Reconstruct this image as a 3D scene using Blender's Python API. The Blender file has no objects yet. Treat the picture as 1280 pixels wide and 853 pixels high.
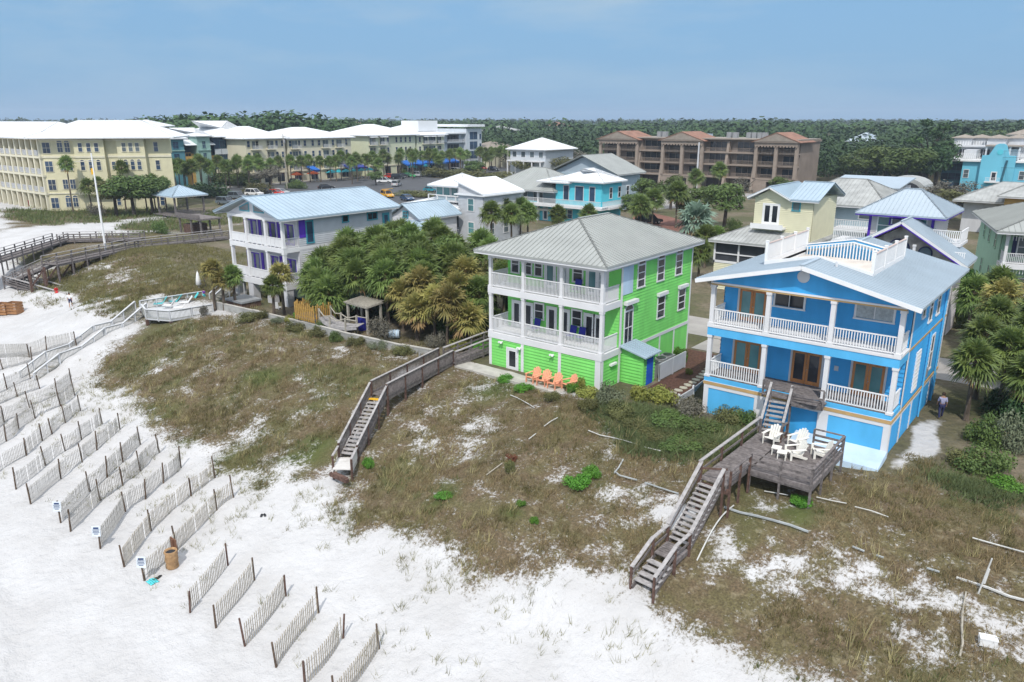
SKYC=(.95,1.95,3.2); SKYW=(1.95,2.75,3.55); SUNE=2.4; EXPO=.46
import bpy, math, random
import numpy as np
from mathutils import Vector
random.seed(7)
R=math.radians
scn=bpy.context.scene
col=scn.collection
# ------------------------------------------------------------------ camera model
F0=950.; CX=640.; CY=426.5; HC=18.5
PIT=math.atan(276.5/F0); YAW=R(38.6)
fwx,fwy=-math.sin(YAW),math.cos(YAW); rtx,rty=math.cos(YAW),math.sin(YAW)
def ray(u,v):
    a=(u-CX)/F0; b=-(v-CY)/F0
    f=math.cos(PIT)+b*math.sin(PIT); z=-math.sin(PIT)+b*math.cos(PIT)
    return fwx*f+rtx*a, fwy*f+rty*a, z
def P(u,v,z=0.):
    d=ray(u,v); t=(z-HC)/d[2]; return Vector((d[0]*t,d[1]*t,z))
def atY(u,v,y):
    d=ray(u,v); t=y/d[1]; return Vector((d[0]*t,y,HC+d[2]*t))
def atX(u,v,x):
    d=ray(u,v); t=x/d[0]; return Vector((x,d[1]*t,HC+d[2]*t))
cam=bpy.data.objects.new('camera',bpy.data.cameras.new('camera')); col.objects.link(cam)
cam.location=(0,0,HC); cam.rotation_euler=(math.pi/2-PIT,0,YAW)
cam.data.sensor_width=36; cam.data.lens=36*F0/1280; cam.data.clip_end=12000; cam.data.clip_start=.5
scn.camera=cam
# ------------------------------------------------------------------ noise + terrain
_T=np.random.RandomState(3).rand(256,256)
def vnoise(x,y):
    x=np.asarray(x,float); y=np.asarray(y,float)
    xi=np.floor(x).astype(int); yi=np.floor(y).astype(int); fx=x-xi; fy=y-yi
    fx=fx*fx*(3-2*fx); fy=fy*fy*(3-2*fy); m=255
    a=_T[xi&m,yi&m]; b=_T[(xi+1)&m,yi&m]; c=_T[xi&m,(yi+1)&m]; d=_T[(xi+1)&m,(yi+1)&m]
    return (a*(1-fx)+b*fx)*(1-fy)+(c*(1-fx)+d*fx)*fy
def fbm(x,y,s,o=4):
    r=0.;a=.5;n=0.;x=np.asarray(x,float)/s;y=np.asarray(y,float)/s
    for k in range(o):
        r=r+a*vnoise(x+17.3*k,y+9.1*k); n+=a; a*=.5; x=x*2.03; y=y*2.03
    return r/n
def sst(a,b,x):
    t=np.clip((np.asarray(x,float)-a)/(b-a),0,1); return t*t*(3-2*t)
_py=[-300,-50,0,10,18,24,28,32,36,40,43,46,400]
_pz=[-8,-6,-5.2,-4.95,-4.55,-3.9,-2.8,-1.7,-.85,-.25,0,0,0]
def tz(x,y):
    x=np.asarray(x,float); y=np.asarray(y,float)
    yy=y-8.5*sst(-84,-99,x)
    z=np.interp(yy,_py,_pz)
    w=sst(22,28,yy)*(1-sst(38,44,yy))
    z=z+w*(1.15*(fbm(x,y,7.)-.5)+.5*(fbm(x+9,y+5,2.9,3)-.5)+.35*(fbm(x+50,y,1.6,3)-.5))
    z=z+w*.55*sst(-30,-26,x)*(1-sst(-16,-11,x))
    wb=1-sst(22,28,yy)
    for ax,ay,bx,by,wd in ((-58.5,14.4,-29.5,7.4,.5),(-58.,13.0,-30.5,5.9,.45),(-75,19.5,-40,10.5,.8)):
        ln=math.hypot(bx-ax,by-ay); dd=np.abs((x-ax)*(by-ay)-(y-ay)*(bx-ax))/ln; z=z-.09*np.exp(-(dd/wd)**2)
    z=z+wb*(.22*(fbm(x,y,9.,3)-.5)+.09*(fbm(x,y+33,1.1,3)-.5))
    z=z+.75*(fbm(x+3,y+8,2.3,3)-.5)*sst(16,21,yy)*(1-sst(27,31,yy))*(1-sst(-42,-34,x))*sst(-84,-78,x)
    z=z+.62*np.exp(-((x+12.3)**2/20.+(y-35.8)**2/16.))*(1-sst(40,43,y))
    z=z-.45*np.exp(-((x+10.4)**2/7.+(y-42.9)**2/1.6))
    z=z-.85*sst(-21.8,-21.5,x)*(1-sst(-19.7,-19.4,x))*sst(43.2,45.5,y)*(1-sst(53,56,y))
    z=z+1.1*np.exp(-((x+104)**2+(y-50)**2)/60.)
    return z
def tzs(x,y): return float(tz(x,y))
def G(u,v):
    d=ray(u,v); lo=(6-HC)/d[2]; hi=(-9-HC)/d[2]
    l0,h0=lo,hi
    for i in range(1,81):
        t=l0+(h0-l0)*i/80
        if HC+d[2]*t<tzs(d[0]*t,d[1]*t): hi=t; break
        lo=t
    for i in range(30):
        m=(lo+hi)/2
        if HC+d[2]*m<tzs(d[0]*m,d[1]*m): hi=m
        else: lo=m
    return Vector((d[0]*hi,d[1]*hi,HC+d[2]*hi))
# ------------------------------------------------------------------ mesh builder
ORG={}
class MB:
    def __init__(s): s.v=[]; s.f=[]; s.mi=[]; s.cm=0
    def add(s,vs,fs):
        n=len(s.v); s.v+= [tuple(p) for p in vs]; s.f+=[tuple(i+n for i in f) for f in fs]; s.mi+=[s.cm]*len(fs)
    def poly(s,pts): s.add(pts,[tuple(range(len(pts)))])
    def box(s,x0,x1,y0,y1,z0,z1):
        if x0>x1:x0,x1=x1,x0
        if y0>y1:y0,y1=y1,y0
        if z0>z1:z0,z1=z1,z0
        s.add([(x0,y0,z0),(x1,y0,z0),(x1,y1,z0),(x0,y1,z0),(x0,y0,z1),(x1,y0,z1),(x1,y1,z1),(x0,y1,z1)],
              [(0,3,2,1),(4,5,6,7),(0,1,5,4),(1,2,6,5),(2,3,7,6),(3,0,4,7)])
    def hexa(s,b,t): # bottom 4, top 4
        s.add(list(b)+list(t),[(0,3,2,1),(4,5,6,7),(0,1,5,4),(1,2,6,5),(2,3,7,6),(3,0,4,7)])
    def beam(s,p,q,w,h):
        p=Vector(p);q=Vector(q);d=(q-p)
        if d.length<1e-6:return
        d.normalize(); up=Vector((0,0,1))
        if abs(d.z)>.97: up=Vector((0,1,0))
        r=d.cross(up).normalized()*w/2; u=r.cross(d).normalized()*h/2
        s.hexa([p-r-u,p+r-u,q+r-u,q-r-u],[p-r+u,p+r+u,q+r+u,q-r+u])
    def tube(s,p,q,r0,r1=None,n=8):
        r1=r0 if r1 is None else r1; p=Vector(p);q=Vector(q);d=(q-p).normalized()
        a=d.orthogonal().normalized(); b=d.cross(a)
        vs=[];
        for c,r in((p,r0),(q,r1)):
            for i in range(n):
                t=2*math.pi*i/n; vs.append(c+a*math.cos(t)*r+b*math.sin(t)*r)
        s.add(vs,[(i,(i+1)%n,n+(i+1)%n,n+i) for i in range(n)]+[tuple(range(n-1,-1,-1)),tuple(range(n,2*n))])
    def path(s,pts,r,n=6):
        for a,b in zip(pts,pts[1:]): s.tube(a,b,r,r,n)
    def lathe(s,c,prof,n=12,sx=1,sy=1):
        c=Vector(c);vs=[]
        for r,z in prof:
            for i in range(n):
                t=2*math.pi*i/n; vs.append((c.x+r*sx*math.cos(t),c.y+r*sy*math.sin(t),c.z+z))
        fs=[]
        for k in range(len(prof)-1):
            for i in range(n):
                j=(i+1)%n; fs.append((k*n+i,k*n+j,(k+1)*n+j,(k+1)*n+i))
        fs.append(tuple(range(n-1,-1,-1))); m=(len(prof)-1)*n; fs.append(tuple(range(m,m+n)))
        s.add(vs,fs)
    def prism(s,pts,d):
        d=Vector(d);n=len(pts);a=[Vector(p) for p in pts];b=[p+d for p in a]
        s.add(a+b,[tuple(range(n-1,-1,-1)),tuple(range(n,2*n))]+[(i,(i+1)%n,n+(i+1)%n,n+i) for i in range(n)])
    def build(s,name,mats,par=None,smooth=False,label=None,stuff=False):
        o3=ORG.get(par,(0,0,0)) if par is not None else (0,0,0)
        me=bpy.data.meshes.new(name)
        me.from_pydata([(x-o3[0],y-o3[1],z-o3[2]) for x,y,z in s.v],[],s.f)
        if not isinstance(mats,(list,tuple)): mats=[mats]
        for m in mats: me.materials.append(m)
        if len(mats)>1: me.polygons.foreach_set('material_index',s.mi)
        if smooth: me.polygons.foreach_set('use_smooth',[True]*len(s.f))
        me.update()
        o=bpy.data.objects.new(name,me); col.objects.link(o)
        if par is not None: o.parent=par; ORG[o]=o3
        if label:o['label']=label
        if stuff:o['kind']='stuff'
        return o
def thing(name,label,cat,loc=(0,0,0),rot=0,group=None,local=False):
    o=bpy.data.objects.new(name,None); col.objects.link(o); o.empty_display_size=.3
    o.location=loc; o.rotation_euler=(0,0,rot); o['label']=label; o['category']=cat
    if group:o['group']=group
    ORG[o]=(0,0,0) if (local or rot) else tuple(loc)
    return o
def tag(o,label,cat,group=None,kind=None):
    if kind:o['kind']=kind
    if label:o['label']=label
    if cat:o['category']=cat
    if group:o['group']=group
    return o
def recenter(o,loc):
    # move a single mesh thing's origin to its base
    l=Vector(loc); o.data.transform(__import__('mathutils').Matrix.Translation(-l)); o.location=l; return o
def dup(root,loc,rot=0,scale=1,label=None,group=None):
    r=root.copy(); col.objects.link(r); r.location=loc; r.rotation_euler=(0,0,rot)
    if not hasattr(scale,'__len__'): scale=(scale,)*3
    r.scale=scale
    if label:r['label']=label
    if group:r['group']=group
    for ch in list(root.children):
        c=ch.copy(); col.objects.link(c); c.parent=r
        for g in list(ch.children):
            d=g.copy(); col.objects.link(d); d.parent=c
    return r
ORDN=['first','second','third','fourth','fifth','sixth','seventh','eighth','ninth','tenth','eleventh','twelfth','thirteenth','fourteenth','fifteenth','sixteenth','seventeenth','eighteenth','nineteenth','twentieth','twenty-first','twenty-second','twenty-third','twenty-fourth','twenty-fifth','twenty-sixth','twenty-seventh','twenty-eighth','twenty-ninth','thirtieth','thirty-first','thirty-second','thirty-third','thirty-fourth','thirty-fifth','thirty-sixth','thirty-seventh','thirty-eighth','thirty-ninth','fortieth','forty-first','forty-second','forty-third','forty-fourth','forty-fifth']
# ------------------------------------------------------------------ materials
def nodes(m): m.use_nodes=True; nt=m.node_tree; return nt,nt.nodes,nt.links,nt.nodes['Principled BSDF']
def mat(name,c,rough=.7,spec=.3,metal=0,var=.12,scale=1.2,bump=0,bscale=20,c2=None,rnd=False,stretch=None,trans=0,fine=0):
    m=bpy.data.materials.new(name); nt,N,L,b=nodes(m)
    b.inputs['Roughness'].default_value=rough; b.inputs['Metallic'].default_value=metal
    b.inputs['Specular IOR Level'].default_value=spec
    tc=N.new('ShaderNodeTexCoord'); vec=tc.outputs['Object']
    if stretch:
        mp=N.new('ShaderNodeMapping'); mp.inputs['Scale'].default_value=stretch; L.new(vec,mp.inputs[0]); vec=mp.outputs[0]
    no=N.new('ShaderNodeTexNoise'); no.inputs['Scale'].default_value=scale; no.inputs['Detail'].default_value=5
    L.new(vec,no.inputs['Vector'])
    c2=c2 or tuple(max(0,x*(1-2*var)) for x in c)
    mx=N.new('ShaderNodeMix'); mx.data_type='RGBA'
    rp=N.new('ShaderNodeMapRange'); rp.inputs[1].default_value=.3; rp.inputs[2].default_value=.7
    L.new(no.outputs['Fac'],rp.inputs[0]); fac=rp.outputs[0]
    if rnd:
        at=N.new('ShaderNodeAttribute'); at.attribute_name='rnd'
        ma=N.new('ShaderNodeMath'); ma.operation='MULTIPLY_ADD'; ma.inputs[1].default_value=.45; L.new(fac,ma.inputs[0])
        mb=N.new('ShaderNodeMath'); mb.operation='MULTIPLY'; mb.inputs[1].default_value=.55; L.new(at.outputs['Fac'],mb.inputs[0]); L.new(mb.outputs[0],ma.inputs[2]); fac=ma.outputs[0]
    L.new(fac,mx.inputs[0]); mx.inputs[6].default_value=(*c2,1); mx.inputs[7].default_value=(*c,1)
    out=mx.outputs[2]
    if rnd:
        oi=N.new('ShaderNodeObjectInfo'); hs=N.new('ShaderNodeHueSaturation')
        r1=N.new('ShaderNodeMapRange'); r1.inputs[3].default_value=.75; r1.inputs[4].default_value=1.25; L.new(oi.outputs['Random'],r1.inputs[0]); L.new(r1.outputs[0],hs.inputs['Value'])
        r2=N.new('ShaderNodeMapRange'); r2.inputs[3].default_value=.485; r2.inputs[4].default_value=.51; L.new(oi.outputs['Random'],r2.inputs[0]); L.new(r2.outputs[0],hs.inputs['Hue'])
        L.new(out,hs.inputs['Color']); out=hs.outputs[0]
    L.new(out,b.inputs['Base Color'])
    if bump:
        n2=N.new('ShaderNodeTexNoise'); n2.inputs['Scale'].default_value=bscale; n2.inputs['Detail'].default_value=4; L.new(vec,n2.inputs['Vector'])
        bp=N.new('ShaderNodeBump'); bp.inputs['Strength'].default_value=bump; bp.inputs['Distance'].default_value=.05; L.new(n2.outputs['Fac'],bp.inputs['Height']); L.new(bp.outputs[0],b.inputs['Normal'])
    if trans:
        t=N.new('ShaderNodeBsdfTranslucent'); L.new(out,t.inputs[0]); ms=N.new('ShaderNodeMixShader'); ms.inputs[0].default_value=trans
        o=N['Material Output']; L.new(b.outputs[0],ms.inputs[1]); L.new(t.outputs[0],ms.inputs[2]); L.new(ms.outputs[0],o.inputs[0])
    return m
def glass(name,c,rough=.08):
    m=mat(name,c,rough,.5,var=.35,scale=.35); return m
M={}
def mk(n,*a,**k): M[n]=mat(n,*a,**k)
mk('white',(.70,.70,.71),.6,var=.05,scale=.8)
mk('whitegrey',(.56,.57,.59),.6,var=.06)
mk('cleanwhite',(.78,.78,.78),.55,var=.04)
mk('lime',(.21,.67,.15),.6,.25,var=.09,scale=1.3,stretch=(1,1,.3),bump=.15,bscale=9)
mk('limed',(.10,.50,.05),.6,.25,var=.05,scale=.5)
mk('blue',(.05,.365,.74),.55,.3,var=.10,scale=1.2,stretch=(1,1,.3),bump=.15,bscale=9)
mk('bluel',(.10,.47,.82),.55,.3,var=.10,scale=1.,stretch=(1,1,.4))
mk('palebl',(.52,.67,.82),.8,var=.12,scale=.9)
mk('bluedoor',(.02,.12,.62),.5)
mk('gold',(.55,.36,.16),.6)
mk('doorwood',(.52,.22,.08),.5,var=.15,scale=4,stretch=(1,1,.2))
mk('roofgrey',(.335,.35,.335),.45,.4,var=.08,scale=.5)
mk('roofblue',(.38,.45,.51),.35,.45,var=.06,scale=.4)
mk('roofsteel',(.36,.46,.54),.35,.45,var=.08,scale=.4)
mk('roofwhite',(.74,.76,.78),.5,.3,var=.04,scale=.2)
mk('rooftan',(.30,.26,.22),.8,var=.1)
mk('roofred',(.31,.165,.115),.8,var=.2,scale=.6)
mk('wood',(.23,.205,.20),.85,.15,var=.28,scale=5,stretch=(1,1,1),bump=.4,bscale=30)
mk('woodtop',(.43,.41,.405),.85,.15,var=.2,scale=5,bump=.4,bscale=30)
mk('woodred',(.17,.105,.085),.85,.15,var=.3,scale=5,bump=.3)
mk('woodpale',(.42,.39,.33),.8,.15,var=.18,scale=5)
mk('slat',(.48,.43,.35),.85,.1,var=.2,scale=7)
mk('slatgrey',(.43,.41,.37),.85,.1,var=.22,scale=7)
mk('post',(.16,.115,.085),.85,.1,var=.3,scale=4)
mk('postpale',(.33,.26,.17),.85,.1,var=.25,scale=4)
mk('wire',(.12,.12,.12),.6)
mk('concrete',(.50,.48,.44),.85,var=.15,scale=1.5)
mk('seawall',(.40,.40,.385),.85,var=.16,scale=1.5)
mk('asphalt',(.085,.088,.095),.9,var=.15,scale=.4)
mk('pale_pave',(.36,.34,.32),.9,var=.12,scale=.6)
mk('redpave',(.24,.115,.085),.9,var=.2,scale=1.5)
mk('mulch',(.13,.065,.045),.95,var=.3,scale=6,bump=.6)
mk('stone',(.48,.45,.36),.85,var=.15,scale=3)
mk('coral',(.80,.36,.22),.5,var=.06)
mk('plasticwhite',(.78,.76,.70),.45,var=.05)
mk('royal',(.02,.025,.28),.6)
mk('purple',(.09,.03,.42),.6,var=.12)
mk('tealtrim',(.06,.33,.42),.6)
mk('whitehouse',(.60,.60,.62),.65,var=.09,scale=1.1,stretch=(1,1,.3))
mk('greysiding',(.50,.52,.55),.65,var=.06)
mk('pinkwhite',(.60,.56,.56),.65,var=.05)
mk('tealgrey',(.36,.45,.50),.65,var=.05)
mk('turq',(.10,.55,.66),.6,var=.05)
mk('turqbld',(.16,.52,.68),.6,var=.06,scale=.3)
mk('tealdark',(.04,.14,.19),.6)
mk('yellowh',(.62,.58,.39),.7,var=.05)
mk('cottage',(.70,.67,.48),.65,var=.04)
mk('cream',(.62,.58,.44),.75,var=.05,scale=.3)
mk('creamtrim',(.66,.62,.48),.7,var=.05)
mk('palegreenbld',(.56,.58,.42),.75,var=.05)
mk('modern',(.52,.56,.60),.6,var=.05)
mk('brownbld',(.25,.20,.165),.8,var=.12,scale=.4)
mk('browntrim',(.32,.26,.215),.8,var=.1)
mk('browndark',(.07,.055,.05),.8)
mk('tealhotel',(.10,.26,.32),.7,var=.08)
mk('navyhotel',(.025,.06,.12),.6,var=.2)
mk('seafoam',(.27,.42,.38),.7,var=.06)
mk('ochre',(.55,.33,.10),.7)
mk('greenhouse',(.32,.50,.36),.65,var=.05)
mk('greyrust',(.40,.41,.40),.6,.35,var=.15,scale=.8)
mk('dark',(.03,.032,.036),.7)
mk('gableshade',(.48,.43,.40),.9,var=.3)  # gable wall tone with its brownish shadow put into the colour
mk('screen',(.05,.055,.065),.6,var=.2)
M['glassd']=glass('glass_dark',(.035,.042,.055))
M['glassm']=glass('glass_grey',(.16,.20,.22),.15)
M['glassb']=glass('glass_blue',(.05,.09,.16))
M['glasst']=glass('glass_teal',(.12,.30,.32))
mk('blind',(.42,.47,.49),.3,.4,var=.2,scale=6)
mk('trunk',(.17,.135,.105),.95,var=.35,scale=5,bump=.8,bscale=14)
mk('trunkd',(.10,.08,.065),.95,var=.3,scale=5,bump=.8)
mk('palm',(.23,.30,.08),.45,.4,c2=(.08,.135,.04),rnd=True,trans=.3)
mk('palmyel',(.40,.33,.11),.6,.25,c2=(.17,.19,.06),rnd=True,trans=.2)
mk('straw',(.36,.25,.12),.8,.15,c2=(.16,.10,.045),rnd=True)
mk('silverpalm',(.25,.34,.27),.6,.3,c2=(.08,.14,.09),rnd=True,trans=.15)
mk('leaf',(.135,.19,.05),.6,.3,c2=(.05,.09,.025),rnd=True,trans=.18)
mk('leafdark',(.055,.10,.035),.6,.25,c2=(.020,.045,.018),rnd=True,trans=.12)
mk('pineleaf',(.065,.115,.035),.7,.2,c2=(.025,.048,.022),rnd=True,trans=.1)
mk('leafolive',(.19,.19,.075),.65,.2,c2=(.055,.065,.025),rnd=True,trans=.15)
mk('leafgrey',(.17,.16,.13),.8,.15,c2=(.07,.065,.05),rnd=True)
mk('leafsage',(.17,.19,.12),.8,.15,c2=(.07,.085,.05),rnd=True)
mk('leafbright',(.13,.30,.035),.55,.3,c2=(.045,.14,.015),rnd=True,trans=.2)
mk('leafyel',(.36,.36,.09),.6,.25,c2=(.13,.16,.035),rnd=True,trans=.2)
mk('twig',(.16,.14,.125),.9,c2=(.08,.07,.065),rnd=True)
mk('rust',(.22,.075,.035),.9,c2=(.09,.03,.015),rnd=True)
mk('skin',(.42,.24,.16),.6); mk('hair',(.05,.03,.02),.7)
mk('redcloth',(.60,.02,.02),.7); mk('lilac',(.36,.36,.52),.8); mk('navy',(.03,.035,.10),.8); mk('purplecloth',(.16,.04,.32),.8)
mk('aqua',(.10,.62,.66),.6); mk('orange',(.80,.13,.02),.6); mk('yellow',(.80,.45,.02),.6); mk('greencar',(.05,.35,.10),.3,.5)
mk('cafeblue',(.02,.16,.62),.6); mk('cafeteal',(.02,.35,.42),.6); mk('cafenavy',(.03,.05,.35),.6)
mk('barrel',(.46,.28,.14),.75,var=.25,scale=4,bump=.5,bscale=12)
mk('brownboard',(.20,.10,.06),.8); mk('boxwood',(.36,.18,.08),.8,var=.2)
mk('picketgold',(.50,.30,.08),.75,var=.2,scale=4)
mk('tire',(.02,.02,.02),.9); mk('chrome',(.5,.5,.5),.3,.5,.8)
mk('c_black',(.025,.027,.032),.25,.6,var=.05); mk('c_white',(.72,.72,.72),.25,.6,var=.02); mk('c_silver',(.45,.46,.47),.25,.6,var=.02); mk('c_grey',(.13,.16,.19),.25,.6,var=.02)
mk('c_blue',(.04,.08,.16),.25,.6,var=.02); mk('c_red',(.60,.04,.02),.25,.6,var=.02); mk('c_yellow',(.75,.38,.02),.25,.6,var=.02); mk('c_teal',(.03,.25,.32),.25,.6,var=.02); mk('c_green',(.04,.38,.12),.25,.6,var=.02)
mk('lampred',(.4,.01,.01),.3,.5); mk('acgrey',(.30,.31,.32),.6)
mk('pvc',(.62,.62,.60),.5,var=.12,scale=3); mk('pipegrey',(.42,.45,.46),.6,var=.15,scale=3)
mk('signwhite',(.72,.78,.84),.5); mk('signink',(.03,.06,.16),.6)
mk('sandmat',(.66,.64,.62),.95,c2=(.52,.50,.475),scale=2.)

mk('railtop',(.55,.44,.40),.7); mk('deckcream',(.66,.60,.54),.7)
mk('balgrey',(.36,.36,.33),.8,.15,var=.15,scale=5)
# ------------------------------------------------------------------ light, sky
SUN=Vector((.64,-1.,1.5)).normalized()
w=bpy.data.worlds.new('World'); scn.world=w; w.use_nodes=True
nt=w.node_tree; N=nt.nodes; L=nt.links; bg=N['Background']
sk=N.new('ShaderNodeTexSky'); sk.sky_type='NISHITA'; sk.sun_disc=False
sk.sun_elevation=math.asin(SUN.z); sk.sun_rotation=math.atan2(SUN.x,SUN.y); sk.altitude=10; sk.air_density=1.; sk.dust_density=.6; sk.ozone_density=1.6
tc=N.new('ShaderNodeTexCoord'); sp=N.new('ShaderNodeSeparateXYZ'); L.new(tc.outputs['Generated'],sp.inputs[0])
# thin high cloud veil: noise on a flattened dome
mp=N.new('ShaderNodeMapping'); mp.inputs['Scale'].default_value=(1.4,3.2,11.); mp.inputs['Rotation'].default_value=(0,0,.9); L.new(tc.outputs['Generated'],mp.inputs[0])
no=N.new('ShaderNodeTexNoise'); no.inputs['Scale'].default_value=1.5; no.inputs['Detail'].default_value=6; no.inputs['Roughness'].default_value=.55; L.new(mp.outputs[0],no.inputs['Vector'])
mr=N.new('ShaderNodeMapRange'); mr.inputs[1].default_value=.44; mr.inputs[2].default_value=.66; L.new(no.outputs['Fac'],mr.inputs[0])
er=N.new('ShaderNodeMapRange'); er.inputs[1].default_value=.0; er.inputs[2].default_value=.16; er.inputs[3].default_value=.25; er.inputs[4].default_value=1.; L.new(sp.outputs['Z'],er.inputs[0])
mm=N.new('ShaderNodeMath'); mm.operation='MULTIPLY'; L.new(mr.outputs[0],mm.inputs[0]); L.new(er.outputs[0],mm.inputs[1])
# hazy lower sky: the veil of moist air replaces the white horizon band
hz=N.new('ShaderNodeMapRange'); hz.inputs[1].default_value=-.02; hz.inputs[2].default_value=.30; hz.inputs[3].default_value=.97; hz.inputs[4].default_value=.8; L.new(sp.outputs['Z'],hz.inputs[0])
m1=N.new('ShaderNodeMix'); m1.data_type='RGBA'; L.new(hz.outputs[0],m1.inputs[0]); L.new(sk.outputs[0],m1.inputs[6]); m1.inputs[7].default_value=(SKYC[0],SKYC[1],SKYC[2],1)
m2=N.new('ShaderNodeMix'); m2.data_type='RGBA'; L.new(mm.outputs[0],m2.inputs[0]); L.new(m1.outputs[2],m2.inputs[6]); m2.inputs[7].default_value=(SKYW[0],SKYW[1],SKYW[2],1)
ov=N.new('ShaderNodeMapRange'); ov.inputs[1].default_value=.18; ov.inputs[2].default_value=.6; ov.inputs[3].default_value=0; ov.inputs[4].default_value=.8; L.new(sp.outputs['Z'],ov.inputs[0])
m3=N.new('ShaderNodeMix'); m3.data_type='RGBA'; L.new(ov.outputs[0],m3.inputs[0]); L.new(m2.outputs[2],m3.inputs[6]); m3.inputs[7].default_value=(7.0,7.2,7.6,1)  # bright veil overhead, out of view, added for whiter fill light
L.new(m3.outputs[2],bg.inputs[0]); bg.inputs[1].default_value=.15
sl=bpy.data.lights.new('sun','SUN'); sl.energy=SUNE; sl.angle=R(.9); sl.color=(1,.955,.89)
so=bpy.data.objects.new('sun',sl); col.objects.link(so); so.rotation_euler=SUN.to_track_quat('Z','Y').to_euler()
vs=scn.view_settings; vs.view_transform='Standard'; vs.look='None'; vs.gamma=1; vs.use_curve_mapping=False; vs.exposure=EXPO
# ------------------------------------------------------------------ fast numpy meshes
def fastmesh(name,V,Fc,mats,rnd=None,mi=None,par=None,smooth=False):
    V=np.asarray(V,np.float32); Fc=np.asarray(Fc,np.int32); k=Fc.shape[1]; n=len(Fc)
    me=bpy.data.meshes.new(name); me.vertices.add(len(V)); me.vertices.foreach_set('co',V.ravel())
    me.loops.add(n*k); me.loops.foreach_set('vertex_index',Fc.ravel()); me.polygons.add(n)
    me.polygons.foreach_set('loop_start',np.arange(0,n*k,k,dtype=np.int32))
    for m in (mats if isinstance(mats,(list,tuple)) else [mats]): me.materials.append(m)
    if mi is not None: me.polygons.foreach_set('material_index',np.asarray(mi,np.int32))
    if rnd is not None:
        a=me.attributes.new('rnd','FLOAT','FACE'); a.data.foreach_set('value',np.asarray(rnd,np.float32))
    if smooth: me.polygons.foreach_set('use_smooth',np.ones(n,bool))
    me.update(calc_edges=True); return me
def mobj(name,me,par=None):
    o=bpy.data.objects.new(name,me); col.objects.link(o)
    if par is not None:o.parent=par
    return o
# ------------------------------------------------------------------ ground
def inpoly(x,y,pg):
    r=np.zeros(x.shape,bool); n=len(pg)
    for i in range(n):
        x1,y1=pg[i][:2]; x2,y2=pg[(i+1)%n][:2]
        c=((y1>y)!=(y2>y))&(x<(x2-x1)*(y-y1)/(y2-y1+1e-12)+x1); r^=c
    return r
def sdist(x,y,pg):
    d=np.full(x.shape,1e9); n=len(pg)
    for i in range(n):
        x1,y1=pg[i][:2]; x2,y2=pg[(i+1)%n][:2]; dx,dy=x2-x1,y2-y1
        t=np.clip(((x-x1)*dx+(y-y1)*dy)/(dx*dx+dy*dy+1e-12),0,1)
        d=np.minimum(d,np.hypot(x-x1-t*dx,y-y1-t*dy))
    return np.where(inpoly(x,y,pg),d,-d)
def gp(l): return [G(u,v)[:2] for u,v in l]
# growth outlines, walked on the dune
VEG1=gp([(92,475),(140,492),(172,515),(212,540),(240,572),(285,592),(315,612),(345,600),(372,592),(402,592),(428,566),(470,500),(505,470),(560,448),(520,428),(330,395),(262,392),(175,398),(130,440)])
VEG2=gp([(436,590),(395,622),(420,648),(470,655),(520,668),(560,700),(600,722),(660,716),(700,722),(745,742),(790,748),(820,770),(850,782),(880,800),(910,822),(960,842),(1010,853),(1100,900)])+[(3,21),(14,30),(14,46),(-7,46),(-8,43.5),(-20,43.5),(-27,42.5),(-32,42.3),(-37,42.5),(-40.5,42.5),(-40,33.5),(-38.5,29.5)]
VEG3=gp([(30,350),(70,372),(118,378),(150,392),(172,392),(200,372),(262,384),(330,395),(300,330),(330,290),(300,270),(230,286),(150,300),(90,318)])
VEG6=[P(*p)[:2] for p in [(228,268),(295,258),(300,284),(240,290),(160,290),(140,283)]]
VEG4=[P(*p)[:2] for p in [(0,262),(0,288),(60,282),(140,278),(200,270),(225,262),(232,240),(210,238),(75,262)]]
VEG5=gp([(30,340),(66,338),(130,322),(190,300),(230,282),(205,272),(178,292),(80,297),(50,306),(10,330)])
BARE=[(560,560,2.6,.55),(600,528,1.6,.5),(530,530,1.6,.35),(640,500,1.,.35),(735,520,.9,.5),(760,545,.8,.5),(700,600,.6,.2),(800,640,2.2,.75),(845,640,1.4,.8),(775,660,1.2,.5),(770,690,1.5,.35),(900,670,1.2,.8),(890,705,1.3,.75),(935,690,1.3,.6),(960,720,1.5,.5),(1010,715,1.2,.55),(1070,715,1.6,.8),(1090,740,1.,.6),(1160,745,1.7,.8),(1200,770,1.7,.8),(1245,790,1.8,.7),(1180,810,1.4,.5),(1130,800,1.,.4),(1270,770,1.,.5),(1130,660,.7,.6),(1190,675,.7,.5),(1240,680,.9,.4),
 (1145,560,1.1,.9),(1120,580,.9,.8),(1165,530,.9,1.),(1150,545,.9,1.),(1175,510,.8,1),(970,620,1.2,.5),(940,640,1.,.4),
 (150,435,1.5,.4),(215,425,1.6,.45),(200,455,1.8,.4),(260,462,1.4,.45),(325,440,1.,.35),(330,520,1.2,.4),(370,470,1.6,.35),(365,525,1.,.35),(420,450,1.3,.35),(300,555,2.,.5),(335,575,1.3,.45),(255,570,1.2,.4),(270,500,1.,.2),(455,430,1.,.3),(420,440,1,.3),
 (125,332,3.,.7),(150,345,2.5,.5),(185,355,2.5,.5),(195,372,1.5,.5),(100,340,2,.4)]
BAREW=[(*G(u,v)[:2],r*(.8 if u>1000 and v>690 else 1),s) for u,v,r,s in BARE]
GREENP=[(548,622,1.2),(390,560,1.4),(360,575,1.),(800,520,2.),(860,540,3.2),(920,545,2.2),(620,485,1.8),(1230,600,2.4),(640,640,.7),(280,570,1.),(225,560,1.2),(330,470,1.6),(120,375,3),(60,365,3),(1000,640,1.2)]
GREENW=[(*G(u,v)[:2],r) for u,v,r in GREENP]
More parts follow.
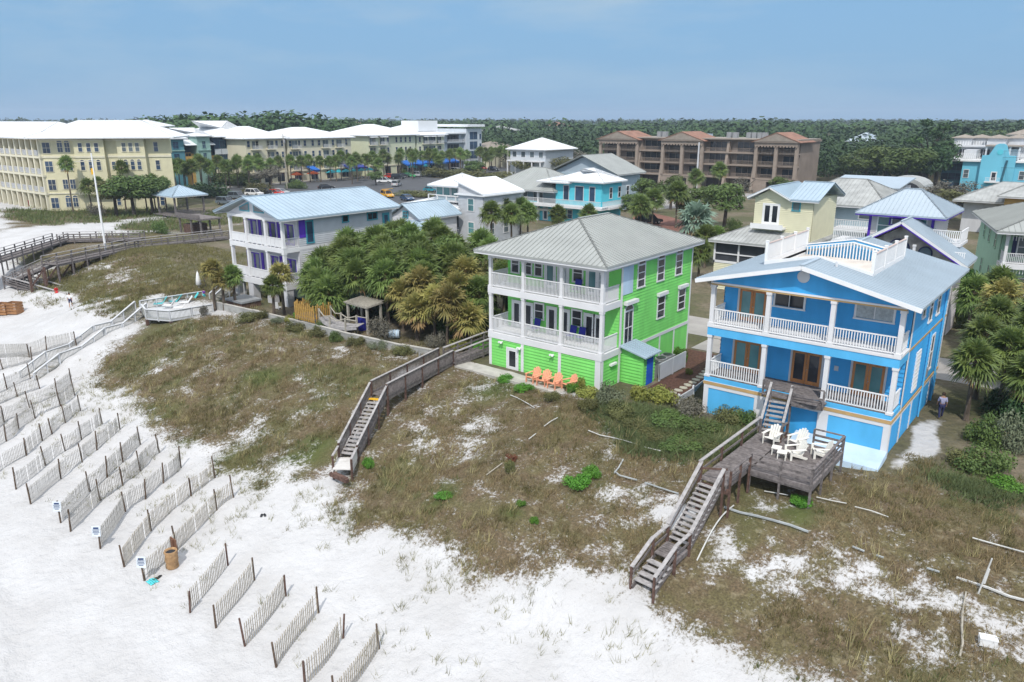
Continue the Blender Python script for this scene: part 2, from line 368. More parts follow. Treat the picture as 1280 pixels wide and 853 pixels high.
def vegmask(x,y):
    n=fbm(x,y,2.2,4); n2=fbm(x+70,y+20,.7,3)
    v=np.zeros(np.shape(x))
    for pg,sf in ((VEG1,1.6),(VEG2,1.5),(VEG3,2.5),(VEG4,2.5),(VEG6,2.),(VEG5,2.)):
        d=sdist(x,y,pg); v=np.maximum(v,sst(-1.6*sf,1.5*sf,d+(n-.5)*4.5*sf*.7+(n2-.5)*2.4))
    for bx,by,r,s in BAREW:
        d=np.hypot(x-bx,y-by)/r; v=v-s*np.clip(1.12-d*d*.85+(n2-.5)*1.2,0,1.)*sst(.28,.62,n+.13*(1-np.clip(d,0,2)))*.56
    # sparse seedlings on the open sand below the dune edge
    d2=np.maximum(sdist(x,y,VEG2),sdist(x,y,VEG1)); v=np.maximum(v,.34*sst(-8,-1,d2)*sst(.42,.72,n2)*sst(.35,.6,n))
    return np.clip(v*(.53+.62*fbm(x+9,y+40,3.2,4))-.22*sst(.52,.75,n2)*(v>.3),0,1)
def greenmask(x,y):
    g=.5*sst(.55,.75,fbm(x+200,y,6.,3)); n=fbm(x,y+90,1.3,3)
    for bx,by,r in GREENW: g=np.maximum(g,np.clip(1.4-np.hypot(x-bx,y-by)/r+(n-.5)*1.4,0,1))
    return g
def lines(a): return np.unique(np.round(np.concatenate(a),3))
xs=lines([-np.geomspace(260,3600,22),np.arange(-260,-115,3.),np.arange(-115,-82,.7),np.arange(-82,13,.34),np.arange(13,60,3.),np.geomspace(60,2500,16)])
ys=lines([-np.geomspace(40,1500,12),np.arange(-38,4,3.),np.arange(4,47,.34),np.arange(47,70,1.5),np.arange(70,280,6.),np.geomspace(280,3600,22)])
gx,gy=np.meshgrid(xs,ys); gz=tz(gx,gy); nx,ny=len(xs),len(ys)
near=(gx>-240)&(gx<16)&(gy<115)&(gy>5)
veg=np.zeros(gx.shape); grn=np.zeros(gx.shape)
veg[near]=vegmask(gx[near],gy[near]); grn[near]=greenmask(gx[near],gy[near])
inl=sst(40.3,43.5,gy-8.5*sst(-84,-99,gx)-30*sst(-112,-130,gx))
inl=np.maximum(inl,sst(90,110,gy))*(1-.95*np.exp(-((gx+7.0+.35*np.sin(gy*.9))**2/.8+(gy-48.)**2/30.)))
idx=np.arange(nx*ny).reshape(ny,nx)
Fg=np.stack([idx[:-1,:-1].ravel(),idx[:-1,1:].ravel(),idx[1:,1:].ravel(),idx[1:,:-1].ravel()],1)
def ground_mat():
    m=bpy.data.materials.new('ground'); nt,N,L,b=nodes(m); b.inputs['Roughness'].default_value=.95; b.inputs['Specular IOR Level'].default_value=.1
    tc=N.new('ShaderNodeTexCoord')
    def noise(s,d=5,r=.55):
        n=N.new('ShaderNodeTexNoise'); n.inputs['Scale'].default_value=s; n.inputs['Detail'].default_value=d; n.inputs['Roughness'].default_value=r; L.new(tc.outputs['Object'],n.inputs['Vector']); return n.outputs['Fac']
    def mix(f,a,c):
        x=N.new('ShaderNodeMix'); x.data_type='RGBA'
        for i,s in ((0,f),(6,a),(7,c)):
            if isinstance(s,tuple): x.inputs[i].default_value=(*s,1)
            else: L.new(s,x.inputs[i])
        return x.outputs[2]
    def rng(s,a,c,d=0,e=1):
        r=N.new('ShaderNodeMapRange'); r.inputs[1].default_value=a; r.inputs[2].default_value=c; r.inputs[3].default_value=d; r.inputs[4].default_value=e; L.new(s,r.inputs[0]); return r.outputs[0]
    def att(n):
        a=N.new('ShaderNodeAttribute'); a.attribute_name=n; return a.outputs['Fac']
    def mth(op,a,c):
        x=N.new('ShaderNodeMath'); x.operation=op
        for i,s in ((0,a),(1,c)):
            if isinstance(s,float): x.inputs[i].default_value=s
            else: L.new(s,x.inputs[i])
        return x.outputs[0]
    sand=mix(rng(noise(.35),.35,.65),(.46,.453,.45),(.525,.522,.525)); sand=mix(rng(noise(5.,6,.7),.52,.75,0,.35),sand,(.40,.385,.37))
    th=mix(rng(noise(.8),.4,.6),(.165,.122,.076),(.152,.132,.066)); th=mix(rng(noise(9.,5,.7),.35,.7),th,(.055,.045,.028)); th=mix(rng(noise(3.),.55,.75,0,.7),th,(.27,.235,.155))
    gr=mix(noise(4.),(.05,.07,.02),(.10,.12,.04)); th=mix(mth('MULTIPLY',att('grn'),.85),th,gr)
    fac=rng(mth('ADD',att('veg'),mth('MULTIPLY',mth('SUBTRACT',noise(5.,7,.8),.5),2.0)),.34,.62)
    c=mix(fac,sand,th)
    dirt=mix(rng(noise(.12,6),.4,.6),(.20,.165,.12),(.10,.105,.05)); dirt=mix(rng(noise(2.,6,.7),.4,.7),dirt,(.08,.075,.05))
    c=mix(rng(mth('ADD',att('inl'),mth('MULTIPLY',mth('SUBTRACT',noise(1.5),.5),.6)),.4,.6),c,dirt)
    L.new(c,b.inputs['Base Color'])
    vo=N.new('ShaderNodeTexVoronoi'); vo.feature='SMOOTH_F1'; vo.inputs['Scale'].default_value=2.1; L.new(tc.outputs['Object'],vo.inputs['Vector'])
    h=mth('ADD',mth('MULTIPLY',noise(1.1,4),.9),mth('MULTIPLY',noise(4.5,3),.45)); h=mth('ADD',h,mth('MULTIPLY',vo.outputs['Distance'],.55)); h=mth('ADD',h,mth('MULTIPLY',noise(13.,2),.22)); bp=N.new('ShaderNodeBump'); bp.inputs['Strength'].default_value=.62; bp.inputs['Distance'].default_value=.25
    L.new(h,bp.inputs['Height']); L.new(bp.outputs[0],b.inputs['Normal'])
    return m
me=fastmesh('ground',np.stack([gx.ravel(),gy.ravel(),gz.ravel()],1),Fg,ground_mat(),smooth=True)
for nm,ar in (('veg',veg),('grn',grn),('inl',inl)):
    a=me.attributes.new(nm,'FLOAT','POINT'); a.data.foreach_set('value',ar.ravel().astype(np.float32))
gnd=mobj('ground',me); gnd['kind']='structure'
# dune grass: blades rooted where the growth mask says
def blades(name,pts,nb,hh,ww,spread,m,seed,lean=.5):
    r=np.random.RandomState(seed); n=len(pts); K=n*nb
    base=np.repeat(pts,nb,0)+np.c_[r.normal(0,spread,(K,2)),np.full(K,-.02)]
    h=hh*r.uniform(.5,1.15,K)*np.repeat(r.uniform(.6,1.25,n),nb); a=r.uniform(0,2*np.pi,K); ln=lean*h*r.uniform(.2,1.2,K)
    d=np.c_[np.cos(a)*ln+.12*h,np.sin(a)*ln+.10*h,h]; sa=r.uniform(0,np.pi,K); wv=np.c_[np.cos(sa),np.sin(sa),np.zeros(K)]*(ww*r.uniform(.6,1.3,K))[:,None]
    V=np.stack([base-wv,base+wv,base+d],1).reshape(-1,3); Fc=np.arange(K*3).reshape(-1,3)
    rn=np.clip(np.repeat(r.uniform(0,1,n),nb)*.7+r.uniform(0,.3,K),0,1)
    return mobj(name,fastmesh(name,V,Fc,m,rnd=rn))
M['grassdry']=mat('grass_dry',(.32,.245,.14),.8,.15,c2=(.095,.068,.037),rnd=True,trans=.15,scale=.5)
M['grassolive']=mat('grass_olive',(.30,.275,.115),.75,.2,c2=(.085,.085,.032),rnd=True,trans=.2,scale=.5)
M['grassgreen']=mat('grass_green',(.20,.245,.09),.7,.2,c2=(.07,.10,.035),rnd=True,trans=.2,scale=.5)
rg=np.random.RandomState(11)
def scatter(n,x0,x1,y0,y1,fn,seed):
    r=np.random.RandomState(seed); x=r.uniform(x0,x1,n); y=r.uniform(y0,y1,n); k=r.uniform(0,1,n)<fn(x,y); x,y=x[k],y[k]
    return np.stack([x,y,tz(x,y)],1)
def avoid(x,y):
    ok=np.ones(x.shape)
    for x0,x1,y0,y1 in ((-39.3,-35,26,33.6),(-41.5,-37.2,33,43),(-14.9,-9.5,27.5,44.6),(-79,-70.5,22,42.8),(-38,-26,41.2,60),(-20.2,-7.6,42.9,60)):
        ok[(x>x0)&(x<x1)&(y>y0)&(y<y1)]=0
    return ok
def fa(x,y): return np.clip(vegmask(x,y)-.25,0,1)*avoid(x,y)
q=[scatter(60000,-90,14,19,46,lambda x,y:fa(x,y)*sst(.30,.62,fbm(x+77,y+13,1.4,3))*1.25*(1-.8*greenmask(x,y))*sst(.28,.5,fbm(x,y+300,3.5,3)),1)]
tag(blades('dry_dune_grass',q[0],7,.34,.018,.11,M['grassdry'],1,.8),'brown dry dune grass covering the dune slopes','grass',kind='stuff')
q=scatter(60000,-90,14,19,46,lambda x,y:fa(x,y)*sst(.30,.62,fbm(x+37,y+53,1.4,3))*1.25*(1-.6*greenmask(x,y))*(1-.85*sst(.35,.6,fbm(x,y+300,3.5,3))),2)
tag(blades('olive_dune_grass',q,7,.38,.018,.11,M['grassolive'],2,.7),'olive dune grass growing between the brown patches','grass',kind='stuff')
q=scatter(30000,-90,14,19,46,lambda x,y:fa(x,y)*greenmask(x,y),3)
tag(blades('green_dune_grass',q,8,.42,.02,.12,M['grassgreen'],3,.7),'fresh green grass patches on the dunes and by the houses','grass',kind='stuff')
q=scatter(60000,-118,-78,30,60,lambda x,y:np.clip(vegmask(x,y)-.2,0,1)*.3,4)
tag(blades('hill_grass',q,6,.42,.03,.15,M['grassolive'],4,.7),'olive grass on the far sandy hill by the flagpole','grass',kind='stuff')
def seed_p(x,y):
    d=np.maximum(sdist(x,y,VEG2),sdist(x,y,VEG1)); n=fbm(x+31,y+7,1.7,3)
    return np.clip(.28*np.exp(np.minimum(d,0)/3.2)*sst(.40,.68,n)*(d>-11)*(d<1.5),0,1)*avoid(x,y)+.0022
q=scatter(60000,-78,4,15,36,lambda x,y:seed_p(x,y),5)
tag(blades('sea_oat_seedlings',q,8,.42,.012,.10,M['grassolive'],5,.9),'sparse grey green seedlings dotted on the white sand','grass',kind='stuff')
q=scatter(16000,-235,-128,55,112,lambda x,y:np.clip(vegmask(x,y)-.2,0,1),6)
tag(blades('strip_grass',q,5,.8,.07,.4,M['grassgreen'],6,.7),'rough green strip of grass before the yellow hotel','grass',kind='stuff')
def cover_p(x,y):
    r=np.zeros(x.shape)
    for u,v,q,st in ((800,525,2.2,1),(830,545,2.4,1),(865,540,2.6,1),(900,545,2.4,1),(870,560,1.8,.8),(930,535,1.4,1),(770,512,1.6,.8),(1230,600,2.4,.8),(1200,590,1.8,.6)):
        g=G(u,v); r=np.maximum(r,st*np.clip(1.3-np.hypot(x-g.x,y-g.y)/q,0,1))
    return np.clip(r,0,1)*avoid(x,y)
q=scatter(42000,-30,2,34,44,cover_p,8)
tag(blades('green_shrub_cover',q,9,.40,.03,.16,mat('cover_green',(.185,.235,.10),.7,.2,c2=(.075,.11,.045),rnd=True,trans=.2,scale=.6),8,1.1),'dense green grassy cover on the slope before the blue house','ground cover',kind='stuff')
q=scatter(5200,-85,12,20,43,lambda x,y:fa(x,y)*sst(.45,.7,fbm(x+11,y+61,2.5,3)),9)
tag(blades('sea_oat_clumps',q,12,.75,.016,.10,mat('sea_oats',(.42,.36,.20),.8,.15,c2=(.20,.17,.08),rnd=True,trans=.2),9,.6),'taller tan sea oat clumps standing above the dune grass','grass',kind='stuff')
# ------------------------------------------------------------------ paved sheets
def sheet(name,pts,m,z):
    b=MB(); b.poly([(x,y,z) for x,y in pts]); o=b.build(name,m); o['kind']='structure'; return o
def pp(l): return [P(*p)[:2] for p in l]
sheet('road',[(-197,90),(-183,90),(-183,300),(-197,300)],M['asphalt'],.030)
sheet('parking_lot',[(-183,112),(-150,112),(-118,128),(-118,150),(-140,180),(-183,185)],M['asphalt'],.026)
sheet('promenade',[(-203.5,100),(-198,100),(-198,300),(-203.5,300)],M['pale_pave'],.05)
sheet('side_street',[(-45,61.5),(16,61.5),(16,67.5),(-45,67.5)],M['pale_pave'],.022)
sheet('driveway',[(-26.5,57.4),(-20.5,57.4),(-20.5,61.3),(-26.5,61.3)],M['pale_pave'],.034)
sheet('red_path',pp([(795,262),(840,272),(905,292),(935,298),(925,312),(880,306),(820,288),(790,276)]),M['redpave'],.022)
sheet('small_lot',pp([(800,249),(850,247),(870,258),(805,264)]),M['pale_pave'],.026)
sheet('far_street',[(-182,188),(-60,188),(-60,196),(-182,196)],M['pale_pave'],.022)
# ------------------------------------------------------------------ plants
def palm_mesh(name,seed,nfr=44,L=1.5,nl=11,dead=.18,mats=None,elo=-45):
    r=np.random.RandomState(seed); V=[];Fc=[];rn=[];mi=[]
    for k in range(nfr):
        u=(k+.5)/nfr; el=R(elo+(88-elo)*u**.85+r.uniform(-8,8)); az=k*2.399963+r.uniform(-.25,.25)
        d=np.array([math.cos(el)*math.cos(az),math.cos(el)*math.sin(az),math.sin(el)])
        s=np.array([-math.sin(az),math.cos(az),0]); s=s+np.array([0,0,r.uniform(-.5,.5)]); s/=np.linalg.norm(s); nrm=np.cross(d,s)
        pl=L*.5*r.uniform(.7,1.1); c=np.array([0,0,.05])+d*pl-np.array([0,0,.12*pl*pl]); isd=(u<dead*r.uniform(.3,1.4)); rv=r.uniform(0,1); m=1 if isd else 0
        b0=len(V); V+= [s*.02,-s*.02,c]; Fc.append((b0,b0+1,b0+2)); rn.append(rv);mi.append(1)
        for j in range(nl):
            a=R(-112+224*j/(nl-1)+r.uniform(-5,5)); ll=L*.62*(1-.30*abs(a)/2.)*r.uniform(.85,1.1)*(.8 if isd else 1)
            dd=d*math.cos(a)+s*math.sin(a); sd=-d*math.sin(a)+s*math.cos(a); wd=(.036 if nl>12 else .05)*L
            mid=c+dd*ll*.5+nrm*.06*L*r.uniform(-1,1)-np.array([0,0,.05*L]); tip=c+dd*ll*.95-np.array([0,0,(.30+.25*abs(a)/2)*ll*r.uniform(.6,1.3)])
            b0=len(V); V+=[c-sd*.012,c+sd*.012,mid-sd*wd,mid+sd*wd,tip]
            Fc+=[(b0,b0+1,b0+3),(b0,b0+3,b0+2),(b0+2,b0+3,b0+4)]; x=np.clip(rv*.6+r.uniform(0,.4),0,1); rn+=[x]*3; mi+=[m]*3
    return fastmesh(name,V,Fc,mats or [M['palm'],M['straw']],rn,mi)
PALMG=[palm_mesh('crown',k,66,1.55,17,dead=.06,elo=-55) for k in range(4)]
PALMY=[palm_mesh('crown',10+k,56,1.55,16,dead=.14,mats=[M['palmyel'],M['straw']]) for k in range(2)]
PALMS=[palm_mesh('crown',20,44,1.6,dead=.05,mats=[M['silverpalm'],M['straw']])]
PALML=[palm_mesh('crown',30+k,52,1.5,9,dead=.03,elo=-60) for k in range(3)]
def trunk_mesh(n=10,seed=0,r0=.17,r1=.13,bow=.04):
    b=MB(); rr=random.Random(seed); pts=[]
    for k in range(8):
        t=k/7; pts.append((bow*math.sin(t*2.4+seed),bow*math.sin(t*1.7+seed*2),t,r0*(1-t)+r1*t+(.05 if k==0 else 0)+.012*(k%2)))
    for a,c in zip(pts,pts[1:]): b.tube(a[:3],c[:3],a[3],c[3],n)
    me=bpy.data.meshes.new('trunk'); me.from_pydata(b.v,[],b.f); me.materials.append(M['trunk']); return me
PTR=[trunk_mesh(seed=k) for k in range(3)]
def palm(x,y,h,cr,label,kind='g',group='cabbage palms',z0=None,lean=0,seed=None,low=False,name='palm_tree',cat='palm tree'):
    rr=random.Random(seed if seed is not None else int(x*131+y*17)); z0=tzs(x,y)-.05 if z0 is None else z0
    t=thing(name,label,cat,(x,y,z0),0,group,local=True); t.rotation_euler=(rr.uniform(-.03,.03)+lean,rr.uniform(-.03,.03),rr.uniform(0,6.28))
    o=mobj('trunk',rr.choice(PTR),t); th=.9 if h>2 else .7; o.scale=(th,th,h+.1)
    if kind=='d': o.scale=(1.3,1.3,h+.1)
    me=rr.choice({'g':PALML if low else PALMG,'y':PALMY,'s':PALMS,'d':PALMY+PALMG}[kind])
    c=mobj('crown',me,t); c.location=(0,0,h); c.scale=(cr/1.75,)*3
    return t
def leaf_mesh(name,lobes,n,size,mats,seed,shell=.55,up=.35):
    # lobes: (cx,cy,cz,rx,ry,rz); leaves spread through each lobe, thicker near its skin
    r=np.random.RandomState(seed); lb=np.array(lobes,float); wv=(lb[:,3]*lb[:,4]+lb[:,3]*lb[:,5]+lb[:,4]*lb[:,5]); k=r.choice(len(lb),n,p=wv/wv.sum())
    d=r.normal(0,1,(n,3)); d/=np.linalg.norm(d,axis=1)[:,None]; rad=shell+(1-shell)*r.uniform(0,1,n)**.6; rad*=r.uniform(.9,1.13,n)
    c=lb[k,:3]+d*rad[:,None]*lb[k,3:6]
    nm=d+np.array([0,0,up])+r.normal(0,.55,(n,3)); nm/=np.linalg.norm(nm,axis=1)[:,None]
    a=np.cross(nm,r.normal(0,1,(n,3))); a/=np.linalg.norm(a,axis=1)[:,None]; b=np.cross(nm,a); s=size*r.uniform(.55,1.3,n)[:,None]
    V=np.stack([c-a*s-b*s*.25,c+b*s*.55,c+a*s+b*s*.1,c-b*s*.6],1).reshape(-1,3); Fc=np.arange(n*4).reshape(-1,4)
    nl=r.uniform(0,1,len(lb))[k]; rn=np.clip(.5*nl+.5*r.uniform(0,1,n),0,1)
    return fastmesh(name,V,Fc,mats,rn)
def lobes_round(seed,n=12,flat=.8,spread=.6):
    r=random.Random(seed); out=[(0,0,.0,.55,.55,.5*flat)]
    for i in range(n):
        a=r.uniform(0,6.28); z=r.uniform(-.35,.75)*flat; q=spread*math.sqrt(max(.05,1-(z/flat)**2))*r.uniform(.6,1.1); s=r.uniform(.22,.42)
        out.append((math.cos(a)*q,math.sin(a)*q,z,s,s,s*.8))
    return out
TREE={}
for k in range(3):
    TREE['oak',k]=leaf_mesh('crown',lobes_round(k,14),2600,.062,M['leaf'],k)
    TREE['dark',k]=leaf_mesh('crown',lobes_round(20+k,14),2400,.065,M['leafdark'],k)
    TREE['pine',k]=leaf_mesh('crown',[(random.Random(k*9+j).uniform(-.55,.55),random.Random(k*7+j+3).uniform(-.55,.55),-.7+1.6*j/9,.42-.02*j,.42-.02*j,.17) for j in range(10)],1500,.075,M['pineleaf'],k)
    TREE['olive',k]=leaf_mesh('crown',lobes_round(40+k,12),2200,.06,M['leafolive'],k)
    TREE['twig',k]=leaf_mesh('crown',lobes_round(60+k,12),1700,.05,M['leafgrey'],k,.3)
    TREE['bush',k]=leaf_mesh('foliage',[(x,y,z*.8+.35,a,b_,c) for x,y,z,a,b_,c in lobes_round(80+k,14,.6)],3200,.05,M['leaf'],k)
    TREE['bushd',k]=leaf_mesh('foliage',[(x,y,z*.8+.35,a,b_,c) for x,y,z,a,b_,c in lobes_round(90+k,14,.6)],3000,.055,M['leafdark'],k)
    TREE['busho',k]=leaf_mesh('foliage',[(x,y,z*.8+.35,a,b_,c) for x,y,z,a,b_,c in lobes_round(100+k,14,.6)],3000,.05,M['leafolive'],k)
    TREE['bushg',k]=leaf_mesh('foliage',[(x,y,z*.8+.35,a,b_,c) for x,y,z,a,b_,c in lobes_round(110+k,14,.6)],2600,.045,M['leafsage'],k)
    TREE['busht',k]=leaf_mesh('foliage',[(x,y,z*.8+.35,a,b_,c) for x,y,z,a,b_,c in lobes_round(115+k,14,.6)],2200,.045,M['leafgrey'],k)
    TREE['bushb',k]=leaf_mesh('foliage',[(x,y,z*.8+.3,a,b_,c) for x,y,z,a,b_,c in lobes_round(120+k,14,.5)],2400,.06,M['leafbright'],k)
    TREE['bushy',k]=leaf_mesh('foliage',[(x,y,z*.8+.3,a,b_,c) for x,y,z,a,b_,c in lobes_round(130+k,14,.5)],2000,.07,M['leafyel'],k)
def limb_mesh(seed):
    b=MB(); r=random.Random(seed); b.tube((0,0,0),(.01,.02,.55),.045,.032,8)
    for i in range(6):
        a=i*1.1+r.uniform(-.3,.3); q=r.uniform(.2,.42); z=r.uniform(.72,.95); m=(math.cos(a)*q*.45,math.sin(a)*q*.45,.55+(z-.55)*.5)
        b.tube((.01,.02,.48+.02*i),m,.022,.015,6); b.tube(m,(math.cos(a)*q,math.sin(a)*q,z),.015,.006,5)
    me=bpy.data.meshes.new('trunk'); me.from_pydata(b.v,[],b.f); me.materials.append(M['trunkd']); return me
LIMB=[limb_mesh(k) for k in range(3)]
def tree(x,y,h,w,kind,label,group=None,z0=0,name='tree',cat='tree',ch=.62):
    rr=random.Random(int(x*71+y*13)); t=thing(name,label,cat,(x,y,z0),0,group,local=True); t.rotation_euler=(0,0,rr.uniform(0,6.28))
    o=mobj('trunk',rr.choice(LIMB),t); o.scale=(h,h,h*.95)
    c=mobj('crown',TREE[kind,rr.randrange(3)],t); c.location=(0,0,h*(1-ch/2)); c.scale=(w/2,w/2,h*ch/1.7)
    return t
def bush(x,y,h,w,kind,label,group=None,z0=None,name='bush',cat='bush',d=None):
    rr=random.Random(int(x*71+y*13)); z0=tzs(x,y) if z0 is None else z0
    o=mobj(name,TREE[kind,rr.randrange(3)]); o.location=(x,y,z0-.08*h); o.scale=(w/2,(d or w)/2,h/.9); o.rotation_euler=(0,0,rr.uniform(0,6.28) if not d else 0)
    return tag(o,label,cat,group)
# ------------------------------------------------------------------ house kit
class Face:
    # wall plane: a runs along the wall, d outward
    def __init__(s,ax,c): s.ax=ax;s.c=c
    def p(s,a,z,d):
        if s.ax=='y-': return (a,s.c-d,z)
        if s.ax=='y+': return (a,s.c+d,z)
        if s.ax=='x+': return (s.c+d,a,z)
        return (s.c-d,a,z)
    def box(s,b,a0,a1,z0,z1,d0,d1):
        p=s.p(a0,z0,d0);q=s.p(a1,z1,d1); b.box(p[0],q[0],p[1],q[1],p[2],q[2])
def siding(b,f,a0,a1,z0,z1,lap=.24,d=.012):
    z=z0
    while z<z1-.01:
        t=min(z+lap,z1)
        b.poly([f.p(a0,z,d+.055),f.p(a1,z,d+.055),f.p(a1,t,d),f.p(a0,t,d)]); b.poly([f.p(a0,z,d),f.p(a1,z,d),f.p(a1,z,d+.055),f.p(a0,z,d+.055)])
        z=t
def window(par,f,a,z,w,h,fm='white',gm='glassd',mul=(1,2),trim=.12,d=.10,name='window',sill=True,arch=False,label=None):
    b=MB(); z1=z+h
    f.box(b,a-w/2-trim,a-w/2,z-trim*.2,z1,0,d); f.box(b,a+w/2,a+w/2+trim,z-trim*.2,z1,0,d); f.box(b,a-w/2-trim,a+w/2+trim,z1,z1+trim*1.1,0,d+.004)
    f.box(b,a-w/2-trim*1.2,a+w/2+trim*1.2,z-trim,z-trim*.2,0,d+.03)
    for i in range(1,mul[0]): f.box(b,a-w/2+w*i/mul[0]-.025,a-w/2+w*i/mul[0]+.025,z,z1,.004,d-.008)
    for i in range(1,mul[1]): f.box(b,a-w/2+.002,a+w/2-.002,z+h*i/mul[1]-.03,z+h*i/mul[1]+.03,.006,d-.005)
    if arch:
        n=8; o_=[f.p(a+(w/2+trim)*math.cos(math.pi*i/n),z1+trim+.002+(w*.42)*math.sin(math.pi*i/n),0) for i in range(n+1)]
        e=Vector(f.p(0,0,d))-Vector(f.p(0,0,0)); b.prism(o_,e)
    fr=b.build(name,M[fm],par,label=label)
    g=MB(); f.box(g,a-w/2,a+w/2,z,z1,0,d-.03)
    if arch:
        g2=[f.p(a+(w/2-.02)*math.cos(math.pi*i/n),z1+trim+.012+(w*.36)*math.sin(math.pi*i/n),d+.001) for i in range(n+1)]; g.prism(g2,(Vector(f.p(0,0,d+.006))-Vector(f.p(0,0,d))))
    g.build('pane',M[gm],fr); return fr
def door(par,f,a,z,w,h,fm='white',gm='glassd',dm=None,leaves=1,trim=.12,d=.10,label=None,glz=.18):
    b=MB(); z1=z+h
    f.box(b,a-w/2-trim,a-w/2,z,z1,0,d); f.box(b,a+w/2,a+w/2+trim,z,z1,0,d); f.box(b,a-w/2-trim,a+w/2+trim,z1,z1+trim,0,d+.004)
    fr=b.build('door',M[fm],par,label=label); lw=w/leaves
    for i in range(leaves):
        c=a-w/2+lw*(i+.5); l=MB(); st=min(.16,lw*.17)
        f.box(l,c-lw/2+.01,c-lw/2+st,z+.02,z1-.01,.002,d-.01);f.box(l,c+lw/2-st,c+lw/2-.01,z+.02,z1-.01,.002,d-.01);f.box(l,c-lw/2+st,c+lw/2-st,z1-.14,z1-.012,.004,d-.012);f.box(l,c-lw/2+st,c+lw/2-st,z+.022,z+.02+glz*1.4,.004,d-.012)
        l.build('door_leaf',M[dm or fm],fr)
        g=MB(); f.box(g,c-lw/2+st-.01,c+lw/2-st+.01,z+glz,z1-.13,.0,d-.03); g.build('pane',M[gm],fr)
    k=MB(); kp=f.p(a+(0 if leaves>1 else w*.38)+.05,z+1.,d); k.lathe((kp[0],kp[1],kp[2]-.03),[(.02,0),(.035,.02),(.035,.04),(.02,.06)],8); k.build('handle',M['chrome'],fr)
    return fr
def rail(par,p,q,h=1.0,m='white',sp=.13,bal=.04,top=.09,name='railing',bot=.12,mid=None,board=False):
    b=MB(); p=Vector(p);q=Vector(q); U=Vector((0,0,1)); Ln=(q-p).length
    b.beam(p+U*(h-.03),q+U*(h-.03),top,.06); b.beam(p+U*bot,q+U*bot,.05,.07)
    if mid:
        for t in mid: b.beam(p+U*t,q+U*t,.035,.10)
    if sp:
        n=max(1,int(Ln/sp))
        for i in range(n):
            c=p+(q-p)*((i+.5)/n); b.box(c.x-bal/2,c.x+bal/2,c.y-bal/2,c.y+bal/2,c.z+bot+.02,c.z+h-.05)
    return b.build(name,M[m],par)
def seams(b,a,c,d,e,sp=.42,h=.045,w=.035):
    # a,c eave ends; e,d upper ends (e above a, d above c)
    a,c,d,e=map(Vector,(a,c,d,e)); u=(c-a); Ln=u.length; u.normalize(); sl=(e-a).dot(u); sr=(c-d).dot(u); wv=(e-a)-u*sl; nn=u.cross(wv).normalized()
    if nn.z<0:nn=-nn
    n=int(Ln/sp)
    for i in range(1,n):
        s=Ln*i/n; fr=1
        if sl>.01: fr=min(fr,s/sl)
        if sr>.01: fr=min(fr,(Ln-s)/sr)
        if fr<.03: continue
        p=a+u*s; q=p+wv*fr; p=p+nn*(h/2+.003); q=q+nn*(h/2+.003); b.beam(p,q,w,h)
def hip(par,x0,x1,y0,y1,z,zr,m,ridge='y',hipl=None,th=.16,sp=.42,name='roof',gable=False,soff='white',dosoff=True):
    b=MB(); cx=(x0+x1)/2; cy=(y0+y1)/2
    if ridge=='y':
        hl=(0 if gable else (hipl if hipl is not None else min((x1-x0)/2,(y1-y0)/2-.01))); r0=(cx,y0+hl,zr); r1=(cx,y1-hl,zr)
    else:
        hl=(0 if gable else (hipl if hipl is not None else min((y1-y0)/2,(x1-x0)/2-.01))); r0=(x0+hl,cy,zr); r1=(x1-hl,cy,zr)
    A,B,C,D=(x0,y0,z),(x1,y0,z),(x1,y1,z),(x0,y1,z)
    if ridge=='y': pl=[(A,D,r1,r0),(B,C,r1,r0)]+([] if gable else [(A,B,r0,r0),(D,C,r1,r1)])
    else: pl=[(A,B,r1,r0),(D,C,r1,r0)]+([] if gable else [(A,D,r0,r0),(B,C,r1,r1)])
    dn=lambda p:(p[0],p[1],p[2]-th)
    for a,c,d,e in pl:
        pts=[a,c,d] if d==e else [a,c,d,e]
        b.poly(pts); b.poly([dn(p) for p in pts]); b.poly([a,c,dn(c),dn(a)])
        if gable: b.poly([c,d,dn(d),dn(c)]); b.poly([e,a,dn(a),dn(e)])
        if sp: seams(b,a,c,d,e,sp)
        if sp:
            for s,t in ((a,e),(c,d)): b.beam(Vector(s)+Vector((0,0,.03)),Vector(t)+Vector((0,0,.03)),.14,.05)
    if sp: b.beam(Vector(r0)+Vector((0,0,.04)),Vector(r1)+Vector((0,0,.04)),.2,.05)
    o=b.build(name,M[m],par)
    if dosoff:
        s=MB(); fz=z-th-.004
        for q in ((x0+.03,x1-.03,y0+.03,y0+.13),(x0+.03,x1-.03,y1-.13,y1-.03)): 
            if not (gable and ridge=='y'): s.box(q[0],q[1],q[2],q[3],fz-.12,fz)
        for q in ((x0+.03,x0+.13,y0+.13,y1-.13),(x1-.13,x1-.03,y0+.13,y1-.13)):
            if not (gable and ridge=='x'): s.box(q[0],q[1],q[2],q[3],fz-.12,fz)
        if s.v: s.build('fascia',M[soff],o)
    return o
def wallbox(b,x0,x1,y0,y1,z0,z1): b.box(x0,x1,y0,y1,z0,z1)
def column(par,x,y,z0,z1,w=.24,m='white',name='column'):
    b=MB(); b.box(x-w/2,x+w/2,y-w/2,y+w/2,z0,z1); b.box(x-w*.72,x+w*.72,y-w*.72,y+w*.72,z0+.002,z0+.14); b.box(x-w*.66,x+w*.66,y-w*.66,y+w*.66,z1-.16,z1-.003)
    return b.build(name,M[m],par)
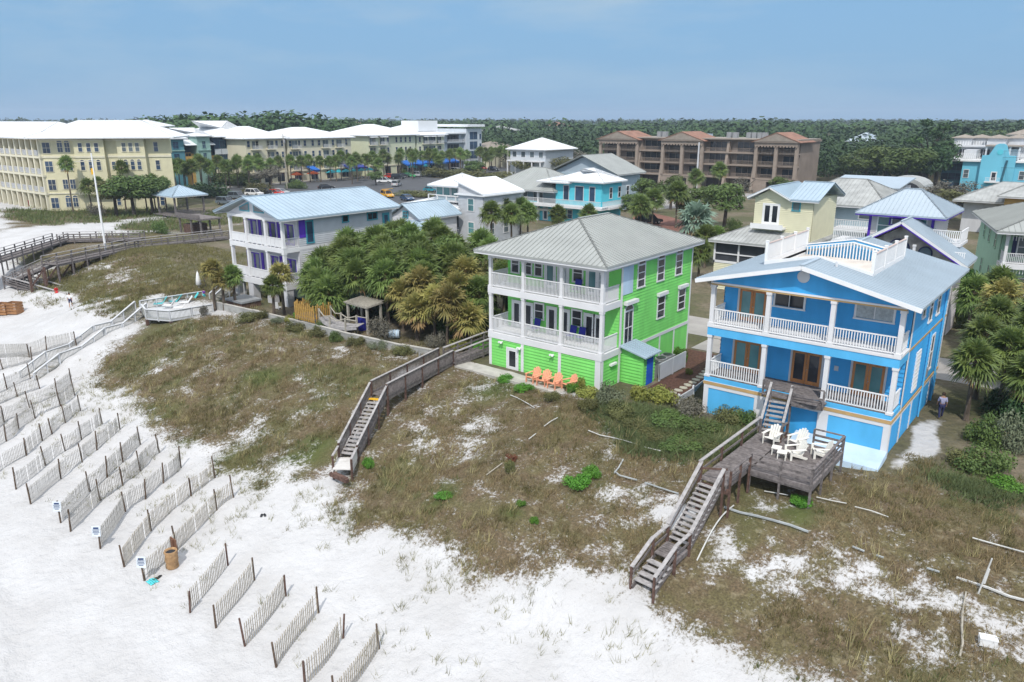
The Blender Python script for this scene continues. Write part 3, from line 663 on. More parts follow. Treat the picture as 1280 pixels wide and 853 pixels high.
def adirondack(name,label,m,loc,rot,group,sc=1.):
    t=thing(name,label,'chair',loc,rot,group,local=True); t.scale=(sc,)*3
    b=MB(); 
    for i in range(5): b.beam((-.27,.28-.13*i,.36-.045*i),(.27,.28-.13*i,.36-.045*i),.115,.025)
    b.build('seat',m,t); b=MB()
    for i in range(5):
        x=-.24+.12*i; hh=.72-.05*abs(i-2)**1.5; b.beam((x,-.24,.20),(x*1.15,-.24-hh*.42,.20+hh),.105,.025)
    b.beam((-.30,-.38,.5),(.30,-.38,.5),.03,.07); b.build('backrest',m,t)
    for s in(-1,1):
        b=MB(); b.beam((s*.34,.36,.56),(s*.34,-.40,.56),.14,.025); b.build('armrest',m,t)
        b=MB(); b.beam((s*.30,.34,0),(s*.30,.34,.55),.03,.11); b.build('leg',m,t)
        b=MB(); b.beam((s*.275,.36,.34),(s*.275,-.55,.02),.03,.12); b.build('leg',m,t)
    return t
# ------------------------------------------------------------------ lime green house
gx0,gx1,gyf,gyr,gyb=-37.1,-26.8,43.6,45.9,57.2
H=thing('beach_house','lime green three storey house with white balconies and grey hip roof','house',((gx0+gx1)/2,50.,0))
b=MB(); b.box(gx0+.05,gx1-.05,gyf+.05,gyb-.05,-.6,2.4); b.box(gx0+.05,gx1-.05,gyr+.05,gyb-.05,2.4,8.85)
fF=Face('y-',gyf+.05); fR=Face('y-',gyr+.05); fS=Face('x+',gx1-.05); fB=Face('y+',gyb-.05); fL=Face('x-',gx0+.05)
siding(b,fF,gx0+.05,gx1-.05,-.1,2.25); siding(b,fS,gyf+.05,gyb-.05,-.1,2.25); siding(b,fS,gyr+.05,gyb-.05,2.45,8.85); siding(b,fR,gx0+.05,gx1-.05,2.5,5.8); siding(b,fR,gx0+.05,gx1-.05,6.15,8.85); siding(b,fL,gyr+.05,gyb-.05,2.4,8.85); siding(b,fL,gyf+.05,gyb,-.1,2.25)
b.build('wall',M['lime'],H)
fF.c-=.0
def trim(f,*q): b=MB(); f.box(b,*q); b.build('corner_trim',M['white'],H)
for a in (gx0+.14,-33.8,-30.35,gx1-.36): trim(fF,a-.13,a+.13,-.3,2.2,.045,.075)
trim(fF,gx1-.22,gx1-.03,-.3,2.2,.045,.08); trim(fS,gyr+.03,gyr+.27,-.3,8.8,.045,.085); trim(fS,gyf+.01,gyf+.27,-.3,2.2,.045,.08)
for a in (49.9,52.2,54.6,): trim(fS,a-.1,a+.1,-.3,2.18,.045,.075)
trim(fS,gyb-.2,gyb-.02,-.3,8.8,.045,.085); trim(fS,gyr+.3,gyb-.2,2.2,2.46,.045,.09)
b=MB(); fS.box(b,gyr+.28,gyb-.21,8.5,8.72,.045,.08); b.build('frieze_board',M['white'],H)
b=MB() # balcony decks
for z in (2.2,5.75): b.box(gx0-.05,gx1+.05,gyf-.05,gyr+.02,z,z+.46)
b.box(gx0-.02,gx1+.02,gyf-.02,gyr+.0,8.5,8.78)
b.build('balcony_deck',M['white'],H)
for x in (gx0+.13,-33.8,-30.35,gx1-.13):
    for z0,z1 in ((2.66,5.75),(6.21,8.5)): column(H,x,gyf+.13,z0,z1,.24)
for z in (2.66,6.21):
    cs=(gx0+.13,-33.8,-30.35,gx1-.13)
    for a,c in zip(cs,cs[1:]): rail(H,(a+.13,gyf+.12,z),(c-.13,gyf+.12,z),1.15,sp=.12)
    rail(H,(gx1-.12,gyf+.26,z),(gx1-.12,gyr-.06,z),1.15,sp=.12); rail(H,(gx0+.12,gyf+.26,z),(gx0+.12,gyr-.06,z),1.15,sp=.12)
# roof
hip(H,-37.95,-26.15,42.85,57.95,9.1,11.35,'roofgrey','y',5.4,sp=.4)
b=MB(); b.tube((-34.6,47.4,9.9),(-34.6,47.4,10.5),.06); b.tube((-34.6,47.4,10.5),(-34.25,47.4,10.62),.05); b.build('vent_pipe',M['white'],H)
# openings on the recessed walls
for a,w in ((-36.3,.65),(-35.05,.6),(-34.05,.6),(-30.45,.75)): window(H,fR,a,7.1,w,1.25)
for a,gl in ((-32.95,'glasst'),(-31.75,'blind'),(-29.2,'glasst'),(-28.35,'blind')): door(H,fR,a,6.22,.85,2.05,gm=gl)
for a in (-36.15,-35.0,-32.75,-31.55,-29.35,-28.5): door(H,fR,a,2.68,.75,2.05)
for a in (-33.95,-30.45): window(H,fR,a,3.75,.75,1.1)
door(H,fF,-34.75,-.05,.95,1.65,gm='glassd',label='white ground floor door with a dark upper pane')
# side windows
for y in (48.75,51.75,54.75): window(H,fS,y,6.75,.95,1.55,arch=True,mul=(1,3))
b=MB(); fS.box(b,46.15,47.55,6.5,8.5,.045,.09); b.build('shutter_panel',M['palebl'],H,label='pale blue grey closed panel at the balcony end')
for y in (52.1,55.6): window(H,fS,y,3.75,1.05,1.6,mul=(1,3)); 
for y in (52.1,55.6):
    b=MB(); fS.box(b,y-.75,y+.75,5.5,5.75,.045,.3); b.build('shutter_box',M['white'],H)
window(H,fS,47.15,2.75,1.05,2.4,mul=(2,2),arch=True); b=MB(); fS.box(b,46.35,48.,5.75,6.0,.045,.4); b.build('shutter_box',M['white'],H)
for a,z in ((-35.75,2.0),(-33.95,1.85),(-30.9,1.9)):
    b=MB(); b.box(a-.05,a+.05,gyf-.06,gyf,z-.08,z+.08); b.tube((a,gyf-.03,z),(a-.12,gyf-.34,z+.06),.05,.09); b.tube((a,gyf-.03,z),(a+.12,gyf-.34,z+.06),.05,.09); b.build('floodlight',M['cleanwhite'],H)
b=MB(); fS.box(b,44.7,45.5,1.6,1.75,.045,.25); b.build('wall_lamp',M['cleanwhite'],H)
# lean-to store with the blue door
b=MB(); sx0,sx1,sy0,sy1=gx1,-24.95,46.35,48.0
b.hexa([(sx0,sy0,-.2),(sx1,sy0,-.2),(sx1,sy1,-.2),(sx0,sy1,-.2)],[(sx0,sy0,2.55),(sx1,sy0,2.1),(sx1,sy1,2.1),(sx0,sy1,2.55)])
siding(b,Face('y-',sy0),sx0+.1,sx1,-.1,2.1); siding(b,Face('x+',sx1),sy0,sy1,-.1,2.05)
b.box(sx1-.12,sx1+.05,sy0-.05,sy0+.07,-.2,2.07)
sh=b.build('shed',M['lime'],H)
b=MB(); A=[(sx0-.0,sy0-.35,2.72),(sx1+.35,sy0-.35,2.2),(sx1+.35,sy1+.35,2.2),(sx0-.0,sy1+.35,2.72)]; b.prism(A,(0,0,.1))
seams(b,(sx1+.35,sy0-.35,2.3),(sx1+.35,sy1+.35,2.3),(sx0,sy1+.35,2.82),(sx0,sy0-.35,2.82),.3); b.build('shed_roof',M['roofsteel'],sh)
b=MB(); Face('x+',sx1).box(b,46.75,47.65,-.05,1.95,.03,.08); b.build('shed_door',M['bluedoor'],sh)
# things around it
for i,(x,y,r,q) in enumerate(((-31.75,42.25,2.75,'first'),(-30.75,42.2,2.9,'second'),(-29.75,42.15,2.8,'third'),(-28.8,42.6,2.5,'fourth'))):
    adirondack('adirondack_chair','coral slatted garden chair before the green house, %s from the left of four'%q,M['coral'],(x,y,.02),r+.3,'coral garden chairs',1.12)
b=MB(); b.box(-38.9,-26.6,42.9,43.6,-.35,-.02); b.box(-38.9,-32.2,41.5,42.9,-.35,-.022); o=b.build('paving_slab',M['concrete']); o['kind']='structure'
b=MB(); b.box(-33.0,-27.8,41.45,42.88,-.4,-.005); o=b.build('patio',M['concrete']); o['kind']='structure'
for i,(x,z,lab) in enumerate(((-30.2,6.21,'royal blue folding chair on the upper balcony of the green house'),(-30.55,2.66,'royal blue chair left of its pair on the lower green balcony'),(-29.75,2.66,'royal blue chair right of its pair on the lower green balcony'),(-33.9,2.66,'royal blue chair alone at mid lower balcony of the green house'))):
    t=thing('deck_chair',lab,'chair',(x,45.3,z),0,'blue balcony chairs',local=True)
    b=MB(); b.box(-.28,.28,-.25,.25,.42,.47); b.build('seat',M['royal'],t); b=MB(); b.hexa([(-.28,.22,.5),(.28,.22,.5),(.28,.26,.5),(-.28,.26,.5)],[(-.28,.36,1.12),(.28,.36,1.12),(.28,.40,1.12),(-.28,.40,1.12)]); b.build('backrest',M['royal'],t)
    for sx in(-.25,.25):
        for sy in (-.2,.2): b=MB(); b.tube((sx,sy*1.2,0),(sx,sy,.42),.018); b.build('leg',M['c_black'],t)
for i,y in enumerate((48.9,50.1,51.2)):
    t=thing('air_conditioner','grey condenser drum behind the white screen, %s from the front'%ORDN[i],'air conditioner',(-25.5,y,0),0,'condensers beside the green house',local=True)
    b=MB(); b.box(-.42,.42,-.42,.42,0,1.15); b.build('casing',M['acgrey'],t); b=MB(); b.lathe((0,0,1.15),[(.36,0),(.38,.03),(.3,.06)],14); b.build('fan_grille',M['c_black'],t)
b=MB(); b.beam((-24.55,48.1,.72),(-24.55,52.3,.72),.06,1.25); 
for y in (48.15,50.2,52.25): b.box(-24.62,-24.5,y-.05,y+.05,-.1,1.3)
tag(recenter(b.build('screen_panel',M['whitegrey']),(-24.55,50.2,0)),'white panel screen hiding the condensers beside the green house','screen')
# ------------------------------------------------------------------ bright blue house
bx0,bx1,byf,byr,byb=-19.45,-8.2,44.5,46.6,57.6
H=thing('beach_house','bright blue house with orange doors, white balusters and a fenced roof deck','house',((bx0+bx1)/2,51.,0))
fF=Face('y-',byf+.05); fR=Face('y-',byr+.05); fS=Face('x+',bx1-.05); fL=Face('x-',bx0+.05)
b=MB(); b.box(bx0+.05,bx1-.05,byf+.05,byb-.05,-.8,2.0); b.box(bx0+.05,bx1-.05,byr+.05,byb-.05,2.0,8.8)
siding(b,fR,bx0+.05,bx1-.05,2.3,5.3,.27); siding(b,fR,bx0+.05,bx1-.05,5.9,8.8,.27); siding(b,fL,byr,byb,2.2,8.8,.27)
siding(b,fS,byr+.05,byb-.05,2.2,5.72,.27); siding(b,fS,byr+.05,byb-.05,5.86,8.8,.27); siding(b,fS,byf+.05,byb,-.4,1.95,.27)
b.prism([(bx0+.05,byf+.02,8.74),(bx1-.05,byf+.02,8.74),(bx1-.05,byf+.02,8.8),(-13.8,byf+.02,10.32),(bx0+.05,byf+.02,8.84)],(0,.14,0))
b.build('wall',M['blue'],H)
b=MB()
for z0,z1 in ((5.3,5.82),(2.22,2.5)): b.box(bx0-.03,bx1+.03,byf-.04,byr,z0,z1)
for a in (bx0+.3,): pass
fF.box(b,bx0+.3,-16.0,.0,1.75,.02,.05); fF.box(b,-11.55,bx1-.3,-.05,1.75,.02,.05)
b.build('cladding_panel',M['bluel'],H)
b=MB()
fF.box(b,bx0,bx1,1.76,1.97,.022,.09)
for a in (bx0+.16,bx1-.16,-15.75,-11.85): fF.box(b,a-.16 if a<-19 or a>-9 else a-.3,a+.16 if a<-19 or a>-9 else a+.3,-.8,1.76,.024,.085)
for a in (byf+.16,47.2,49.9,52.6,55.3): fS.box(b,a-.13,a+.13,-.5,1.78,.045,.085)
for a in (byr+.15,byb-.13): fS.box(b,a-.11,a+.11,2.12,8.6,.045,.085)
fS.box(b,byf,byb,1.79,1.96,.045,.09)
b.build('white_trim',M['white'],H)
b=MB(); fF.box(b,bx0-.05,bx1+.05,1.98,2.18,.022,.11); fS.box(b,byf-.02,byb,1.98,2.1,.045,.11); fS.box(b,byr,byb,5.73,5.85,.045,.10); b.box(bx0,bx1,byf-.02,byf+.2,8.56,8.66)
b.build('gold_band',M['gold'],H)
b=MB(); b.box(bx0-.06,bx1+.06,byf-.08,byr,5.83,5.98); b.box(bx0-.04,bx1+.04,byf-.06,byr,2.19,2.22); b.box(bx0-.02,bx1+.02,byf-.05,byf+.22,8.66,8.76); b.build('balcony_deck',M['white'],H)
b=MB(); b.box(bx0+.1,bx1-.1,byf+.05,byr,2.52,2.56); b.build('porch_floor',M['wood'],H)
cx=(bx0+.14,-15.75,-12.0,bx1-.14)
for x in cx:
    column(H,x,byf+.12,2.5,5.3,.26); o=column(H,x,byf+.12,5.98,8.56,.26)
for a,c in zip(cx,cx[1:]): rail(H,(a+.14,byf+.12,5.98),(c-.14,byf+.12,5.98),1.05,'cleanwhite',.15,.05)
rail(H,(cx[0]+.14,byf+.12,2.5),(cx[1]-.14,byf+.12,2.5),1.1,'cleanwhite',.15,.05); rail(H,(cx[2]+.14,byf+.12,2.5),(cx[3]-.14,byf+.12,2.5),1.1,'cleanwhite',.15,.05)
for z in (2.5,5.98):
    rail(H,(bx1-.13,byf+.26,z),(bx1-.13,byr-.02,z),1.05,'cleanwhite',.15,.05); rail(H,(bx0+.13,byf+.26,z),(bx0+.13,byr-.02,z),1.05,'cleanwhite',.15,.05)
for a in (-17.5,): door(H,fR,a,6.0,1.75,2.1,'whitegrey','glasst','doorwood',2)
window(H,fR,-15.2,7.35,1.75,.75,mul=(2,1)); window(H,fR,-10.25,7.35,2.0,.75,gm='blind',mul=(2,1))
door(H,fR,-17.55,2.57,1.8,2.1,'whitegrey','glasst','doorwood',2); door(H,fR,-13.75,2.57,1.8,2.1,'whitegrey','glassd','doorwood',2); door(H,fR,-10.15,2.57,1.8,2.1,'whitegrey','glasst','doorwood',2)
b=MB(); fR.box(b,-12.1,-11.85,3.85,4.15,.04,.08); b.build('meter_box',M['whitegrey'],H)
b=MB(); fF2=Face('y-',byf+.02); n=20
b.prism([(-13.85+.36*math.cos(6.283*i/n),byf-.03,9.75+.36*math.sin(6.283*i/n)) for i in range(n)],(0,.05,0)); b.build('gable_vent',M['whitegrey'],H)
# side openings
window(H,fS,49.4,7.3,.7,.9); window(H,fS,51.6,6.6,.75,1.7); window(H,fS,54.0,6.6,.75,1.7); window(H,fS,54.0,2.9,.75,2.2)
b=MB(); fS.box(b,49.1,50.3,2.55,5.1,.045,.12)
for i in range(9): fS.box(b,49.12,50.28,2.65+.27*i,2.75+.27*i,.12,.135)
b.build('storm_shutter',M['cleanwhite'],H)
b=MB(); b.tube((bx1+.08,52.4,.0),(bx1+.08,52.4,5.7),.06); b.tube((bx1+.08,56.2,.0),(bx1+.08,56.2,8.6),.06); b.build('drain_pipe',M['bluel'],H)
b=MB(); fS.box(b,52.7,53.1,2.6,3.2,.045,.2); b.build('meter_box',M['acgrey'],H)
# gable roof with its deck
X0,X1,Y0,Y1=-17.0,-10.8,47.0,54.6; XR=-13.8
b=MB()
def rp(x,y,dz=0): return (x,y,(8.95+(x+20.25)*1.55/6.45 if x<=XR else 10.5-(x-XR)*1.55/6.45)+dz)
for xa,xb,ya,yb_ in ((-20.25,XR,43.8,Y0),(XR,-7.35,43.8,Y0),(-20.25,X0,Y0,Y1),(X1,-7.35,Y0,Y1),(-20.25,XR,Y1,58.2),(XR,-7.35,Y1,58.2)):
    b.hexa([rp(xa,ya,-.16),rp(xb,ya,-.16),rp(xb,yb_,-.16),rp(xa,yb_,-.16)],[rp(xa,ya),rp(xb,ya),rp(xb,yb_),rp(xa,yb_)])
    n=int((yb_-ya)/.33)
    for i in range(n): yy=ya+(yb_-ya)*(i+.5)/n; b.beam(rp(xa,yy,.025),rp(xb,yy,.025),.035,.045)
for ya,yb_ in ((43.8,Y0),(Y1,58.2)): b.beam((XR,ya,10.54),(XR,yb_,10.54),.22,.05)
rf=b.build('roof',M['roofblue'],H)
b=MB()
for x,z in ((-20.25,8.95),(-7.35,8.95)): b.beam((x,43.79,z-.14),(-13.8,43.79,10.36),.05,.24)
b.build('bargeboard',M['cleanwhite'],rf)
dk=MB(); dk.box(X0+.01,X1-.01,Y0+.01,Y1-.01,9.2,9.35); 
for q in ((X0-.1,X0,Y0,Y1),(X1,X1+.1,Y0,Y1)): dk.box(*q,9.2,10.05)
dk.prism([(X0-.1,Y0-.02,9.2),(X1+.1,Y0-.02,9.2),(X1+.1,Y0-.02,10.0),(-13.9,Y0-.02,10.66),(X0-.1,Y0-.02,10.0)],(0,-.12,0))
D=dk.build('roof_deck',M['cleanwhite'],H)
b=MB(); b.box(X0+.02,X1-.02,Y0+.02,Y1-.02,9.352,9.40); b.build('deck_floor',M['deckcream'],D)
for x in (X0-.05,X1+.05):
    rail(D,(x,Y0,10.0),(x,Y1,10.0),1.05,'cleanwhite',.075,.06,name='roof_railing')
    b=MB()
    b=MB(); b.beam((x,Y0,11.07),(x,Y1,11.07),.14,.04); b.build('handrail',M['railtop'],D)
    for i in range(4): 
        y=Y0+(Y1-Y0)*i/3; b=MB(); b.box(x-.08,x+.08,y-.08,y+.08,9.9,11.2); b.box(x-.1,x+.1,y-.1,y+.1,11.2,11.25)
        b.build('roof_post',M['cleanwhite'],D)
for xa,za,xb,zb in ((X0+.05,9.98,-13.9,10.55),(-13.9,10.55,X1-.05,9.98)):
    b=MB(); b.beam((xa,Y1-.25,za),(xb,Y1-.25,zb),.1,.06)
    n=15
    for i in range(n):
        f_=(i+.5)/n; xx=xa+(xb-xa)*f_; b.box(xx-.035,xx+.035,Y1-.29,Y1-.21,9.4,za+(zb-za)*f_-.02)
    b.build('roof_railing',M['cleanwhite'],D)
b=MB(); b.beam((X0,Y1+.07,10.09),(-13.9,Y1+.07,10.72),.2,.06); b.beam((-13.9,Y1+.07,10.72),(X1,Y1+.07,10.09),.2,.06); b.build('coping',M['cleanwhite'],D)
b=MB(); b.prism([(X0,Y1+.02,9.2),(X1,Y1+.02,9.2),(X1,Y1+.02,10.05),(-13.9,Y1+.02,10.68),(X0,Y1+.02,10.05)],(0,.1,0)); b.build('deck_back_wall',M['bluel'],D)
b=MB(); b.tube((-12.6,46.3,10.1),(-12.6,46.3,10.55),.07); b.build('vent_pipe',M['white'],H)
# sloped concrete skirt at the seaward corner
b=MB(); b.hexa([(-13.3,42.5,-1.2),(-8.0,42.5,-1.2),(-8.0,44.5,-1.2),(-13.3,44.5,-1.2)],[(-13.3,42.7,-.12),(-8.15,42.7,-.12),(-8.15,44.49,.32),(-13.3,44.49,.32)]); b.build('concrete_skirt',M['palebl'],H,label='pale blue sloped concrete apron')
# ------------------------------------------------------------------ walkways and stairs
V3=lambda p:Vector(p)
def planks(b,p,q,w,th=.05,bw=.15,gap=.012):
    # boards laid across the run from p to q
    p=V3(p);q=V3(q);d=q-p;Ln=d.length;d.normalize();n=max(1,int(Ln/bw)); r=Vector((d.y,-d.x,0)).normalized()*w/2
    for i in range(n):
        c=p+d*(bw*(i+.5)); j=random.uniform(-.006,.006); b.beam(c-r+Vector((0,0,j)),c+r+Vector((0,0,j)),bw-gap,th)
def sidepts(p,q,w,s):
    p=V3(p);q=V3(q);d=q-p;r=Vector((d.y,-d.x,0)).normalized()*(w/2)*s; return p+r,q+r
def walk(par,p,q,w,m='wood',leg=True,sp=2.,rails=(1,-1),h=1.0,mtop='woodtop',slats=(.35,.65),bal=None,mpost=None,post=.11,legz=None,cap=.16):
    b=MB(); planks(b,p,q,w); 
    for s in (1,-1):
        a,c=sidepts(p,q,w-.08,s); b.beam(a-Vector((0,0,.14)),c-Vector((0,0,.14)),.05,.2)
    b.build('deck',M[m],par)
    for s in rails: guard(par,p,q,w,s,h,mtop,m,slats,bal,mpost or m,post,sp,leg,cap)
def guard(par,p,q,w,s,h,mtop,m,slats,bal,mpost,post,sp,leg,cap):
    a,c=sidepts(p,q,w,s); U=Vector((0,0,1)); b=MB(); b.beam(a+U*h,c+U*h,cap,.05); b.build('handrail',M[mtop],par)
    b=MB()
    for t in slats: b.beam(a+U*t,c+U*t,.035,.13)
    if bal:
        b.beam(a+U*.1,c+U*.1,.04,.08); b.beam(a+U*(h-.08),c+U*(h-.08),.04,.08); n=int((c-a).length/bal)
        for i in range(n): x=a+(c-a)*((i+.5)/n); b.box(x.x-.018,x.x+.018,x.y-.018,x.y+.018,x.z+.1,x.z+h-.06)
    if b.v: b.build('railing',M[m],par)
    n=max(1,round((c-a).length/sp))
    for i in range(n+1):
        x=a+(c-a)*(i/n); g=tzs(x.x,x.y)-.3 if leg else x.z-.2
        b=MB(); b.box(x.x-post/2,x.x+post/2,x.y-post/2,x.y+post/2,min(g,x.z-.1),x.z+h-.03); b.build('post',M[mpost],par)
def stairs(par,top,bot,w,n,m='wood',rails=(1,-1),h=.95,mtop='woodtop',slats=(.45,),bal=None,mpost=None,sp=2.,first=None,cap=.14,tm=None):
    top=V3(top);bot=V3(bot);d=Vector((bot.x-top.x,bot.y-top.y,0));run=d.length/n;d.normalize();r=Vector((d.y,-d.x,0))*w/2
    for i in range(1,n):
        c=top+(bot-top)*(i/n); c=c+d*run*.0; b=MB()
        b.beam(c-r-d*(run*.24),c+r-d*(run*.24),run*.47,.045); b.beam(c-r+d*(run*.26),c+r+d*(run*.26),run*.47,.045)
        b.build('step',M[first if (first and i==1) else (tm or mtop)],par)
    b=MB()
    for s in (1,-1):
        a,c=sidepts(top,bot,w-.1,s); b.beam(a-Vector((0,0,.16)),c-Vector((0,0,.16)),.05,.26)
    b.build('stringer',M[m],par)
    for s in rails: guard(par,top,bot,w+.06,s,h,mtop,m,slats,bal,mpost or m,.1,sp,True,cap)
# green house walkway
t=thing('beach_walkway','grey wooden walkway with railings and stairs from the green house down to the sand','walkway',(-38.4,32.9,tzs(-38.4,32.9)))
A=(-38.35,33.2,0.);B=(-39.9,41.6,0.12); walk(t,A,B,1.35,'wood',slats=(.12,),bal=.11,sp=2.1,mpost='woodred',mtop='woodtop')
walk(t,(-39.6,41.7,.12),(-39.0,46.0,.55),1.5,'wood',slats=(.25,.6),sp=1.5,rails=(1,-1),mtop='woodtop',cap=.22); walk(t,(-39.0,46.0,.55),(-39.0,56,.6),1.4,'wood',slats=(.25,.6),sp=2.,mtop='woodtop')
C=(-36.35,28.6,-2.45); stairs(t,A,C,1.25,16,'wood',slats=(.12,),bal=.13,mpost='woodred',first='yellow',sp=2.2)
walk(t,C,(-35.3,27.2,-2.52),1.25,'sandmat',slats=(),bal=.13,sp=1.6,rails=(-1,),h=.8,mpost='woodred'); guard(t,C,(-35.55,27.5,-2.5),1.25,1,.8,'woodtop','wood',(),None,'woodred',.1,1.6,True,.14)
b=MB(); b.box(-36.,-34.4,26.75,27.0,-2.95,-2.7); b.beam((-35.9,26.9,-2.68),(-34.5,26.9,-2.68),.25,.05); b.build('bottom_step',M['woodred'],t)
# blue house walkway with deck
t=thing('beach_walkway','weathered grey walkway with deck and stairs from the blue house to the sand','walkway',(-13.4,36,tzs(-13.4,36)))
Zp=.9
stairs(t,(-14.15,43.6,2.45),(-13.75,41.3,Zp),1.15,8,'wood',slats=(.5,),sp=2.4,h=.9)
b=MB(); planks(b,(-15.3,44.0,2.46),(-11.9,44.0,2.46),.9); b.prism([(-13.5,43.55,2.42),(-11.7,43.9,2.42),(-11.7,44.45,2.42),(-13.5,44.45,2.42)],(0,0,.06)); b.prism([(-13.5,43.55,2.1),(-11.75,43.9,2.1),(-11.75,43.96,2.1),(-13.5,43.61,2.1)],(0,0,.32)); b.build('landing',M['wood'],t)
guard(t,(-13.5,43.55,2.46),(-11.75,43.85,2.46),.04,1,.9,'wood','wood',(.35,),None,'wood',.1,2.,False,.12)
guard(t,(-15.3,43.75,2.46),(-14.8,43.6,2.46),.04,1,.9,'wood','wood',(.35,),None,'wood',.1,2.,False,.12)
walk(t,(-13.7,41.4,Zp),(-13.85,33.6,Zp),1.5,'wood',slats=(.42,),sp=2.3,rails=(1,),h=.95,mpost='woodred',cap=.17)
px0,px1,py0,py1=-12.92,-9.8,36.2,41.5
b=MB(); planks(b,((px0+px1)/2,py0,Zp-.002),((px0+px1)/2,py1,Zp-.002),px1-px0); b.box(px0,px1,py0-.05,py0,Zp-.3,Zp+.02); b.box(px1,px1+.05,py0-.05,py1,Zp-.3,Zp+.02); b.box(px0,px1,py0-.09,py0-.05,Zp-.2,Zp-.02); b.build('deck',M['wood'],t)
for (x0,y0,x1,y1) in ((px0,py0,px1,py0),(px1,py0,px1,py1),(px1,py1,-11.4,py1)):
    guard(t,(x0,y0,Zp),(x1,y1,Zp),.02,1,.95,'wood','wood',(.3,.6),None,'wood',.1,1.8,True,.14)
guard(t,(-12.98,33.7,Zp),(px0-.02,py0-.1,Zp),.02,1,.85,'wood','wood',(.4,),None,'woodred',.1,1.6,True,.12)
guard(t,(px0,41.5,Zp),(px0,40.6,Zp),.02,1,.95,'wood','wood',(.4,),None,'woodred',.1,1.6,True,.12)
b=MB(); b.beam((-14.6,33.62,Zp-.3),(-13.0,33.62,Zp-.3),.05,.3); b.beam((-14.6,33.65,Zp+.55),(-13.1,33.55,Zp+.95),.04,.1); b.build('brace',M['woodred'],t)
Lz=-1.45; stairs(t,(-13.9,33.6,Zp),(-14.15,30.7,Lz),1.2,13,'wood',slats=(.45,),sp=3.,h=.95,mpost='woodred',cap=.19)
walk(t,(-14.15,30.7,Lz),(-14.25,29.4,Lz-.12),1.2,'wood',slats=(.4,),sp=1.4,h=.9,mpost='woodred',cap=.17)
stairs(t,(-14.25,29.4,Lz-.12),(-14.4,27.7,Lz-.95),1.2,5,'wood',slats=(.45,),sp=2.,h=.9,mpost='woodred',cap=.19)
W=M['plasticwhite']
for x,y,r,lab in ((-13.3,40.2,3.0,'white garden chair on the blue house deck nearest the stairs'),(-12.0,40.6,2.75,'white garden chair on the deck beside the low table'),(-10.55,40.0,2.1,'white garden chair in the right corner of the deck'),(-11.6,39.0,2.4,'white garden chair with its back laid low in mid deck')):
    adirondack('adirondack_chair',lab,W,(x,y,Zp+.03),r,'white garden chairs on the deck',1.08)
for x,y,lab in ((-12.55,38.9,'small white low table between two deck chairs'),(-12.1,38.5,'small white footstool in front of the deck chairs')):
    t2=thing('side_table',lab,'table',(x,y,Zp+.03),.2,None,local=True); b=MB(); b.box(-.25,.25,-.25,.25,.38,.42); b.build('tabletop',W,t2)
    for sx in(-.2,.2):
        for sy in(-.2,.2): b=MB(); b.box(sx-.025,sx+.025,sy-.025,sy+.025,0,.38); b.build('leg',W,t2)
# white walkway and sun deck
t=thing('beach_walkway','white railed sun deck and zigzag stairs running down to the beach','walkway',(-75,36,tzs(-75,36)))
DP=[(-78.,35.9),(-74.,34.5),(-71.4,35.6),(-70.8,39.8),(-77.2,42.4)]; dz=-.45
b=MB(); b.prism([(x,y,dz-.12) for x,y in DP],(0,0,.12)); b.build('deck',M['whitegrey'],t)
b=MB()
for x,y in DP[:3]: b.box(x-.12,x+.12,y-.1,y+.14,tzs(x,y)-.4,dz-.1)
b.build('support',M['woodred'],t)
for i in (0,1,2,4):
    p,q=DP[i],DP[(i+1)%5]
    if i==0: continue
    guard(t,(p[0],p[1],dz),(q[0],q[1],dz),.02,1,.95,'whitegrey','balgrey',(),.12,'whitegrey',.12,1.8,False,.18)
guard(t,(-76.4,35.3,dz),(-74,34.5,dz),.02,1,.95,'whitegrey','balgrey',(),.12,'whitegrey',.12,1.8,False,.18)
S=dict(m='balgrey',slats=(),bal=.13,mtop='whitegrey',mpost='whitegrey',sp=1.8,h=1.0,cap=.2,tm='woodpale')
stairs(t,(-77.2,35.6,dz),(-76.6,32.7,-1.9),1.7,8,**S)
walk(t,(-76.6,32.7,-1.9),(-76.5,30.9,-1.95),1.7,'balgrey',slats=(),bal=.13,mtop='whitegrey',mpost='whitegrey',sp=1.8)
stairs(t,(-76.5,30.9,-1.95),(-75.9,28.3,-3.1),1.7,7,**S)
walk(t,(-75.9,28.3,-3.1),(-75.3,26.,-3.2),1.7,'balgrey',slats=(),bal=.13,mtop='whitegrey',mpost='whitegrey',sp=2.2)
stairs(t,(-75.3,26.,-3.2),(-74.5,23.4,-4.25),1.7,6,**S)
def lounge(x,y,z,r,lab,m,grp):
    t=thing('lounge_chair',lab,'chair',(x,y,z),r,grp,local=True); b=MB(); b.box(-.3,.3,-.5,.4,.34,.40); b.build('seat',m,t); b=MB(); b.beam((0,-.48,.38),(0,-.95,1.0),.6,.05); b.build('backrest',m,t)
    for sx in(-.27,.27):
        b=MB(); b.tube((sx,.35,0),(sx,.35,.36),.02); b.tube((sx,-.4,0),(sx,-.4,.36),.02); b.tube((sx,-.4,.58),(sx,.35,.58),.02); b.tube((sx,.35,.36),(sx,.35,.58),.02); b.build('leg',M['whitegrey'],t)
for i,(u,v,m,lab) in enumerate(((197,379,'aqua','turquoise lounge chair at the beach end of the white deck'),(216,376,'aqua','turquoise lounge chair in the middle of the white deck'),(237,374,'aqua','turquoise lounge chair at the house end of the white deck'),(209,381,'cleanwhite','white lounge chair between the first turquoise ones'),(229,378,'cleanwhite','white lounge chair between the last turquoise ones'),(222,384,'cleanwhite','white lounge chair by the near rail of the deck'))):
    p=P(u,v,dz+.4); lounge(p.x,p.y,dz,[2.6,2.4,2.8,2.2,2.7,2.5][i],lab,M[m],'lounge chairs on the white deck')
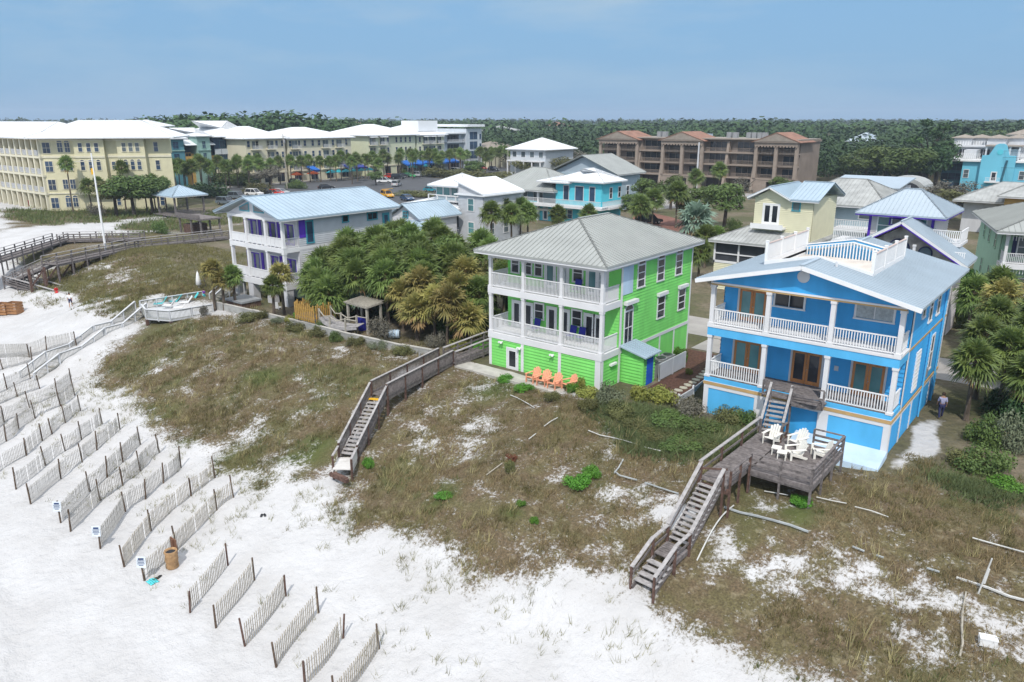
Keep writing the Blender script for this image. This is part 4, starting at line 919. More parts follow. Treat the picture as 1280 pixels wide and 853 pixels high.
p=P(250,368,dz); t=thing('folded_parasol','white folded parasol standing on the white deck','parasol',(p.x-.6,p.y+.3,dz),0,None,local=True)
b=MB(); b.lathe((0,0,.9),[(.14,0),(.30,.1),(.24,.7),(.14,1.3),(.03,1.6)],10); b.build('canopy',M['cleanwhite'],t,True); b=MB(); b.tube((0,0,0),(0,0,2.6),.03); b.build('pole',M['whitegrey'],t); b=MB(); b.lathe((0,0,0),[(.28,0),(.28,.08),(.06,.12)],10); b.build('base',M['whitegrey'],t)
b=MB(); n=14; b.path([(p.x-1.4+.75*math.cos(math.pi*i/n),p.y+1.2,dz+1.75*math.sin(math.pi*i/n)) for i in range(n+1)],.045); tag(recenter(b.build('garden_arch',M['dark']),(p.x-1.4,p.y+1.2,dz)),'dark hoop arch on the white sun deck','arch')
# ------------------------------------------------------------------ dark public boardwalks
def bwalk(par,pts,w,zs,**k):
    for i in range(len(pts)-1): walk(par,(*pts[i],zs[i]),(*pts[i+1],zs[i+1]),w,'wood',slats=(.3,.62),sp=2.6,post=.16,h=1.05,cap=.2,**k)
b0=P(282,296,.4);b1=P(165,309,.4);b2=P(62,331,.4);b2=Vector((b2.x,b2.y,.4))
t=thing('boardwalk','long dark weathered boardwalk from the pavilion with stairs doubling back to the beach','boardwalk',(b1.x,b1.y,0))
bwalk(t,[b0.xy,b1.xy,b2.xy],2.4,[.4,.4,.4])
e1=P(14,352,-2.2); stairs(t,(b2.x,b2.y,.4),(e1.x,e1.y,-2.2),2.2,14,'wood',slats=(.3,.62),sp=2.,cap=.2)
e2=P(122,384,-4.0); walk(t,(e1.x,e1.y,-2.2),(e2.x,e2.y,-3.9),2.0,'wood',slats=(.3,.62),sp=2.6,post=.16,cap=.3)
for u in (45,62,80,100,118):
    p=P(u,331-(u-62)*.21,.4); b=MB()
    for s in(-.9,.9): b.box(p.x-.13,p.x+.13,p.y+s-.13,p.y+s+.13,tzs(p.x,p.y)-.5,.3)
    b.beam((p.x,p.y-.9,-2.),(p.x,p.y+.9,.1),.06,.2); b.build('trestle',M['woodred'],t)
c0=P(-40,336,.2);c1=P(76,300,.4);c2=P(178,297,.5)
t=thing('boardwalk','second dark boardwalk branch nearer the yellow hotel','boardwalk',(c1.x,c1.y,0))
bwalk(t,[c0.xy,c1.xy,c2.xy],2.4,[.2,.4,.4])
# pavilion
gp_=P(228,268,.2); gx_,gy_=gp_.x,gp_.y
t=thing('pavilion','square beach pavilion with pale grey hip roof on tall posts','pavilion',(gx_,gy_,0))
hip(t,gx_-4.,gx_+4.,gy_-3.8,gy_+3.8,4.2,6.0,'roofsteel','y',hipl=3.7,sp=.5)
for sx in(-1,1):
    for sy in(-1,1): column(t,gx_+sx*3.2,gy_+sy*3.,-.3,4.1,.3,'wood','post')
b=MB(); b.box(gx_-4.2,gx_+4.2,gy_-3.9,gy_+3.9,.3,.45); b.build('deck',M['wood'],t)
for sx in (-1,1): rail(t,(gx_+sx*3.2,gy_-3.,.45),(gx_+sx*3.2,gy_+3.,.45),1.,'wood',.25,.05)
k=P(252,290,.2)
t=thing('shade_shelter','low wooden shelter with board roof beside the boardwalk','shelter',(k.x,k.y,0))
b=MB(); b.box(k.x-4.,k.x+3.4,k.y-2.,k.y+2.,2.5,2.75); b.box(k.x-4.,k.x+3.4,k.y-2.05,k.y-1.95,2.75,3.4); b.build('roof',M['wood'],t)
for sx in(-3.6,0,3.):
    for sy in(-1.7,1.7): b=MB(); b.box(k.x+sx-.12,k.x+sx+.12,k.y+sy-.12,k.y+sy+.12,-.4,2.5); b.build('post',M['wood'],t)
b=MB(); b.box(k.x-3.,k.x-.6,k.y-1.5,k.y+1.5,.0,1.5); b.build('bench',M['woodred'],t)
# pole with yellow flag
p=G(133,318); t=thing('flagpole','tall white pole with a small yellow warning flag on the sandy hill','flagpole',p,0,None,local=True)
b=MB(); b.tube((0,0,-.3),(-.05,0,14.2),.17,.09,10); b.build('pole',M['cleanwhite'],t); b=MB(); b.lathe((0,0,-.1),[(.35,0),(.35,.35),(.2,.5)],10); b.build('base',M['whitegrey'],t)
b=MB(); b.tube((-.05,-.4,13.2),(-.05,.4,13.2),.03); b.tube((-.05,-.4,13.2),(-.05,-2.6,13.1),.02); b.build('bracket',M['whitegrey'],t)
b=MB(); n=6
for i in range(n):
    x0,x1=-.12-.16*i,-.12-.16*(i+1); w0,w1=.08*math.sin(i*1.3),.08*math.sin((i+1)*1.3); b.hexa([(x0,w0,11.4-.05*i),(x1,w1,11.35-.05*i),(x1,w1+.01,11.35-.05*i),(x0,w0+.01,11.4-.05*i)],[(x0,w0,12.2-.03*i),(x1,w1,12.17-.03*i),(x1,w1+.01,12.17-.03*i),(x0,w0+.01,12.2-.03*i)])
b.build('flag',M['yellow'],t)
# ------------------------------------------------------------------ sand fences
def fence(pix,label,m='slat',pm='post',ht=1.2,sign=False,group='slatted sand fences on the beach',pp_=1.42,sag=.012,firstpost=True,sp=.125):
    pts=[G(u,v) for u,v in pix]; t=thing('sand_fence',label,'sand fence',pts[0],0,group); rr=random.Random(int(pix[0][0]*7+pix[0][1]))
    for i,p in enumerate(pts):
        b=MB(); lx,ly=rr.uniform(-.13,.13),rr.uniform(-.13,.13); b.tube((p.x,p.y,p.z-.4),(p.x+lx,p.y+ly,p.z+pp_*rr.uniform(.86,1.1)),.055,.045,7); b.build('post',M[pm],t)
        if sign and i==0:
            d=Vector((-fwx,-fwy,.15)).normalized(); r=Vector((rtx,rty,0)); c=Vector((p.x,p.y,p.z+pp_*.8))+d*.08; u=r.cross(-d).normalized(); u=u if u.z>0 else -u
            b=MB(); b.hexa([c-r*.24-u*.3,c+r*.24-u*.3,c+r*.24-u*.3+d*.02,c-r*.24-u*.3+d*.02],[c-r*.24+u*.3,c+r*.24+u*.3,c+r*.24+u*.3+d*.02,c-r*.24+u*.3+d*.02]); sgn=b.build('sign',M['signwhite'],t)
            b=MB()
            for q,w_ in ((.18,.15),(.08,.19),(0,.17),(-.08,.19),(-.16,.12)):
                cc=c+u*q+d*.023; hh=.05 if q>.1 else .018; b.hexa([cc-r*w_-u*hh,cc+r*w_-u*hh,cc+r*w_-u*hh+d*.004,cc-r*w_-u*hh+d*.004],[cc-r*w_+u*hh,cc+r*w_+u*hh,cc+r*w_+u*hh+d*.004,cc-r*w_+u*hh+d*.004])
            b.build('lettering',M['signink'],sgn)
    for p,q in zip(pts,pts[1:]):
        b=MB(); Ln=(q-p).length; n=max(3,int(Ln/sp)); d=(q-p).normalized(); nn=Vector((d.y,-d.x,0)); bow=rr.uniform(-.16,.16); tops=[]
        for k in range(n):
            f=(k+.5)/n; c=p.lerp(q,f)+nn*bow*math.sin(math.pi*f); g=tzs(c.x,c.y); z0=max(g-.05,p.z+(q.z-p.z)*f+.04+.06*math.sin(k*.7)*sag*8-.05); zt=p.z+(q.z-p.z)*f+ht-sag*4*math.sin(math.pi*f)*rr.uniform(.85,1.1)+rr.uniform(-.012,.012)
            if rr.random()<.045: continue
            ln=rr.uniform(-.025,.025); b.beam((c.x,c.y,z0),(c.x+d.x*ln,c.y+d.y*ln,max(zt,g+.3)),.062,.012)
        b.build('slat_panel',M[m],t)
        w_=MB()
        for hh in (.25,.6,.95):
            for k in range(4):
                f0,f1=k/4,(k+1)/4; c0=p.lerp(q,f0)+nn*bow*math.sin(math.pi*f0);c1=p.lerp(q,f1)+nn*bow*math.sin(math.pi*f1); s0=sag*4*math.sin(math.pi*f0)*hh;s1=sag*4*math.sin(math.pi*f1)*hh
                w_.tube((c0.x,c0.y,c0.z+hh-s0),(c1.x,c1.y,c1.z+hh-s1),.005,.005,4)
        w_.build('wire',M['wire'],t)
    return t
FG=[[(237,766),(285,707)],[(270,785),(318,726)],[(307,808),(357,745)],[(346,834),(398,766)],[(381,858),(428,798)],[(420,886),(474,811)]]
for i,pix in enumerate(FG):
    fence(pix,'single pale slatted sand fence panel between two posts, %s counted from the litter barrel'%ORDN[i],'slat','post' if i%2 else 'woodred',1.2,group='six single panel sand fences',sp=.15)
ROWS=[([(181,726),(222,688),(271,638),(292,622)],1),([(156,709),(189,664),(239,620),(269,597)],0),([(125,686),(157,640),(181.6,624),(204,604),(226,585)],1),
([(88,665),(126,626),(153.5,607),(176,589),(200,566)],0),([(76,654),(112.5,615),(133.6,597),(153.5,578),(176,556)],1),([(38.7,630),(76,599),(103,578),(121,563),(150,537)],0),([(20,612),(57.5,582),(82,564),(102,550),(128,530)],0),
([(-14,598),(33,570),(53,551),(65.6,543),(82,529),(101,514)],0),([(-30,576),(8,552),(23.4,537),(44.5,523),(76,508),(94,494)],0),([(-20,548),(5,528),(37.5,510),(71.5,494),(90,480)],0),([(-24,520),(-4,507),(22,496),(50,486)],0),([(-30,502),(9,487),(38,474)],0)]
for i,(pix,sg) in enumerate(ROWS):
    fence(pix,('grey slatted sand fence, %s row back from the litter barrel%s'%(ORDN[i],', white notice on post' if sg else '')),'slatgrey' if i>1 else 'slat','post',1.15,sign=bool(sg),sp=.115)
fence([(-20,448),(37,447),(58,439),(96,432)],'pale sand fence standing on open sand behind the white stairs','slatgrey','post',1.4,sp=.09)
fence([(-20,470),(4,462),(40,452)],'short low sand fence on the sand in front of the pale fence','slatgrey','post',1.0,sp=.09)
# ------------------------------------------------------------------ beach clutter
p=G(216,709); t=thing('trash_barrel','brown litter barrel with bag and upright board by the fence','trash barrel',p,0,None,local=True)
b=MB(); b.lathe((0,0,0),[(.30,0),(.33,.05),(.31,.3),(.34,.5),(.32,.8),(.35,.98),(.33,1.02),(.27,1.0),(.25,.9)],16); b.build('barrel',M['barrel'],t,True); b=MB(); b.lathe((0,0,.9),[(.26,0),(.26,.02)],14); b.build('bag',M['dark'],t)
p2=G(219,701); b=MB(); b.box(p2.x-.3,p2.x+.3,p2.y+.02,p2.y+.07,p2.z+.5,p2.z+1.35); b.box(p2.x-.06,p2.x+.06,p2.y-.04,p2.y+.02,p2.z-.2,p2.z+1.3); tag(recenter(b.build('notice_board',M['brownboard']),p2),'plain brown board on a post behind the litter barrel','board')
p=G(190,728); t=thing('beach_towel','turquoise towel dropped beside dark sandals near the fence sign','towel',p,0,None,local=True)
b=MB(); n=6
for i in range(n):
    for j in range(4):
        f=lambda a,c:(a*.09-.27+.05*math.sin(c*2),c*.11-.2,.03+.04*math.sin(a*1.7)*math.cos(c*2.1)+.03)
        b.poly([f(i,j),f(i+1,j),f(i+1,j+1),f(i,j+1)])
o=b.build('cloth',M['aqua'],t,True); sm=o.modifiers.new('thick','SOLIDIFY'); sm.thickness=.03
def sandal(x,y,z,r,lab,grp):
    t=thing('sandal',lab,'sandal',(x,y,z),r,grp,local=True); b=MB(); b.prism([(-.05,-.14,0),(.05,-.14,0),(.065,.05,0),(.04,.15,0),(-.04,.15,0),(-.065,.05,0)],(0,0,.03)); b.build('sole',M['dark'],t); b=MB(); b.path([(-.06,.0,.03),(0,.06,.08),(.06,.0,.03)],.012,5); b.build('strap',M['dark'],t)
for q,(u,v,lab) in enumerate(((195,724,'dark sandal beside the turquoise towel'),(199,722,'dark sandal a step behind the towel'),(327,645,'left dark sandal on the open sand below the dune'),(331,644.5,'right dark sandal on the open sand below the dune'))):
    p=G(u,v); sandal(p.x,p.y,p.z+.01,.4*q,lab,'sandals on the sand'); col.objects[-1].scale=(1,1,1)
    [setattr(o,'scale',(1.15,1.15,1.15)) for o in bpy.data.objects if o.name.startswith('sandal')]
for u,v,lab in ((6,393,'left brown wooden lifeguard crate on the far sand'),(19,392,'right brown wooden crate on the far sand')):
    p=G(u,v); t=thing('wooden_crate',lab,'crate',p,.5,'brown crates on the sand',local=True); b=MB()
    for z in (.05,.4,.75,1.1): b.box(-.75,.75,-.6,-.55,z,z+.28); b.box(-.75,.75,.55,.6,z,z+.28); b.box(-.75,-.7,-.55,.55,z,z+.28); b.box(.7,.75,-.55,.55,z,z+.28)
    b.build('side_boards',M['boxwood'],t); b=MB(); b.box(-.7,.7,-.55,.55,.02,.08); b.build('floor',M['boxwood'],t)
# pipes and boards half buried on the dune
def strip(pix,label,cat,m,w=.09,h=.09,lift=.03,name='pipe',group=None,rnd=True):
    pts=[G(u,v) for u,v in pix]; b=MB()
    for p,q in zip(pts,pts[1:]):
        n=max(1,int((q-p).length/.7))
        for i in range(n):
            a=p.lerp(q,i/n);c=p.lerp(q,(i+1)/n); a=Vector((a.x,a.y,tzs(a.x,a.y)+lift));c=Vector((c.x,c.y,tzs(c.x,c.y)+lift))
            if rnd: b.tube(a,c,w*.28,w*.28,7)
            else: b.beam(a,c,w*.5,h*.6)
    return tag(recenter(b.build(name,M[m]),pts[0]),label,cat,group)
strip([(735,541),(765,550),(797,559)],'white pipe lying in the grass right of the dune crest','pipe','pvc',.11,lift=.16)
strip([(805,562),(826,567)],'short white pipe end in the grass near the walkway','pipe','pvc',.1,lift=.16)
strip([(638,496),(655,504),(668,512)],'white pipe half buried in front of the coral chairs','pipe','pvc',.1,lift=.12)
strip([(680,536),(697,525)],'white stick lying on the dune nearest the green house','board','pvc',.1,.05,.16,'board',None,False)
strip([(661,552),(670,545)],'shorter white stick lying on the brown grass','board','pvc',.1,.05,.16,'board',None,False)
strip([(608,597),(628,582)],'pale stick lying beside the rust coloured bush','board','woodpale',.1,.05,.16,'board',None,False)
strip([(768,592),(774,597),(796,603)],'bent grey board edging on the dune left of the walkway','edging','pipegrey',.14,.10,.14,'edging_board',None,False)
strip([(779,577),(768,594)],'short grey board end tilted on the dune','edging','pipegrey',.14,.10,.14,'edging_board',None,False)
strip([(806,606),(838,617),(848,620)],'grey edging board running up to the walkway stairs','edging','pipegrey',.13,.08,.14,'edging_board',None,False)
strip([(905,637),(945,648),(1010,668)],'long grey edging board right of the walkway stairs','edging','pipegrey',.18,.14,.14,'edging_board',None,False)
strip([(1065,686),(1080,692)],'grey edging piece showing in the grass mid slope','edging','pipegrey',.15,.1,.12,'edging_board',None,False)
strip([(1095,697),(1104,700)],'small grey edging piece below the blue house','edging','pipegrey',.15,.1,.12,'edging_board',None,False)
strip([(1158,713),(1174,718)],'grey edging piece beside the bare sand patch','edging','pipegrey',.15,.1,.12,'edging_board',None,False)
strip([(1195,725),(1235,738),(1290,756)],'long white edging board by the leaning stake','edging','pvc',.2,.12,.12,'edging_board',None,False)
strip([(955,617),(985,622)],'white pipe under the front of the deck','pipe','pvc',.1,lift=.14); strip([(1020,625),(1058,633)],'white pipe in the grass right of the deck','pipe','pvc',.1,lift=.16); strip([(1068,637),(1110,650)],'white pipe in the grass below the concrete apron','pipe','pvc',.1,lift=.16)
strip([(1215,676),(1250,686),(1290,697)],'white pipe at the right edge of the dune','pipe','pvc',.13,lift=.15)
p=G(871,702);q=G(917,633); b=MB(); pts=[p.lerp(q,i/8) for i in range(9)]; b.path([(a.x,a.y,max(tzs(a.x,a.y)+.05,a.z+.05+.5*math.sin(math.pi*i/8))) for i,a in enumerate(pts)],.035); tag(recenter(b.build('hose',M['pvc']),p),'thin white hose bowed beside the walkway stairs','hose')
p=G(1222,742); b=MB(); b.tube((p.x,p.y,p.z-.2),(p.x+.25,p.y+.2,p.z+1.7),.035,.03); b.tube((p.x+.15,p.y+.1,p.z+.5),(p.x+.22,p.y+.17,p.z+1.2),.05); tag(recenter(b.build('stake',M['pvc']),p),'thin white stake leaning by the long edging board','stake')
pts=[G(1199,823),G(1203,806),G(1202,785),G(1203,766)]; b=MB(); b.path([(a.x,a.y,a.z+.08) for a in pts],.05); a=pts[3]; e=G(1207,743); b.tube((a.x,a.y,a.z+.08),(e.x,e.y,e.z+.12),.035); tag(recenter(b.build('drift_branch',M['woodpale']),pts[0]),'pale bent branch lying on the bare sand','branch')
p=G(1234,806); t=thing('cooler_box','small white cooler box on the sand at the right','cooler box',p,.3,None,local=True); b=MB(); b.box(-.3,.3,-.18,.18,0,.3); b.build('body',M['cleanwhite'],t); b=MB(); b.box(-.315,.315,-.195,.195,.3,.36); b.build('lid',M['cleanwhite'],t); b=MB(); b.path([(-.31,0,.24),(-.35,0,.3),(-.35,0,.42),(.35,0,.42),(.35,0,.3),(.31,0,.24)],.012,5); b.build('handle',M['whitegrey'],t)
# ------------------------------------------------------------------ people
def skinmesh(name,m,J,E,rad,par,root=0,sub=1):
    me=bpy.data.meshes.new(name); me.from_pydata(J,E,[]); me.materials.append(m); o=bpy.data.objects.new(name,me); col.objects.link(o); o.parent=par
    sk=o.modifiers.new('skin','SKIN'); sv=me.skin_vertices[0].data if me.skin_vertices else None
    if sv is None:
        import bmesh; bm=bmesh.new(); bm.from_mesh(me); ly=bm.verts.layers.skin.verify(); bm.to_mesh(me); bm.free(); sv=me.skin_vertices[0].data
    for i,r in enumerate(rad): sv[i].radius=(r,r) if not hasattr(r,'__len__') else r; sv[i].use_root=(i==root)
    s=o.modifiers.new('sub','SUBSURF'); s.levels=sub; s.render_levels=sub
    return o
def person(label,loc,rot,shirt,pants,h=1.72,stride=.22,armf=.15,dress=False,shorts=False):
    t=thing('person',label,'person',loc,rot,None,local=True); t.scale=(h/1.72,)*3; s=stride
    J=[(0,0,.95),(0,.01,1.15),(0,.0,1.38),(0,.0,1.50),(0,-.02,1.58),(0,-.03,1.68),
       (-.10,0,.90),(-.11,-s*.5,.50),(-.11,-s,.07),(-.11,-s-.14,.03),(.10,0,.90),(.11,s*.35,.50),(.11,s*.9,.08),(.11,s*.9-.14,.03),
       (-.19,0,1.40),(-.24,armf*.4,1.12),(-.25,-armf*.4,.88),(-.25,-armf*.6,.78),(.19,0,1.40),(.24,-armf*.5,1.12),(.25,-armf*1.4,.90),(.25,-armf*1.7,.80)]
    E_=[(0,1),(1,2),(2,3),(3,4),(4,5),(0,6),(6,7),(7,8),(8,9),(0,10),(10,11),(11,12),(12,13),(2,14),(14,15),(15,16),(16,17),(2,18),(18,19),(19,20),(20,21)]
    rd=[.14,.13,.15,.055,.09,.085,.085,.06,.042,.035,.085,.06,.042,.035,.06,.042,.034,.036,.06,.042,.034,.036]
    skinmesh('body',M['skin'],J,E_,rd,t)
    k=[0,1,2,14,15,18,19]; mp={a:i for i,a in enumerate(k)}
    skinmesh('shirt',M[shirt],[J[i] for i in k],[(mp[a],mp[b]) for a,b in E_ if a in mp and b in mp],[rd[i]+.022 for i in k],t)
    k=[0,6,7,10,11]+([] if shorts else [8,12]); mp={a:i for i,a in enumerate(k)}
    if dress:
        b=MB(); b.lathe((0,0,.45),[(.30,0),(.24,.25),(.17,.6)],12); b.build('skirt',M[pants],t,True)
    else: skinmesh('trousers',M[pants],[J[i] for i in k],[(mp[a],mp[b]) for a,b in E_ if a in mp and b in mp],[rd[i]+.02 for i in k],t)
    b=MB(); b.lathe((0,.0,1.60),[(.09,0),(.115,.06),(.105,.13),(.05,.18),(.01,.19)],10); b.build('hair',M['hair'],t,True)
    return t
p=P(1175,523,0); person('person in lilac shirt and dark trousers walking beside the blue house',(p.x,p.y,0),R(-160),'lilac','navy')
p=G(89,384); person('person in white shirt and dark shorts walking on sand by the boardwalk',p,R(60),'cleanwhite','navy',1.7,.25,.2,shorts=True)
p=P(71,368,-2.6); person('person in a red dress standing on the lower boardwalk ramp',(p.x,p.y,-3.25),R(120),'redcloth','redcloth',1.75,.08,dress=True)
p=P(256,376,-.45); person('child in purple top and turquoise shorts on the white deck',(p.x,p.y,-.45),R(200),'purplecloth','aqua',1.3,.05,shorts=True)
# ------------------------------------------------------------------ white house with purple doors
x0,x1,yf,yr,yb=-74.9,-65.3,45.,46.9,59.8
H=thing('beach_house','white house with purple doors, teal window trim and pale blue metal gable roof','house',((x0+x1)/2,52,0))
fR=Face('y-',yr); fS=Face('x+',x1); fF=Face('y-',yf)
b=MB(); b.box(x0,x1,yr,yb,1.7,8.9); b.box(x0+1,x1-.0,yr+1.5,yb,-.8,1.7); siding(b,fS,yr,yb,2.4,5.8,.2); siding(b,fR,x0,x1,2.4,8.9,.2)
b.prism([(x0,yf+.05,9.0),(x1,yf+.05,9.0),(-70.4,yf+.05,10.72)],(0,.15,0)); b.build('wall',M['whitehouse'],H)
b=MB(); siding(b,fS,yr+.02,yb-.02,6.1,8.9,.2,.006); b.build('grey_siding',M['greysiding'],H)
b=MB(); b.box(x0-.05,x1+.05,yf-.05,yr,1.75,2.4); b.box(x0-.05,x1+.05,yf-.05,yr,5.55,6.0); b.box(x0-.05,x1+.05,yf-.03,yf+.25,8.7,9.0); fS.box(b,yr,yb,5.7,6.0,.0,.07); fS.box(b,yr,yb,1.8,2.4,0,.07); b.build('balcony_deck',M['white'],H)
cs=(x0+.15,-71.75,-68.3,x1-.15)
for x in cs:
    for z0,z1 in ((2.4,5.55),(6.0,8.7)): column(H,x,yf+.15,z0,z1,.3)
for a,c in zip(cs,cs[1:]):
    for z in (2.4,6.0):
        b=MB(); b.box(a+.15,c-.15,yf+.09,yf+.15,z+.12,z+.95); b.box(a+.15,c-.15,yf+.05,yf+.2,z+.95,z+1.02)
        for k in range(1,4): xx=a+(c-a)*k/4; b.box(xx-.05,xx+.05,yf+.06,yf+.18,z+.02,z+.96)
        b.build('railing',M['white'],H)
for z in (2.4,6.0): rail(H,(x1-.12,yf+.3,z),(x1-.12,yr-.05,z),1.0,'white',.14)
for xx in (x0+.45,-71.75,-68.4,x1-.45):
    b=MB(); b.box(xx-.45,xx+.45,yf+.0,yf+.8,-1.2,1.75); b.build('pier',M['whitehouse'],H)
for y in (49.,52.,55.):
    b=MB(); b.box(x1-.8,x1-.01,y-.45,y+.45,-1.2,1.7); b.build('pier',M['whitehouse'],H)
for z in (2.42,6.02):
    for a in (-73.4,-70.0,-66.9): door(H,fR,a,z,2.0,2.2,'white','glassm','purple',2,label='purple double door with a white frame')
    for a in (-74.6,-71.9,-68.5): b=MB(); fR.box(b,a-.22,a+.22,z,z+2.3,.04,.12); b.build('purple_shutter',M['purple'],H)
window(H,fS,48.3,6.35,.75,2.1,'tealtrim','glassb',(1,1)); window(H,fS,53.,8.0,.7,.6,'tealtrim','glassd',(1,1)); window(H,fS,56.8,7.9,1.3,.65,'tealtrim','glassd',(2,1)); door(H,fS,58.8,6.1,.8,2.2,'tealtrim','glassb')
b=MB(); fS.box(b,yr+.08,yr+.85,6.9,8.7,.04,.09); b.build('purple_shutter',M['purple'],H)
for s in (-1,1):
    b=MB(); a0,a1=-70.4+s*.35,-70.4+s*2.2; b.prism([(a0,yf+.02,9.35),(a1,yf+.02,9.35),(a1,yf+.02,9.75),(a0,yf+.02,10.4)],(0,.04,0)); w_=b.build('window',M['tealtrim'],H,label='teal framed gable window with a sloped top'); b=MB(); a0,a1=-70.4+s*.48,-70.4+s*2.07; b.prism([(a0,yf+.0,9.47),(a1,yf+.0,9.47),(a1,yf+.0,9.68),(a0,yf+.0,10.22)],(0,.03,0)); b.build('pane',M['glassm'],w_)
hip(H,-76.3,-64.5,44.2,60.4,9.1,10.95,'roofsteel','y',gable=True,sp=.6)
# stairs and tub below
t=thing('garden_stairs','white railed stairs climbing from the white deck to the house porch','stairs',(-72.5,43.5,0)); S2=dict(S); stairs(t,(-74.1,45.3,1.9),(-74.6,42.0,-.4),1.2,12,**S)
t=thing('hot_tub','square hot tub in dark wood with a grey lid under the palms','hot tub',(-69.6,42.8,-.5)); b=MB(); b.box(-71.2,-68.3,41.6,43.8,-.7,.55); 
b.build('casing',M['woodred'],t); b=MB(); b.box(-71.3,-68.2,41.5,43.9,.55,.75); b.build('lid',M['acgrey'],t)
b=MB(); b.box(-68.5,-62.3,41.5,44.6,-.55,-.28); o=b.build('brick_patio',M['redpave']); o['kind']='structure'
t=thing('garden_chair','small white chair between the piers under the white house','chair',(-65.6,43.9,-.28),.5,None,local=True); b=MB(); b.box(-.3,.3,-.3,.3,.40,.46); b.build('seat',M['cleanwhite'],t); b=MB(); b.beam((0,-.28,.45),(0,-.42,1.05),.6,.05); b.build('backrest',M['cleanwhite'],t)
for sx in (-.27,.27):
    for sy in (-.26,.26): b=MB(); b.tube((sx,sy,0),(sx,sy,.4),.03); b.build('leg',M['cleanwhite'],t)
# seawall along the dune
t=thing('sea_wall','low grey white concrete wall between the dune and the palm garden','wall',(-56,41.2,0)); b=MB(); pts=[(-71.3,40.6),(-65.5,41.0),(-58,41.3),(-51,41.35),(-45.2,41.8),(-42.2,42.4)]
for p,q in zip(pts,pts[1:]): b.beam((*p,-.40),(*q,-.45),.18,1.7)
b.build('panels',M['seawall'],t); b=MB()
for p,q in zip(pts,pts[1:]): b.beam((*p,.50),(*q,.45),.24,.08)
b.build('cap',M['concrete'],t)
for k in range(12):
    x=-70+2.5*k; b=MB(); b.box(x-.06,x+.06,40.98+.02*k,41.12+.02*k,-1.2,.40); b.build('post',M['seawall'],t)
# garden platform, bridge and canopy among the palms
t=thing('picket_balcony','yellow picket fenced platform standing among the palms','platform',(-57.2,43.2,0)); q0=P(380,386,1.0)
cx_,cy_=-57.4,42.4
b=MB(); b.box(cx_-1.5,cx_+1.5,cy_-1.2,cy_+1.2,.85,1.0); b.build('deck',M['wood'],t)
for ax,x0_,y0_,x1_,y1_ in ((0,cx_-1.5,cy_-1.2,cx_+1.5,cy_-1.2),(1,cx_+1.5,cy_-1.1,cx_+1.5,cy_+1.2),(1,cx_-1.5,cy_-1.1,cx_-1.5,cy_+1.2)):
    b=MB(); n=11
    for i in range(n):
        x=x0_+(x1_-x0_)*(i+.5)/n;y=y0_+(y1_-y0_)*(i+.5)/n; hh=1.45+.15*math.sin(i*1.9); b.beam((x,y,.65),(x,y,.8+hh),.17,.03)
    b.beam((x0_,y0_+.03,1.1),(x1_,y1_+.03,1.1),.04,.08);b.beam((x0_,y0_+.03,1.8),(x1_,y1_+.03,1.8),.04,.08); b.build('picket_panel',M['picketgold'],t)
for sx in(-1.3,1.3):
    for sy in (-1,1): b=MB(); b.box(cx_+sx-.08,cx_+sx+.08,cy_+sy-.08,cy_+sy+.08,-.6,.85); b.build('leg',M['woodpale'],t)
t=thing('garden_bridge','weathered curved wooden bridge with rope rails beside the picket platform','bridge',(-54.6,42.8,0)); pts=[(-55.8,42.3,1.15),(-55.,42.2,.92),(-54.2,42.2,.76),(-53.4,42.3,.70),(-52.4,42.5,.74),(-51.4,42.9,.9)]
for p,q in zip(pts,pts[1:]): 
    b=MB(); planks(b,p,q,1.3,.06,.2); b.beam((p[0],p[1]-.65,p[2]-.15),(q[0],q[1]-.65,q[2]-.15),.06,.3); b.build('deck',M['woodtop'],t)
for s in (-.65,.65):
    b=MB(); b.path([(p[0],p[1]+s,p[2]+.75-.25*(i%2)) for i,p in enumerate(pts)],.05); b.build('rope_rail',M['woodpale'],t)
    for p in pts[::2]: b=MB(); b.box(p[0]-.07,p[0]+.07,p[1]+s-.07,p[1]+s+.07,-.6,p[2]+.85); b.build('post',M['woodpale'],t)
t=thing('garden_canopy','grey thatched canopy on white posts in the palm garden','canopy',(-52,44.2,0))
b=MB(); b.hexa([(-53.9,43.1,2.5),(-50.9,43.1,2.4),(-50.9,45.1,2.55),(-53.9,45.1,2.65)],[(-53.9,43.1,2.6),(-50.9,43.1,2.5),(-50.9,45.1,2.65),(-53.9,45.1,2.75)])
for i in range(12): x=-53.9+.27*i; b.beam((x,43.,2.62),(x,45.2,2.8),.1,.04)
b.build('roof',M['woodpale'],t)
for x in (-53.7,-51.1):
    for y in (43.3,44.9): b=MB(); b.box(x-.09,x+.09,y-.09,y+.09,-.3,2.5); b.build('post',M['woodpale'],t)
b=MB(); b.box(-53.,-52.3,43.6,44.2,.0,1.2); tag(recenter(b.build('storage_bin',M['royal']),(-52.6,43.9,0)),'dark blue bin under the grey garden canopy','bin')
p=P(493,424,0); t=thing('water_barrel','light blue barrel on its side by the palm trunks','barrel',(p.x,p.y,.1),.6,None,local=True); b=MB(); b.tube((-.5,0,.38),(.5,0,.38),.36,.36,14); b.build('body',M['roofblue'],t)
for x in(-.3,0,.3): b=MB(); b.tube((x-.03,0,.38),(x+.03,0,.38),.385,.385,14); b.build('hoop',M['palebl'],t)
# ------------------------------------------------------------------ second row of houses
def simplewall(par,x0,x1,y0,y1,z0,z1,m,name='wall',lap=.2,vis='-+'):
    b=MB(); b.box(x0,x1,y0,y1,z0,z1)
    if lap: siding(b,Face('y-',y0),x0,x1,z0,z1,lap); siding(b,Face('x+',x1),y0,y1,z0,z1,lap)
    return b.build(name,M[m],par)
